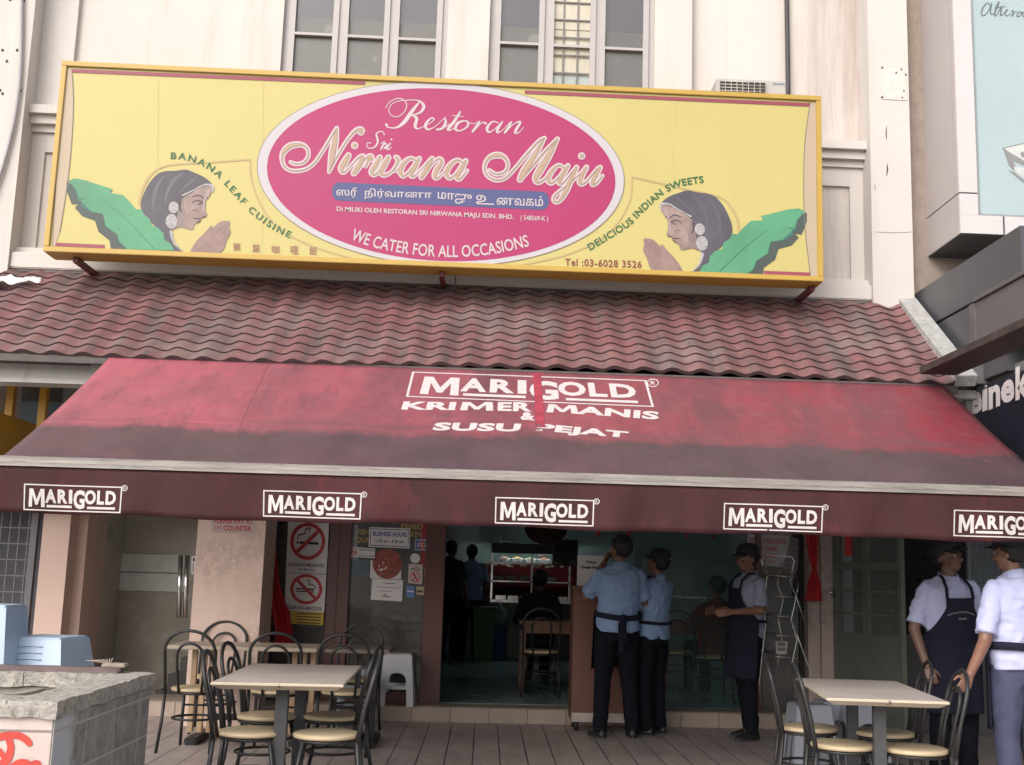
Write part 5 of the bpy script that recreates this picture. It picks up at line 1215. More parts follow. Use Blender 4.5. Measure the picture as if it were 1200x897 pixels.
for k in range(5):
    for r_ in range(2): b.box(cx - hw * .6 + k * hw * .26, cx - hw * .6 + k * hw * .26 + 0.008, 10.838, 10.848, q1.z + 0.03 + 0.045 * r_, q1.z + 0.06 + 0.045 * r_)
b.build('slot', pbr('slot_grey', (0.14, 0.14, 0.14), 0.6), bs_)

# ------------------------------------------------------------------ podium and its notice
pd = thing('podium', 'brown laminate counter podium where two staff lean', 'podium', (1.12, 10.95, 0))
PDM = pbr('brown_laminate', (0.14, 0.055, 0.038), 0.5, 0.12, 2.5, stretch=(6, 6, 0.6))
px0, px1 = X_(671, 760, 10.72), X_(757, 760, 10.72); zp = at(710, 688, Y=10.72).z
b = MB(); b.bbox(px0, px1, 10.72, 11.10, 0.09, zp - 0.025, 0.006); b.build('cabinet', PDM, pd)
b = MB(); b.bbox(px0 - 0.015, px1 + 0.015, 10.70, 11.115, zp - 0.024, zp, 0.006); b.build('top', PDM, pd)
b = MB(); b.bbox(px0 + 0.003, px1 - 0.003, 10.705, 10.719, 0.08, 0.16, 0.003); b.build('kick_strip', pbr('kick_aluminium', (0.42, 0.36, 0.32), 0.4, 0.15, 8), pd)
for x in (px0 + 0.05, px1 - 0.05):
    for y in (10.77, 11.05):
        b = MB(); b.tube([(x, y, 0.0), (x, y, 0.09)], 0.022, 8); b.build('caster', BLACKM, pd)
nt_ = thing('menu_notice', 'white upright order notice standing on the podium', 'notice', tuple(at(690, 690, Y=10.85)))
b = MB(); f = lambda x, y, l=0: at(x, y, Y=10.85 - 0.001 * l)
a_, c_ = at(677, 651, Y=10.85), at(707, 691, Y=10.85); b.bbox(a_.x, c_.x, 10.85, 10.862, zp + 0.001, a_.z, 0.002); b.build('card', PAPER, nt_)
b = MB(); text_quad(b, 'Please', (687, 660), (699, 660.5), (699, 657.5), (687, 657), lambda x, y, l=0: at(x, y, Y=10.846), 0, .03); text_quad(b, 'Order Here', (681, 666.5), (704, 667.2), (704, 663.8), (681, 663), lambda x, y, l=0: at(x, y, Y=10.846), 0, .03); b.build('print', BLACKINK, nt_)

# ------------------------------------------------------------------ furniture kinds
SEATM = pbr('cream_vinyl_seat', (0.50, 0.40, 0.26), 0.4, 0.1, 5, spec=0.4)
TOPM = pbr('cream_table_top', (0.43, 0.38, 0.345), 0.45, 0.1, 2.5, speck=((0.35, 0.31, 0.27), 3.2, 0.6, 0.5))
TEDGE = pbr('cream_table_edge', (0.52, 0.45, 0.35), 0.35, 0.05, 4)
WOOD = pbr('light_wood', (0.40, 0.27, 0.16), 0.5, 0.2, 5, stretch=(6, 6, 0.7))
REDWOOD = pbr('reddish_wood', (0.17, 0.075, 0.04), 0.45, 0.25, 4, stretch=(6, 1, 1))
def arc(cx, z0, w, h, y0, y1, n=14):
    """points of an arch of half width w, springing at z0, rising h"""
    return [(cx + w * -cos(pi * i / n), y0 + (y1 - y0) * sin(pi * i / n), z0 + h * sin(pi * i / n)) for i in range(n + 1)]
def make_chair():
    t = thing('bistro_chair', 'x', 'chair')
    s = MB(); s.loft([[Vector((0.19 * r * cos(2 * pi * k / 28), 0.185 * r * sin(2 * pi * k / 28) - 0.01, z)) for k in range(28)] for r, z in ((0.9, 0.434), (1.0, 0.437), (1.03, 0.448), (1.0, 0.459), (0.9, 0.464), (0.5, 0.466), (0.05, 0.466))]); s.build('seat', SEATM, t)
    s = MB(); s.tube([(0.17 * cos(2 * pi * k / 28), 0.168 * sin(2 * pi * k / 28) - 0.01, 0.424) for k in range(28)], 0.011, 7, True); s.build('seat_ring', BLACKM, t)
    s = MB(); s.tube([(-0.185, 0.17, 0.42), (-0.19, 0.20, 0.60)] + arc(0, 0.74, 0.19, 0.155, 0.235, 0.275) + [(0.19, 0.20, 0.60), (0.185, 0.17, 0.42)], 0.0125, 8); s.build('back_hoop', BLACKM, t)
    s = MB(); s.tube([(-0.085, 0.165, 0.43), (-0.10, 0.195, 0.60)] + arc(0, 0.70, 0.10, 0.10, 0.222, 0.245, 10) + [(0.10, 0.195, 0.60), (0.085, 0.165, 0.43)], 0.0105, 7); s.build('inner_hoop', BLACKM, t)
    for sx in (-1, 1):
        s = MB(); s.tube([(sx * 0.185, 0.17, 0.43), (sx * 0.19, 0.19, 0.22), (sx * 0.20, 0.235, 0.0)], 0.0125, 8); s.build('leg', BLACKM, t)
        s = MB(); s.tube([(sx * 0.135, -0.13, 0.424), (sx * 0.15, -0.165, 0.22), (sx * 0.165, -0.21, 0.0)], 0.0125, 8); s.build('leg', BLACKM, t)
    s = MB(); s.tube([(0.165 * cos(2 * pi * k / 24), 0.005 + 0.17 * sin(2 * pi * k / 24), 0.235) for k in range(24)], 0.009, 6, True); s.build('foot_ring', BLACKM, t)
    s = MB(); s.tube([(-0.15, -0.15, 0.31), (0.15, -0.15, 0.31)], 0.008, 6); s.build('stretcher', BLACKM, t)
    return t
chair0 = make_chair(); used = [False]
def chair(x, y, rz, label, group, z=0.0):
    o = copy_tree(chair0) if used[0] else chair0
    used[0] = True
    o.location = (x, y, z); o.rotation_euler = (0, 0, radians(rz)); o['label'] = label; o['group'] = group
    return o
G1, G2, G3 = 'black chairs round the left front table', 'black chairs along the back tables', 'black chairs round the right front table'
chair(-1.31, 6.92, 93, 'black tube chair at the near left corner of the left front table', G1)
chair(-1.36, 7.66, 86, 'black tube chair at the far left corner of the left front table', G1)
chair(-0.86, 6.88, -86, 'black tube chair at the near right corner of the left front table', G1)
chair(-0.93, 7.72, -95, 'black tube chair at the far right corner of the left front table', G1)
chair(-2.17, 9.24, 176, 'black tube chair in front of the back table, nearest the beige column edge', G2)
chair(-1.56, 9.2, 184, 'black tube chair at the right end of the cream back table', G2)
chair(-2.25, 10.28, 3, 'black tube chair behind the back table against the beige column', G2)
chair(-1.03, 9.22, 178, 'black tube chair in front of the dark edged back table', G2)
chair(-1.09, 10.30, -4, 'black tube chair behind the dark edged back table by the glass door', G2)
chair(2.10, 6.86, 82, 'black tube chair at the near left corner of the right front table', G3)
chair(2.11, 7.62, 80, 'black tube chair at the far left corner of the right front table', G3)
chair(2.49, 6.74, -97, 'black tube chair whose back the right-hand man is gripping', G3)
chair(2.56, 7.44, -99, 'black tube chair in front of the man in the dark apron', G3)
def table(x, y, rz, w, d, number, label, legs='post'):
    t = thing('dining_table', label, 'table')
    b = MB(); b.mat(TOPM)
    hw, hd = w / 2, d / 2
    ring = lambda k, z: [Vector((sx * (hw - k), sy * (hd - k), z)) for sx, sy in ((-1, -1), (1, -1), (1, 1), (-1, 1))]
    b.mat(TEDGE).loft([ring(0.045, 0.712), ring(0.0, 0.738), ring(0.0, 0.748), ring(0.006, 0.752)], caps=False, smooth=False)
    b.mat(TOPM).add(ring(0.006, 0.752), [(0, 1, 2, 3)], False); b.mat(BLACKM).add(ring(0.045, 0.712), [(3, 2, 1, 0)], False)
    b.build('table_top', None, t)
    for sy in (-1, 1):
        c = MB(); yy = sy * (hd - 0.24); c.bbox(-0.035, 0.035, yy - 0.025, yy + 0.025, 0.03, 0.711, 0.004); c.build('leg', pbr('dark_grey_leg', (0.05, 0.052, 0.055), 0.5, 0.15, 6), t)
        c = MB(); c.bbox(-0.26, 0.26, yy - 0.03, yy + 0.03, 0.0, 0.035, 0.006); c.build('foot_bar', BLACKM, t)
    c = MB(); c.bbox(-0.02, 0.02, -(hd - 0.27), hd - 0.27, 0.12, 0.16, 0.003); c.build('stretcher', BLACKM, t)
    if number:
        c = MB(); fn = lambda px, py, l=0: Vector((px, -hd - 0.001 + (0.738 - py) * 0 - 0.0, py))
        text_quad(c, number, (-0.022, 0.722), (0.018, 0.722), (0.018, 0.748), (-0.022, 0.748), lambda px, py, l=0: Vector((px, -hd - 0.0016 + max(0, 0.738 - py) * 1.75, py)), 0, 0.0); c.build('table_number', BLACKINK, t)
    t.location = (x, y, 0); t.rotation_euler = (0, 0, radians(rz)); return t
table(-1.135, 7.26, 1.5, 0.72, 1.32, '14', 'cream topped table with 14 written on its edge, in the left foreground')
table(2.30, 7.05, -7, 0.66, 1.28, '13', 'cream topped table with 13 written on its edge, in the right foreground')
def backtable(x0, x1, y0, y1, label, m_top, m_edge, m_leg, slats):
    t = thing('dining_table', label, 'table', ((x0 + x1) / 2, (y0 + y1) / 2, 0))
    b = MB(); b.mat(m_top).bbox(x0, x1, y0, y1, 0.725, 0.755, 0.006); b.build('table_top', None, t)
    for s, x in ((0, x0 + 0.24), (1, x1 - 0.14)):
        ym = (y0 + y1) / 2
        if slats:
            for k in (-1, 0, 1):
                c = MB(); c.bbox(x + k * 0.075 - 0.022, x + k * 0.075 + 0.022, ym - 0.02, ym + 0.02, 0.06, 0.724, 0.004); c.build('leg', WOOD, t)
        else:
            c = MB(); c.bbox(x - 0.022, x + 0.022, ym - 0.02, ym + 0.02, 0.05, 0.724, 0.004); c.build('leg', BLACKM, t)
        c = MB(); c.bbox(x - 0.05, x + 0.05, y0 + 0.02, y1 - 0.02, 0.0, 0.055, 0.01); c.build('foot_bar', BLACKM, t)
    c = MB(); c.bbox(x0 + 0.3, x1 - 0.3, (y0 + y1) / 2 - 0.02, (y0 + y1) / 2 + 0.02, 0.16, 0.21, 0.003); c.build('stretcher', BLACKM, t)
backtable(-2.48, -1.30, 9.42, 10.02, 'long cream back table standing in front of the beige column', pbr('beige_back_top', (0.40, 0.33, 0.26), 0.45, 0.1, 3), None, WOOD, True)
backtable(-1.24, -0.73, 9.42, 10.02, 'shorter grey brown back table in front of the glass door', pbr('grey_brown_top', (0.16, 0.125, 0.10), 0.4, 0.15, 3), None, BLACKM, False)

def make_stool(label, m, x, y, z, top=0.145, foot=0.20, h=0.46, arch_h=0.30, rung=True, ribs=False, rz=0, group=None):
    t = thing('plastic_stool', label, 'stool', (0, 0, 0), 0, group)
    b = MB(); hw = lambda zz: top + (foot - top) * (1 - zz / h)
    b.bbox(-top, top, -top, top, h - 0.02, h, 0.009); b.build('seat', m, t)
    b = MB()
    aw_, a_ = 0.62, []
    for q in range(4):
        R_ = Matrix.Rotation(q * pi / 2, 4, 'Z')
        out = [(-1, 0.0), (-1, h - 0.012), (1, h - 0.012), (1, 0.0), (aw_, 0.0)]
        pts = out + [(aw_ * 0.93 * cos(pi * k / 10) if 0 < k < 10 else (aw_ * 0.93 if k == 0 else -aw_ * 0.93), arch_h * (0.8 + 0.2 * sin(pi * k / 10))) for k in range(11)] + [(-aw_, 0.0)]
        tris = tessellate_polygon([[Vector((p[0], p[1], 0)) for p in pts]])
        vs = [R_ @ Vector((s * hw(z_), -hw(z_) + 0.002, z_)) for s, z_ in pts]
        b.add(vs, [tuple(f) for f in tris], False)
    o = b.build('leg_frame', m, t, solid=0.006)
    if rung:
        zr_ = 0.15; w_ = hw(zr_) - 0.012
        for q in range(4):
            c = MB(); c.box(-w_, w_, -w_ - 0.004, -w_ + 0.014, zr_, zr_ + 0.035, Matrix.Rotation(q * pi / 2, 4, 'Z')); c.build('rung', m, t)
    if ribs:
        for k in range(4):
            c = MB(); zz = h - 0.05 - 0.034 * k; w_ = hw(zz)
            c.tube([(-w_ * 0.62, -hw(zz - 0.03) - 0.004, zz - 0.03), (-w_ * 0.5, -w_ - 0.004, zz), (0.0, -w_ - 0.004, zz + 0.004), (w_ * 0.35, -w_ - 0.004, zz)], 0.004, 5); c.build('rib', m, t)
    t.location = (x, y, z); t.rotation_euler = (0, 0, radians(rz)); return t
BLUEP = pbr('pale_blue_plastic', (0.40, 0.49, 0.61), 0.4, 0.05, 3, speck=((0.25, 0.3, 0.36), 20, 0.7, 0.4))
WHITEP = pbr('white_plastic', (0.50, 0.51, 0.54), 0.4, 0.06, 3)
GREYP = pbr('bluish_grey_plastic', (0.30, 0.32, 0.38), 0.45, 0.06, 3)
# ledge behind the planter, on which the pale blue stools stand
PY = 4.87; PX = at(62, 860, Y=PY).x
PYE_ = at(181, 798, X=PX + 0.02).y
b = MB(); b.box(-5.0, -2.1, PYE_ + 0.03, 7.4, 0.0, 0.50)
CONC = pbr('weathered_concrete', (0.40, 0.38, 0.35), 0.9, 0.35, 5, bmp=0.6, bscale=50, speck=((0.09, 0.085, 0.075), 6, 0.56, 0.75))
tag(b.build('concrete_ledge', CONC), 'low concrete ledge behind the block planter that carries the blue stools', 'ledge')
s1_ = at(57, 746, Y=6.72); make_stool('smaller pale blue plastic stool with curved ribs, behind the planter', BLUEP, s1_.x - 0.01, 6.77, 0.50, 0.15, 0.235, s1_.z - 0.50, 0.16, False, True, -10)
s2_ = at(8, 709, Y=6.55); make_stool('taller pale blue plastic stool cut by the left edge, behind the planter', BLUEP, s2_.x - 0.11, 6.60, 0.50, 0.145, 0.20, s2_.z - 0.50, 0.2, False, False)
make_stool('white plastic stool on the step in front of the glass door', WHITEP, at(466, 800, Y=11.28).x, 11.28, zstep, 0.13, 0.165, 0.47, 0.30)
make_stool('pale stool half hidden behind the dark edged back table', GREYP, at(415, 800, Y=10.9).x, 10.85, 0.0, 0.13, 0.17, 0.50, 0.30)
GS = 'pale stools behind the right front table'
for px, Y, lb in ((948, 9.0, 'pale grey plastic stool farthest left behind the right front table'), (977, 9.25, 'pale grey plastic stool in the middle behind the right front table'), (1008, 9.05, 'pale grey plastic stool farthest right behind the right front table')):
    make_stool(lb, GREYP, at(px, 830, Y=Y).x, Y, 0.0, 0.13, 0.175, 0.46, 0.33, False, False, random.uniform(-8, 8), GS)

# ------------------------------------------------------------------ block planter
def block_mat(name, ax, painted):
    m = bpy.data.materials.new(name); m.use_nodes = True; nt = m.node_tree; p = nt.nodes['Principled BSDF']
    tc = nt.nodes.new('ShaderNodeTexCoord'); sx = nt.nodes.new('ShaderNodeSeparateXYZ'); nt.links.new(tc.outputs['Object'], sx.inputs[0])
    cb = nt.nodes.new('ShaderNodeCombineXYZ'); nt.links.new(sx.outputs[ax], cb.inputs[0]); nt.links.new(sx.outputs['Z'], cb.inputs[1])
    br = nt.nodes.new('ShaderNodeTexBrick'); br.offset = 0.0; br.inputs['Scale'].default_value = 1
    br.inputs['Brick Width'].default_value = 0.39; br.inputs['Row Height'].default_value = 0.19; br.inputs['Mortar Size'].default_value = 0.006; br.inputs['Mortar Smooth'].default_value = 0.3
    br.inputs['Color1'].default_value = (1, 1, 1, 1); br.inputs['Color2'].default_value = (0.75, 0.75, 0.75, 1); br.inputs['Mortar'].default_value = (0, 0, 0, 1)
    nt.links.new(cb.outputs[0], br.inputs['Vector'])
    v = mapped(nt, (1, 1, 1))
    if painted:
        c = ramp(nt, noise(nt, v, 3, 6, 0.7), ((0.3, (0.52, 0.42, 0.385)), (0.7, (0.64, 0.54, 0.51))))
        c = mix(nt, ramp(nt, noise(nt, v, 30, 4, 0.8), ((0.68, 0.0), (0.72, 0.8))), c, (0.2, 0.18, 0.16))
    else:
        c = ramp(nt, noise(nt, v, 9, 7, 0.8), ((0.3, (0.15, 0.14, 0.132)), (0.52, (0.30, 0.28, 0.262)), (0.75, (0.42, 0.395, 0.37))))
        # the first block still carries pale blue paint
        ed = ramp(nt, math_n(nt, 'MULTIPLY_ADD', noise(nt, v, 6, 5, 0.7), 0.34, sx.outputs['Y']), ((0.34, 1.0), (0.47, 0.0)))
        c = mix(nt, math_n(nt, 'MULTIPLY', ed, 0.85), c, (0.54, 0.56, 0.60))
    c = mix(nt, br.outputs['Fac'], mix(nt, 0.35, c, mix(nt, 1.0, c, br.outputs['Color'], 'MULTIPLY')), (0.42, 0.40, 0.37) if not painted else (0.25, 0.22, 0.2))
    nt.links.new(c, p.inputs['Base Color']); p.inputs['Roughness'].default_value = 0.92
    bump(nt, math_n(nt, 'SUBTRACT', noise(nt, v, 60, 5), br.outputs['Fac']), 0.5, 0.006)
    return m
pn_ = thing('block_planter', 'weathered concrete block planter with red graffiti in the lower left corner', 'planter', (PX, PY, 0.14))
PYE = at(181, 798, X=PX + 0.02).y; ZC = at(62, 842, Y=PY).z; T_ = 0.14
b = MB(); b.mat(block_mat('painted_blocks', 'X', True)).box(-6, PX, PY, PY + T_, -0.155, ZC); b.build('front_wall', None, pn_)
b = MB(); b.mat(block_mat('bare_blocks', 'Y', False)).box(PX - T_, PX - 0.0005, PY + T_ + 0.001, PYE, -0.155, ZC - 0.001)
b.box(PX - 0.002, PX + 0.003, PY + 0.0, PYE, -0.154, ZC - 0.002); b.build('side_wall', None, pn_)
b = MB(); b.box(-6, PX - T_ - 0.001, PYE - T_, PYE - 0.002, -0.155, ZC - 0.001); b.build('back_wall', CONC, pn_)
COP = pbr('mossy_coping', (0.36, 0.335, 0.30), 0.95, 0.35, 26, bmp=0.9, bscale=60, speck=((0.13, 0.12, 0.085), 34, 0.56, 0.7))
def coping(x0, x1, y0, y1, n, alongx):
    bm = bmesh.new(); bmesh.ops.create_cube(bm, size=1)
    for v in bm.verts: v.co = Vector(((x0 + x1) / 2 + v.co.x * (x1 - x0), (y0 + y1) / 2 + v.co.y * (y1 - y0), ZC + 0.035 + v.co.z * 0.066))
    bmesh.ops.subdivide_edges(bm, edges=list(bm.edges), cuts=5, use_grid_fill=True)
    bmesh.ops.subdivide_edges(bm, edges=[e for e in bm.edges if e.calc_length() > 0.05], cuts=2, use_grid_fill=True)
    from mathutils import noise as mn
    for v in bm.verts: v.co += mn.noise_vector(v.co * 11) * 0.007 + mn.noise_vector(v.co * 37) * 0.003
    me = MB(); bm.verts.index_update(); me.add([v.co.copy() for v in bm.verts], [[v.index for v in f.verts] for f in bm.faces], False); bm.free()
    me.build('coping_stone', COP, pn_)
x = PX + 0.02
while x > -5.5: coping(max(-5.5, x - 0.46), x - 0.004, PY - 0.02, PY + T_ + 0.05, 1, True); x -= 0.46
y = PY + T_ + 0.052
while y < PYE: coping(PX - T_ - 0.03, PX + 0.02, y + 0.003, min(PYE + 0.02, y + 0.3), 1, False); y += 0.3
x = PX - T_ - 0.032
while x > -5.5: coping(max(-5.5, x - 0.4), x - 0.004, PYE - T_ - 0.03, PYE + 0.02, 1, True); x -= 0.4
b = MB(); b.grid(lambda u, v: Vector((-6 + (PX - T_ + 6) * u, PY + T_ + (PYE - PY - 2 * T_) * v, ZC - 0.04 + 0.02 * sin(u * 40 + v * 9) + 0.012 * sin(u * 90) * cos(v * 31))), 60, 20); b.build('soil', pbr('planter_soil', (0.07, 0.065, 0.035), 0.95, 0.5, 12, bmp=0.8, bscale=40), pn_)
GP = lambda x, y, l=0: at(x, y, Y=PY - 0.003 - 0.0008 * l)
b = MB(); zg = Z(0, 760, 6.0)
for pts in ([(-60, 640, 50), (20, 618, 54), (120, 612, 52), (180, 640, 50), (205, 668, 46)], [(60, 640, 46), (75, 700, 50), (50, 780, 56), (-10, 830, 60)], [(-40, 690, 40), (10, 740, 40), (40, 800, 44), (20, 860, 40)], [(90, 830, 50), (150, 800, 46), (205, 818, 44), (200, 880, 40)], [(225, 815, 44), (268, 810, 40), (275, 880, 40)]):
    ribbon(b, zg(pts), GP, 1)
b.build('graffiti', pbr('red_spray_paint', (0.50, 0.055, 0.04), 0.7, 0.25, 9), pn_)
q0, q1 = at(-30, 788.5, Y=PYE - 0.05), at(143, 794, Y=PYE - 0.05)
b = MB(); b.bbox(-4.5, q1.x, PYE - 0.09, PYE - 0.03, ZC + 0.068, ZC + 0.095, 0.004); b.box(-4.5, q1.x - 0.01, PYE - 0.10, PYE - 0.091, ZC + 0.068, ZC + 0.083)
tag(b.build('metal_bar', pbr('brownish_steel_bar', (0.14, 0.105, 0.105), 0.4, 0.3, 6, metal=0.3)), 'brownish steel bar lying along the rear coping of the planter', 'bar')
b = MB(); c = at(132, 790, Y=PYE - 0.06); b.bbox(c.x - 0.05, c.x + 0.07, PYE - 0.1, PYE - 0.02, ZC + 0.0955, ZC + 0.115, 0.006)
for k in range(7): b.tube([(c.x - 0.04 + k * 0.004, PYE - 0.06, ZC + 0.112), (c.x - 0.09 + 0.012 * k, PYE - 0.08 + 0.01 * k, ZC + 0.124 + 0.002 * k), (c.x - 0.13 + 0.02 * k, PYE - 0.08 + 0.012 * k, ZC + 0.126)], 0.003, 4)
tag(b.build('frayed_rag', pbr('frayed_fibre', (0.30, 0.25, 0.2), 0.9, 0.3, 20)), 'frayed bit of rag at the end of the steel bar', 'rag')
# steel handles and small sign of the lobby door
hd_ = thing('lobby_door', 'glass lobby door with tall steel pull handles left of the column', 'door', (X_(216, 700, 11.45), 11.45, 0))
for px in (212, 219.5):
    b = MB(); u, v = at(px, 651, Y=11.42), at(px - 2.5, 724, Y=11.42); b.tube([u, v], 0.022, 10); b.tube([u + Vector((0, 0, -.06)), u + Vector((0, .05, -.06))], 0.01, 6); b.tube([v + Vector((0, 0, .06)), v + Vector((0, .05, .06))], 0.01, 6); b.build('handle', STEEL, hd_)
b = MB(); b.box(X_(107, 700, 11.45), X_(228, 700, 11.45), 11.447, 11.453, zstep + 0.003, CE - 0.003); b.build('glass_leaf', glass_mat('lobby_glass', (0.12, 0.11, 0.10), 0.03, (0.97, 0.97, 0.96)), hd_)
poster('door_label', 'narrow white label on the lobby glass beside the column', 'sticker', ((224.5, 652), (230, 652.3), (229.5, 673), (224, 672.5)), 11.42, PAPER, [('print', BLACKINK, lambda mb, f: (RQ(mb, f, .3, .1, .7, .3), RQ(mb, f, .3, .4, .5, .9)))])
# ------------------------------------------------------------------ people
from mathutils import noise as mnoise
def cap_(mb, a, b, ra, rb, n=12):
    a, b = Vector(a), Vector(b); d = (b - a); L = d.length or 1e-6; d /= L
    pts, rs = [], []
    for k in (85, 60, 30): pts.append(a - d * ra * sin(radians(k))); rs.append(ra * cos(radians(k)))
    pts.append(a); rs.append(ra); pts.append(b); rs.append(rb)
    for k in (30, 60, 85): pts.append(b + d * rb * sin(radians(k))); rs.append(rb * cos(radians(k)))
    mb.tube(pts, rs, n)
def remesh(mb, voxel, it, name, m, parent, folds=0.0, fscale=(14, 14, 7)):
    me = bpy.data.meshes.new(name); me.from_pydata([tuple(v) for v in mb.v], [], mb.f); me.update()
    o = bpy.data.objects.new('tmp', me); COL.objects.link(o)
    r = o.modifiers.new('r', 'REMESH'); r.mode = 'VOXEL'; r.voxel_size = voxel
    s = o.modifiers.new('s', 'SMOOTH'); s.factor = 0.5; s.iterations = it
    dg = bpy.context.evaluated_depsgraph_get(); dg.update()
    out = bpy.data.meshes.new_from_object(o.evaluated_get(dg)); bpy.data.objects.remove(o); bpy.data.meshes.remove(me)
    if folds:
        nr = [v.normal.copy() for v in out.vertices]
        for v, n_ in zip(out.vertices, nr):
            p = Vector((v.co.x * fscale[0], v.co.y * fscale[1], v.co.z * fscale[2]))
            q = mnoise.noise(p + 0.6 * mnoise.noise_vector(p * 0.7))
            v.co += n_ * folds * ((0.5 - 1.9 * abs(q)) * 0.7 + 0.4 * mnoise.noise(p * 2.3) - 0.15)
    for p in out.polygons: p.use_smooth = True
    out.materials.clear(); out.materials.append(m); out.name = name
    ob = bpy.data.objects.new(name, out); COL.objects.link(ob); ob.parent = parent
    return ob
def hand(mb, w, d, pn, sgn, curl):
    w, d, pn = Vector(w), Vector(d).normalized(), Vector(pn).normalized()
    pn = (pn - d * pn.dot(d)).normalized(); s = d.cross(pn) * sgn
    for k, (o, L) in enumerate(((0.030, 0.074), (0.011, 0.084), (-0.010, 0.078), (-0.029, 0.062))):
        kn = w + d * (0.088 - 0.004 * abs(k - 1)) + s * o
        cap_(mb, w + d * 0.01 + s * o * 0.45, kn, 0.0155, 0.0125, 8)
        a = kn; ang = 0.0; c = curl * (0.9 + 0.12 * k)
        for q, f in enumerate((0.45, 0.31, 0.24)):
            ang += c * (0.8 if q == 0 else 1.0)
            b = a + (d * cos(ang) + pn * sin(ang)) * L * f
            cap_(mb, a, b, 0.0098 - 0.0008 * q, 0.0092 - 0.0008 * q, 7); a = b
    t0 = w + d * 0.025 + s * 0.022; t1 = t0 + (d * 0.65 + s * 0.6 + pn * 0.35).normalized() * 0.045; t2 = t1 + (d * 0.8 + s * 0.1 + pn * 0.55).normalized() * 0.034
    cap_(mb, t0, t1, 0.014, 0.011, 8); cap_(mb, t1, t2, 0.0108, 0.009, 8)
SKIN_D = pbr('dark_brown_skin', (0.15, 0.085, 0.06), 0.5, 0.1, 14)
SKIN_M = pbr('brown_skin', (0.20, 0.10, 0.068), 0.5, 0.1, 14)
HAIR = pbr('black_hair', (0.007, 0.006, 0.007), 0.6, 0.3, 60, stretch=(1, 1, .2))
NAVY = pbr('navy_cap_cloth', (0.012, 0.013, 0.022), 0.8, 0.2, 20)
TROU = pbr('black_navy_trousers', (0.007, 0.008, 0.013), 0.9, 0.25, 8, spec=0.15)
TROUB = pbr('navy_trousers', (0.050, 0.055, 0.105), 0.8, 0.2, 8)
SHIRT_B = pbr('light_blue_shirt', (0.215, 0.32, 0.52), 0.75, 0.06, 6, bmp=0.1, bscale=300)
SHIRT_L = pbr('lavender_blue_shirt', (0.43, 0.45, 0.66), 0.75, 0.06, 6, bmp=0.1, bscale=300)
SHIRT_G = pbr('greyish_blue_shirt', (0.28, 0.31, 0.42), 0.75, 0.06, 6, bmp=0.1, bscale=300)
APR = pbr('dark_navy_apron', (0.014, 0.014, 0.028), 0.9, 0.2, 8, spec=0.2)
SHOE = pbr('black_shoe', (0.016, 0.016, 0.018), 0.5, 0.2, 15)
SOLE = pbr('dark_sole', (0.05, 0.045, 0.045), 0.7, 0.2, 15)
EYEW = pbr('eye_white', (0.55, 0.52, 0.48), 0.3, 0.05, 10)
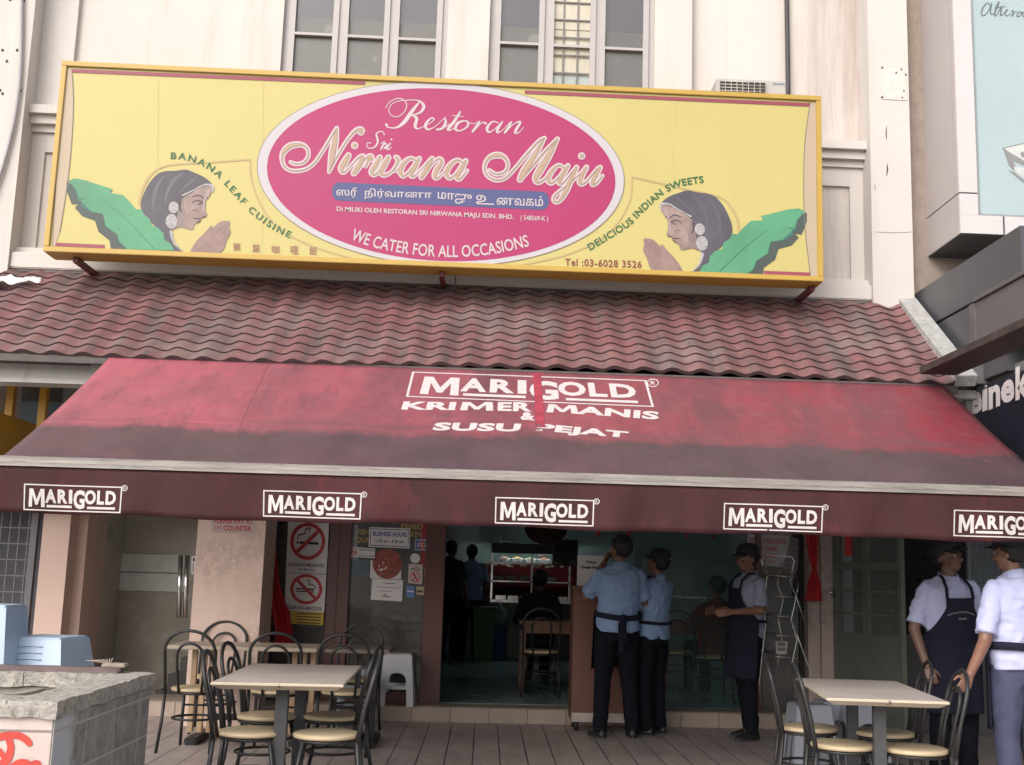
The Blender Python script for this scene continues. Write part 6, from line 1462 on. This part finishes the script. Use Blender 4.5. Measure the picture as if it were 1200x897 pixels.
def person(label, loc, rz, H=1.68, skin=SKIN_M, shirt=SHIRT_B, trousers=TROU, lean=(0, 0), head=(0, 0, 0), larm=None, rarm=None, legs=None, sit=False, hair='cap', apron=None, world_arms=False, voxel=0.008, lhand=0.35, rhand=0.35, lpn=(0, 1, 0), rpn=(0, 1, 0), group=None, long_sleeve=False, fuller=1.0):
    t = thing('person', label, 'person', (0, 0, 0), 0, group)
    k = H / 1.68
    V = lambda x, y, z: Vector((x, y, z)) * k
    R0 = Matrix.Rotation(radians(rz), 4, 'Z')
    drop = -0.43 * k if sit else 0.0
    hipc = V(0, 0, 0.92) + Vector((0, 0, drop))
    TM = Matrix.Translation(hipc) @ Matrix.Rotation(radians(lean[1]), 4, 'Y') @ Matrix.Rotation(radians(lean[0]), 4, 'X') @ Matrix.Translation(-V(0, 0, 0.92))
    P = lambda x, y, z: TM @ V(x, y, z)
    def arm_pts(a, s):
        if a is None: a = ((s * 0.235, 0.03, 1.12), (s * 0.25, -0.06, 0.87))
        if world_arms and len(a) > 2: return [R0.inverted() @ (Vector(q) - Vector(loc)) for q in a[:2]]
        return [P(*q) for q in a[:2]]
    le, lw = arm_pts(larm, 1); re, rw = arm_pts(rarm, -1)
    ls, rs = P(0.176, 0.01, 1.358), P(-0.176, 0.01, 1.358)
    if legs is None:
        if sit: legs = (((0.09, -0.40, 0.50), (0.10, -0.38, 0.08)), ((-0.09, -0.40, 0.50), (-0.10, -0.38, 0.08)))
        else: legs = (((0.10, -0.01, 0.49), (0.11, 0.02, 0.085)), ((-0.10, -0.01, 0.49), (-0.11, 0.02, 0.085)))
    hips = [V(0.09, 0, 0.90) + Vector((0, 0, drop)), V(-0.09, 0, 0.90) + Vector((0, 0, drop))]
    kn = [V(*l[0]) for l in legs]; an = [V(*l[1]) for l in legs]
    # --- body
    b = MB(); f = fuller
    def ringt(z, rx, ry, cy=0.0, n=20, g=0.0): return [P(rx * f * cos(2 * pi * q / n) + g * cos(2 * pi * q / n), cy + ry * f * sin(2 * pi * q / n) + g * sin(2 * pi * q / n), z) for q in range(n)]
    TOR = ((0.84, .135, .10, .01), (0.90, .165, .115, .01), (0.98, .160, .11, .0), (1.08, .148, .10, -.005), (1.18, .158, .108, -.005), (1.28, .17, .112, 0), (1.36, .165, .098, .01), (1.41, .12, .075, .015), (1.44, .065, .055, .015))
    b.loft([ringt(*q) for q in TOR])
    cap_(b, ls, le, 0.044 * k, 0.040 * k); cap_(b, le, lw, 0.040 * k, 0.027 * k); cap_(b, rs, re, 0.044 * k, 0.040 * k); cap_(b, re, rw, 0.040 * k, 0.027 * k)
    cap_(b, P(0, 0.012, 1.40), P(0, -0.008, 1.52), 0.056 * k, 0.052 * k)
    NK = P(0, 0.0, 1.49)
    HMx = Matrix.Translation(NK) @ (TM.to_3x3().to_4x4()) @ Matrix.Rotation(radians(head[0]), 4, 'Z') @ Matrix.Rotation(radians(head[1]), 4, 'X') @ Matrix.Rotation(radians(head[2]), 4, 'Y') @ Matrix.Scale(k, 4)
    h = lambda x, y, z: HMx @ Vector((x, y, z - 1.49))
    for (c, r) in (((0, 0.0, 1.605), (.074, .092, .088)), ((0, -.028, 1.565), (.064, .070, .080)), ((0, -.048, 1.515), (.045, .046, .036)), ((0, -.072, 1.512), (.022, .02, .02)), ((0, -.092, 1.535), (.022, .012, .011)), ((0.03, -.078, 1.602), (.028, .016, .009)), ((-0.03, -.078, 1.602), (.028, .016, .009)), ((0.04, -.062, 1.558), (.024, .026, .024)), ((-0.04, -.062, 1.558), (.024, .026, .024))):
        b.ell(Vector((c[0], c[1], c[2] - 1.49)), r, HMx, 14, 9)
    cap_(b, h(0, -.090, 1.598), h(0, -.112, 1.56), 0.008 * k, 0.0155 * k, 8)
    for s in (1, -1):
        b.ell(Vector((s * .076, 0.008, 1.573 - 1.49)), (.010, .020, .031), HMx, 10, 8); cap_(b, h(s * .008, -.108, 1.558), h(s * .013, -.098, 1.558), 0.009 * k, 0.009 * k, 6)
    dl, dr = (lw - le).normalized(), (rw - re).normalized()
    hand(b, lw, dl, TM.to_3x3() @ Vector(lpn), -1, lhand); hand(b, rw, dr, TM.to_3x3() @ Vector(rpn), 1, rhand)
    for i in (0, 1):
        cap_(b, hips[i], kn[i], 0.082 * k, 0.055 * k); cap_(b, kn[i], an[i], 0.054 * k, 0.036 * k); cap_(b, an[i], an[i] + V(0, -0.07, -0.045), 0.035 * k, 0.028 * k)
    remesh(b, voxel, 4, 'body', skin, t)
    # --- eyes, brows
    for s in (1, -1):
        e = MB(); e.mat(EYEW).ell(Vector((s * .030, -.0865, 1.587 - 1.49)), (.0125, .008, .0065), HMx, 10, 6); e.mat(HAIR).ell(Vector((s * .030, -.0935, 1.587 - 1.49)), (.0058, .003, .0062), HMx, 8, 6); e.build('eye', None, t)
        e = MB(); e.tube([h(s * .012, -.097, 1.606), h(s * .03, -.098, 1.611), h(s * .05, -.086, 1.605)], 0.0035 * k, 5); e.build('eyebrow', HAIR, t)
    e = MB(); e.tube([h(-.022, -.094, 1.536), h(0, -.1035, 1.537), h(.022, -.094, 1.536)], [0.002, 0.0042, 0.002], 6); e.build('lips', pbr('dark_lip', (0.075, 0.03, 0.03), 0.5), t)
    # --- shirt
    s_ = MB()
    s_.loft([ringt(z, rx, ry, cy, 24, 0.020 * (1 if z < 1.38 else 0.7)) for z, rx, ry, cy in ((0.885, .168, .118, .01), (0.95, .172, .122, .005), (1.02, .168, .118, .0), (1.10, .160, .112, -.005), (1.18, .163, .112, -.005), (1.28, .172, .114, 0), (1.355, .168, .102, .01), (1.405, .125, .082, .015), (1.435, .075, .062, .015))], smooth=True)
    for (a, e_, w) in ((ls, le, lw), (rs, re, rw)):
        d = (e_ - a).normalized(); L = (e_ - a).length; cap_(s_, a - d * 0.01, a + d * 0.06, 0.057 * k, 0.062 * k); cap_(s_, a, P(0, 0.01, 1.375), 0.056 * k, 0.06 * k); cap_(s_, a, P(0, 0.012, 1.43), 0.052 * k, 0.055 * k)
        if long_sleeve:
            cap_(s_, a, e_, 0.064 * k, 0.054 * k); dd_ = (w - e_); s_.tube([e_, e_ + dd_ * .5, e_ + dd_ * .95], [0.054 * k, 0.048 * k, 0.042 * k], 14)
        else:
            s_.tube([a - d * 0.03, a, a + d * L * 0.4, a + d * L * 0.86], [0.045 * k, 0.058 * k, 0.063 * k, 0.070 * k], 16)
    remesh(s_, 0.011, 4, 'shirt', shirt, t, 0.015, (9, 9, 11))
    c_ = MB(); cn = 20
    c_.loft([[P((0.062 + g) * cos(2 * pi * q / cn), 0.010 + (0.060 + g) * sin(2 * pi * q / cn), z + 0.018 * sin(2 * pi * q / cn)) for q in range(cn)] for g, z in ((0.030, 1.408), (0.020, 1.428), (0.008, 1.468), (0.002, 1.470), (0.002, 1.42))], caps=False); c_.build('collar', shirt, t)
    # --- trousers
    r_ = MB()
    hp = lambda z, rx, ry: [Vector((rx * cos(2 * pi * q / 20), 0.008 + ry * sin(2 * pi * q / 20), z * 1.0)) * k + Vector((0, 0, drop)) for q in range(20)]
    r_.loft([hp(0.80, .150, .115), hp(0.86, .176, .128), hp(0.92, .178, .128), hp(0.985, .168, .120)])
    for i in (0, 1):
        mid = hips[i].lerp(kn[i], .5); mc = kn[i].lerp(an[i], .45)
        r_.tube([hips[i] + Vector((0, 0, .02)), mid, kn[i], mc, an[i], an[i] + Vector((0, 0, -0.035))], [0.102 * k, 0.098 * k, 0.076 * k, 0.070 * k, 0.064 * k, 0.064 * k], 16)
    remesh(r_, 0.012, 4, 'trousers', trousers, t, 0.010, (8, 8, 6))
    # --- shoes
    for i in (0, 1):
        a = an[i]; q = MB(); z0 = a.z - 0.085 * k
        dirx = 0.18 if i == 0 else -0.18
        fw = Vector((dirx, -1, 0)).normalized(); sd_ = Vector((fw.y, -fw.x, 0))
        def sh(fy, w, ztop): 
            c = Vector((a.x, a.y, 0)) + fw * fy * k
            return [c + sd_ * w * k * cos(2 * pi * j / 14) + Vector((0, 0, z0 + 0.018 + max(0.0, sin(2 * pi * j / 14)) * (ztop - 0.018))) for j in range(14)]
        q.loft([sh(-0.075, .018, .05), sh(-0.06, .034, .085), sh(-0.01, .038, .10), sh(0.05, .042, .085), sh(0.11, .047, .06), (sh(0.165, .040, .045)), sh(0.19, .018, .03)]); so_ = q.build('shoe', SHOE, t)
        q = MB(); q.loft([[Vector((a.x, a.y, 0)) + fw * (0.06 + 0.137 * cos(2 * pi * j / 20)) * k + sd_ * (0.040 + 0.008 * cos(2 * pi * j / 20)) * k * sin(2 * pi * j / 20) + Vector((0, 0, z0 + zz)) for j in range(20)] for zz in (0.0, 0.022)], smooth=False); q.build('sole', SOLE, so_)
    # --- hair and cap
    e = MB(); e.ell(Vector((0, 0.004, 1.613 - 1.49)), (.087, .106, .100), HMx, 24, 18)
    kv = MB(); keep = []
    for fc in e.f:
        c = Vector((0, 0, 0))
        for i in fc: c += e.v[i] if isinstance(e.v[i], Vector) else Vector(e.v[i])
        c = HMx.inverted() @ (c / len(fc)); z = c.z + 1.49
        if (z > 1.648 - 0.02 * (abs(c.x) > .05)) or (c.y > 0.012 and z > 1.525) or (c.y > -0.03 and z > 1.595): keep.append(fc)
    kv.add(e.v, keep, True); kv.build('hair', HAIR, t, solid=0.006)
    if hair == 'cap':
        cp = MB(); n = 24
        rings = []
        for (z, s) in ((1.632, 1.0), (1.66, 1.01), (1.69, 0.93), (1.712, 0.72), (1.724, 0.40), (1.728, 0.05)):
            rings.append([h(.090 * s * cos(2 * pi * q / n), .004 + .108 * s * sin(2 * pi * q / n), z + 0.012 * sin(2 * pi * q / n) * (-1) * (z < 1.65)) for q in range(n)])
        cp.loft(rings, caps=False); co_ = cp.build('cap', NAVY, t, solid=0.004)
        br = MB(); br.grid(lambda u, v: h((u - .5) * 0.150 * (1 - 0.30 * v * v), -.085 - 0.082 * v * (1 - 0.55 * (2 * u - 1) ** 2) + 0.055 * (2 * u - 1) ** 2, 1.645 - 0.022 * (2 * u - 1) ** 2 - 0.016 * v), 14, 6); br.build('brim', NAVY, co_, solid=0.005)
        bt = MB(); bt.box(-0.012, 0.012, 0.1125, 0.116, 1.645 - 1.49, 1.657 - 1.49, HMx); bt.build('buckle', pbr('pale_buckle', (0.35, 0.35, 0.35), 0.4), co_)
    # --- apron
    if apron in ('bib', 'bibtext'):
        ap = MB()
        def af(u, v):
            z = 1.31 - v * 0.78; w = 0.105 if z > 1.24 else 0.105 + (1.24 - z) / 0.2 * 0.11 if z > 1.04 else 0.225
            x = (u * 2 - 1) * w
            rx, ry = 0.200, 0.155
            y = -ry * math.sqrt(max(0.02, 1 - min(0.98, (x / rx) ** 2))) - 0.004 if abs(x) < rx else -0.02 + (abs(x) - rx) * 0.6
            if z < 0.95: y = y * 1.0 - 0.02 * (0.95 - z) / .4 + 0.012 * sin(u * 17 + v * 4) * (0.95 - z) / .4
            return P(x, y, z)
        ap.grid(af, 28, 36); ao = ap.build('apron', APR, t, solid=0.004)
        for s in (1, -1):
            st = MB(); st.tube([P(s * .098, -.142, 1.305), P(s * .092, -.122, 1.38), P(s * .078, -.05, 1.445), P(s * .06, .04, 1.46)], 0.011, 6); st.build('strap', APR, ao)
        tb = MB(); tb.tube([P(0.204 * cos(a), 0.005 + 0.156 * sin(a), 1.035) for a in [2 * pi * q / 28 for q in range(28)]], 0.014, 6, True); tb.build('waist_tie', APR, ao)
        if apron == 'bibtext':
            tx = MB()
            def tf(px, py, l=0):
                q = af(0.5 + px / (2 * 0.19), 0); z = py; x = px
                y = -0.155 * math.sqrt(max(0.02, 1 - (x / 0.20) ** 2)) - 0.0085
                return P(x, y, z)
            text_path(tx, 'RESTORAN SRI NIRWANA MAJU', [(-0.095, 1.185), (-0.05, 1.203), (0, 1.209), (0.05, 1.203), (0.095, 1.185)], -0.015, lambda x, y, l: tf(x, y), 0, 0.01) if False else None
            n_ = 'RESTORAN SRI NIRWANA MAJU'; vs, fs, x0, x1, y0, y1 = glyphs(n_, 0.01)
            tx.add([tf(-0.10 + 0.20 * (x - x0) / (x1 - x0), 1.183 + 0.024 * (1 - (2 * (x - x0) / (x1 - x0) - 1) ** 2) + 0.015 * (y - y0) / (y1 - y0)) for x, y in vs], fs, False)
            vs, fs, x0, x1, y0, y1 = glyphs('SDN BHD', 0.01)
            tx.add([tf(-0.03 + 0.06 * (x - x0) / (x1 - x0), 1.165 + 0.012 * (y - y0) / (y1 - y0)) for x, y in vs], fs, False)
            tx.build('apron_print', pbr('grey_apron_print', (0.30, 0.30, 0.32), 0.7), ao)
    if apron == 'waist':
        tb = MB(); tb.loft([[P((0.205 + g) * cos(a), 0.008 + (0.160 + g) * sin(a), z + 0.006 * sin(a * 2 + 1)) for a in [2 * pi * q / 32 for q in range(32)]] for g, z in ((0, 1.0), (0.006, 1.002), (0.006, 1.045), (0, 1.047))], caps=False); ao = tb.build('apron_band', APR, t)
        kb = MB(); kb.ell(P(0, 0.176, 1.025), (0.03, 0.02, 0.03)); kb.build('knot', APR, ao)
        for s, L in ((0.012, 0.30), (-0.016, 0.22)):
            st = MB(); st.grid(lambda u, v: P(s + (u - .5) * 0.045 + 0.01 * sin(v * 6), 0.180 - 0.02 * v + 0.006 * sin(u * 5 + v * 9), 1.02 - L * v), 4, 14); st.build('tie_end', APR, ao, solid=0.003)
        fr_ = MB(); fr_.grid(lambda u, v: P(0.21 * sin((u - .5) * 2.7), 0.008 - (0.164 + 0.03 * v) * cos((u - .5) * 2.7), 1.04 - 0.5 * v), 24, 16); fr_.build('apron_skirt', APR, ao, solid=0.004)
    t.location = loc; t.rotation_euler = (0, 0, radians(rz))
    return t
A_ = at(722, 862, Z=0); B_ = at(772, 858, Z=0); C_ = at(866, 864, Z=0)
person('person in light blue shirt leaning on the podium, seen from behind, hand at the face', (A_.x - 0.02, 10.36, 0), 190, 1.72, SKIN_M, SHIRT_B, TROU, (-7, 0), (25, -4, 0),
       larm=((0.255, -0.13, 1.15), (0.10, -0.17, 1.44)), rarm=((-0.255, -0.05, 1.12), (-0.17, -0.29, 1.19)), legs=(((0.115, -0.02, .48), (0.15, .04, .085)), ((-0.11, 0.0, .48), (-0.14, .02, .085))), hair='none', apron='waist', lhand=0.9, lpn=(-0.6, .5, 0))
person('person in light blue shirt and dark cap standing right of the podium, facing left', (B_.x - 0.10, 10.56, 0), 226, 1.60, SKIN_M, SHIRT_B, TROU, (-5, 0), (8, -6, 0), larm=((0.21, -0.12, 1.14), (0.12, -0.33, 1.22)), rarm=((-0.235, -0.10, 1.14), (-0.14, -0.33, 1.22)), hair='cap', apron='bib')
person('person in greyish blue shirt and cap by the wire rack, in profile facing left', (C_.x + 0.04, 10.42, 0), 288, 1.66, SKIN_M, SHIRT_G, TROU, (-3, 0), (0, 8, 0), larm=((0.235, 0.0, 1.13), (0.17, -0.24, 1.10)), rarm=((-0.235, 0.02, 1.13), (-0.16, -0.24, 1.10)), hair='cap', apron='bib', legs=(((0.09, -0.03, .49), (0.10, .0, .085)), ((-0.09, 0.03, .49), (-0.10, .10, .085))))
D_ = at(1113, 700, Y=8.05)
person('person in lavender shirt, dark printed apron and cap facing the street, looking right', (D_.x, 8.05, 0), 8, 1.67, SKIN_D, SHIRT_L, TROU, (3, -2), (26, -5, 0), rarm=((-0.262, 0.03, 1.09), (-0.235, -0.085, 0.85)), larm=((0.25, 0.02, 1.11), (0.24, -0.10, 0.88)), hair='cap', apron='bibtext', rhand=0.75, voxel=0.0065, rpn=(0.5, 0.8, 0), lpn=(-.5, .8, 0))
wr = at(1137, 790, Y=6.80); el = at(1154, 752, Y=6.92)
person('person in lavender shirt and navy trousers at the right edge, back turned, gripping a chair', (3.24, 7.02, 0), 200, 1.68, SKIN_M, SHIRT_L, TROUB, (2, 0), (20, 2, 0), larm=(tuple(el), tuple(wr), 1), rarm=((-0.25, 0.0, 1.1), (-0.22, -0.12, 0.88)), hair='cap', apron='waist', world_arms=True, lhand=0.62, lpn=(-0.2, -1, 0.0), voxel=0.0065, fuller=1.03)
# people inside
q = at(549, 765, Z=zstep); person('staff person in blue shirt standing far inside the shop by the counter', (at(551, 700, Y=17.2).x, 17.2, zstep), 185, 1.62, SKIN_D, SHIRT_B, TROU, (-4, 0), (0, 0, 0), hair='none', voxel=0.013)
person('staff person in dark clothes beside the far inner wall, half hidden by the door frame', (at(527, 700, Y=16.9).x, 16.9, zstep), 150, 1.66, SKIN_D, pbr('dark_shirt', (0.03, 0.035, 0.05), 0.8), TROU, hair='none', voxel=0.013)
person('diner in black seated beyond the wooden table, seen through the doorway', (at(632, 700, Y=13.75).x, 13.75, zstep), 180, 1.70, SKIN_D, pbr('black_shirt', (0.012, 0.012, 0.013), 0.8), TROU, (-4, 0), (0, 0, 0), sit=True, hair='none', voxel=0.013, long_sleeve=True, larm=((.25, -.08, 1.12), (.15, -.32, 1.12)), rarm=((-.25, -.08, 1.12), (-.15, -.32, 1.12)))
person('diner in maroon shirt seated behind the right glass, seen from behind', (at(836, 700, Y=12.75).x, 12.75, zstep), 196, 1.68, SKIN_M, pbr('maroon_shirt', (0.16, 0.026, 0.03), 0.8), TROU, (-8, 0), (18, 0, 0), sit=True, hair='none', voxel=0.013, larm=((.25, -.12, 1.12), (.12, -.34, 1.12)), rarm=((-.25, -.12, 1.12), (-.12, -.34, 1.12)))
person('diner in brown seated across the table behind the right glass', (at(862, 700, Y=13.75).x, 13.75, zstep), 20, 1.66, SKIN_M, pbr('brown_shirt', (0.09, 0.05, 0.035), 0.8), TROU, (5, 0), (-10, 6, 0), sit=True, hair='none', voxel=0.013, larm=((.25, -.12, 1.12), (.12, -.34, 1.12)), rarm=((-.25, -.12, 1.12), (-.12, -.34, 1.12)))

# ------------------------------------------------------------------ inside the shop
G4 = 'bentwood chairs inside the shop'
chair(at(634, 760, Y=12.35).x, 12.35, 178, 'dark bentwood chair at the wooden table inside the doorway', G4, zstep)
chair(at(826, 760, Y=12.5).x, 12.15, 176, 'dark bentwood chair behind the right glass, back to the street', G4, zstep)
chair(at(797, 760, Y=12.5).x, 12.75, 172, 'dark bentwood chair left of the maroon diner behind the glass', G4, zstep)
def wtable(x0, x1, y0, y1, label):
    t = thing('wooden_table', label, 'table', ((x0 + x1) / 2, (y0 + y1) / 2, zstep))
    b = MB(); b.bbox(x0, x1, y0, y1, zstep + 0.715, zstep + 0.75, 0.005); b.build('table_top', REDWOOD, t)
    b = MB(); b.bbox(x0 + .05, x1 - .05, y0 + .05, y1 - .05, zstep + 0.62, zstep + 0.714, 0.004); b.build('apron_rail', REDWOOD, t)
    for x in (x0 + .03, x1 - .08):
        for y in (y0 + .03, y1 - .08):
            b = MB(); b.bbox(x, x + .05, y, y + .05, zstep + 0.003, zstep + 0.62, 0.004); b.build('leg', REDWOOD, t)
    return t
xw = at(608, 740, Y=12.55).x
wtable(xw, xw + 0.95, 12.55, 13.3, 'reddish wooden dining table just inside the open doorway')
xw2 = at(775, 740, Y=13.1).x
wtable(xw2, xw2 + 1.25, 13.05, 13.55, 'reddish wooden dining table behind the right glass panel')
fc = thing('food_counter', 'glass fronted food display counter with a lit tube deep inside the shop', 'counter', (at(607, 760, Y=17.6).x, 17.6, zstep))
fx0_, fx1_ = at(573, 740, Y=17.6).x, at(668, 740, Y=17.6).x
b = MB(); b.bbox(fx0_, fx1_, 17.6, 18.4, zstep + 0.003, 0.95, 0.01); b.build('base', pbr('counter_steel', (0.10, 0.10, 0.10), 0.4, 0.2, 4), fc)
b = MB(); b.box(fx0_, fx1_, 17.55, 18.45, 0.951, 0.99); b.build('worktop', STEEL, fc)
for z in (1.25, 1.52): b = MB(); b.box(fx0_, fx1_, 17.75, 18.3, z, z + 0.02); b.build('shelf', STEEL, fc)
for x in (fx0_, (fx0_ + fx1_) / 2, fx1_ - .03): b = MB(); b.box(x, x + .03, 17.75, 17.78, 0.991, 1.8); b.build('post', STEEL, fc)
b = MB(); b.box(fx0_, fx1_, 17.72, 18.3, 1.8, 1.83); b.build('canopy_top', pbr('dark_lip_steel', (0.05, 0.05, 0.05), 0.5), fc)
LAMP = bpy.data.materials.new('lit_tube'); LAMP.use_nodes = True; LAMP.node_tree.nodes['Principled BSDF'].inputs['Emission Color'].default_value = (0.9, 1, 0.95, 1); LAMP.node_tree.nodes['Principled BSDF'].inputs['Emission Strength'].default_value = 15
q = at(581, 693, Y=17.7); b = MB(); b.box(fx0_, fx1_, 17.70, 17.719, 1.68, 1.83); b.build('tube_shield_lip', pbr('dark_lip_steel', (0.05, 0.05, 0.05), 0.5), fc)  # lip added to hide the lit tube from the doorway
b = MB(); b.tube([(fx0_ + 0.1, 17.9, 1.77), (fx1_ - 0.1, 17.9, 1.77)], 0.02, 8); b.build('lamp_tube', LAMP, fc)
random.seed(3)
FOODC = [pbr('food_%s' % n, c, 0.5, 0.3, 20) for n, c in (('red', (0.25, 0.03, 0.02)), ('brown', (0.2, 0.09, 0.03)), ('yellow', (0.4, 0.26, 0.04)), ('green', (0.08, 0.16, 0.03)))]
GT = 'food trays on the display counter'
for k, nm in enumerate(('red', 'brown', 'yellow', 'green', 'brown', 'red')):
    x = fx0_ + 0.08 + k * (fx1_ - fx0_ - 0.1) / 6; w = (fx1_ - fx0_ - 0.1) / 6 - 0.03
    t = thing('food_tray', ['leftmost food tray under the lit display tube', 'second food tray from the left under the lit tube', 'third food tray from the left, yellow food', 'fourth food tray from the left, green food', 'second food tray from the right under the lit tube', 'rightmost food tray under the lit display tube'][k], 'tray', (x, 17.6, 0.99), 0, GT)
    b = MB(); b.bbox(x, x + w, 17.6, 17.95, 0.991, 1.05, 0.004); b.build('tray', STEEL, t)
    b = MB(); b.grid(lambda u, v: Vector((x + 0.01 + (w - 0.02) * u, 17.61 + 0.33 * v, 1.051 + 0.04 * sin(pi * u) * sin(pi * v) + 0.008 * sin(u * 31 + v * 17))), 16, 16); b.build('food', MATS['food_' + nm], t)
for k in range(9):
    zz = 1.271 if k < 5 else 1.541; x = fx0_ + 0.12 + (k if k < 5 else k - 4.6) * (fx1_ - fx0_ - 0.2) / 5
    t = thing('bowl', 'small bowl lined up on the shelves of the lit food counter', 'bowl', (x, 17.95, zz), 0, 'bowls on the food counter shelves')
    b = MB(); b.loft([[Vector((x + r * cos(2 * pi * q / 16), 17.95 + r * sin(2 * pi * q / 16), zz + z)) for q in range(16)] for r, z in ((.05, .0), (.085, .05), (.09, .07), (.075, .06))]); b.build('shell', PAPER, t)
    b = MB(); b.ell((x, 17.95, zz + 0.06), (.07, .07, .035), None, 12, 8); b.build('food', FOODC[k % 4], t)
RW = pbr('red_menu_wall', (0.075, 0.007, 0.010), 0.6, 0.6, 3, spec=0.1)
rw_ = thing('menu_wall', 'red menu panel wall behind the food counter', 'wall panel', (at(610, 680, Y=18.9).x, 18.9, 1.1))
u, v = at(560, 660, Y=18.9), at(675, 705, Y=18.9); b = MB(); b.box(u.x, v.x, 18.9, 18.95, 1.05, u.z); b.build('panel', RW, rw_)
b = MB(); random.seed(9)
for k in range(26):
    x = random.uniform(u.x + .1, v.x - .1); z = random.uniform(1.5, u.z - .05); b.box(x, x + random.uniform(.02, .10), 18.885, 18.895, z, z + random.uniform(.015, .05))
b.build('menu_photo', pbr('menu_photo', (0.42, 0.33, 0.25), 0.5, 0.7, 30), rw_)
GF = 'framed pictures above the red menu wall'
for (px, py, w, h, lb, cm_) in ((578, 630, 9, 13, 'plain pale framed certificate, leftmost above the red menu wall', (0.24, 0.30, 0.28)), (587, 634, 13, 13, 'dark green picture in a white frame above the red menu wall', (0.03, 0.10, 0.07)), (600, 637, 11, 12, 'picture split in two bands in a white frame above the red menu wall', (0.30, 0.20, 0.14)), (631, 643, 7, 9, 'small greenish framed picture left of the black television', (0.16, 0.22, 0.2)), (639, 640, 7, 11, 'small pale framed picture nearest the black television', (0.2, 0.26, 0.24))):
    u, v = at(px, py, Y=18.85), at(px + w, py + h, Y=18.85)
    t = thing('picture_frame', lb, 'picture', (u.x, 18.85, v.z), 0, GF)
    b = MB(); b.bbox(u.x, v.x, 18.86, 18.9, v.z, u.z, 0.004); b.build('frame', PAPER, t)
    b = MB(); e = 0.022; b.box(u.x + e, v.x - e, 18.852, 18.858, v.z + e, u.z - e); b.build('image', pbr('image_%d' % px, cm_, 0.3, 0.3, 6), t)
t = thing('television', 'black television high on the inner wall above the counter', 'television', tuple(at(662, 670, Y=17.0)))
u, v = at(648, 632, Y=17.0), at(677, 664, Y=17.0); b = MB(); b.bbox(u.x, v.x, 17.0, 17.06, v.z, u.z, 0.006); b.build('casing', BLACKM, t); b = MB(); b.box(u.x + .02, v.x - .02, 16.992, 16.998, v.z + .02, u.z - .02); b.build('screen', GLASS, t)
t = thing('paper_fan', 'round pleated red brown paper fan hanging over the doorway', 'decoration', tuple(at(626, 625, Y=14.2)))
c = at(640, 619, Y=14.2); b = MB(); n = 44
vs = [c] + [c + Vector((0.26 * cos(2 * pi * k / n), 0.03 * (k % 2), 0.20 * sin(2 * pi * k / n))) for k in range(n)]
b.add(vs, [(0, k + 1, (k + 1) % n + 1) for k in range(n)], False); b.build('fan', pbr('red_brown_paper', (0.07, 0.03, 0.025), 0.7, 0.3, 20), t, solid=0.003)
b = MB(); b.tube([c + Vector((0, .02, .2)), Vector((c.x, c.y + .02, 3.15))], 0.004, 5); b.build('string', PAPER, t)
t = thing('water_barrel', 'blue plastic barrel standing beside the food counter', 'barrel', (at(582, 765, Y=17.2).x, 17.2, zstep))
x, y = at(582, 765, Y=17.2).x, 17.2
b = MB(); b.loft([[Vector((x + r * cos(2 * pi * k / 20), y + r * sin(2 * pi * k / 20), zstep + 0.003 + z)) for k in range(20)] for r, z in ((.12, 0), (.125, .03), (.14, .46), (.15, .48), (.15, .5))]); b.build('tub', pbr('blue_plastic', (0.03, 0.09, 0.22), 0.4, 0.1, 4), t)
b = MB(); b.loft([[Vector((x + r * cos(2 * pi * k / 20), y + r * sin(2 * pi * k / 20), zstep + z)) for k in range(20)] for r, z in ((.12, .505), (.14, .51), (.14, .70), (.05, .78), (.05, .82))]); b.build('bottle', pbr('pale_bottle', (0.20, 0.26, 0.28), 0.2, 0.1, 4), t)
t = thing('green_bin', 'dark green bin beside the blue shirted staff person inside', 'bin', (at(566, 750, Y=17.0).x, 17.0, zstep)); x = at(567, 750, Y=17.0).x
b = MB(); b.loft([[Vector((x + sx * r, 17.0 + sy * r, zstep + z)) for sx, sy in ((-1, -1), (1, -1), (1, 1), (-1, 1))] for r, z in ((.13, .003), (.16, .72))], smooth=False); b.build('tub', pbr('dark_green_plastic', (0.03, 0.09, 0.03), 0.5, 0.1, 4), t)
b = MB(); b.bbox(x - .185, x + .185, 16.81, 17.19, zstep + .722, zstep + .76, .01); b.build('lid', MATS['dark_green_plastic'], t)
for k, (px, py) in enumerate(((805, 628), (835, 629), (701, 625), (737, 624))):
    u = at(px, py, Y=YG + 0.3); b = MB(); b.ell(tuple(u), (0.022, 0.022, 0.03), None, 10, 8); b.tube([u, Vector((u.x, u.y, 2.47))], 0.003, 4)
    tag(b.build('red_ornament', REDCLOTH), ['small red hanging ornament left of the two over the right glass', 'small red hanging ornament above the maroon diner', 'small red hanging ornament above the podium notice', 'small red hanging ornament above the capped person by the podium'][k], 'ornament', 'red ornaments hung over the shopfront')

b = MB(); random.seed(4)  # row of bright dashes painted onto the glass
for k in range(8):
    x0_ = 788 + k * 5.2; w_ = random.uniform(1.6, 3.4); y0_ = 699.5 + 0.25 * k - 0.03 * (k - 3.5) ** 2
    ribbon(b, [(x0_, y0_, 1.6), (x0_ + w_, y0_ + random.uniform(-.6, .6), 1.5)], lambda x, y, l=0: at(x, y, Y=YG - 0.006 - 0.001 * l), k * 0.3, 2)
tag(b.build('window_dashes', PAPER), 'row of tiny white marks stuck on the right glass pane', 'decal')  # short white dashes laid over the glass, not a known decal
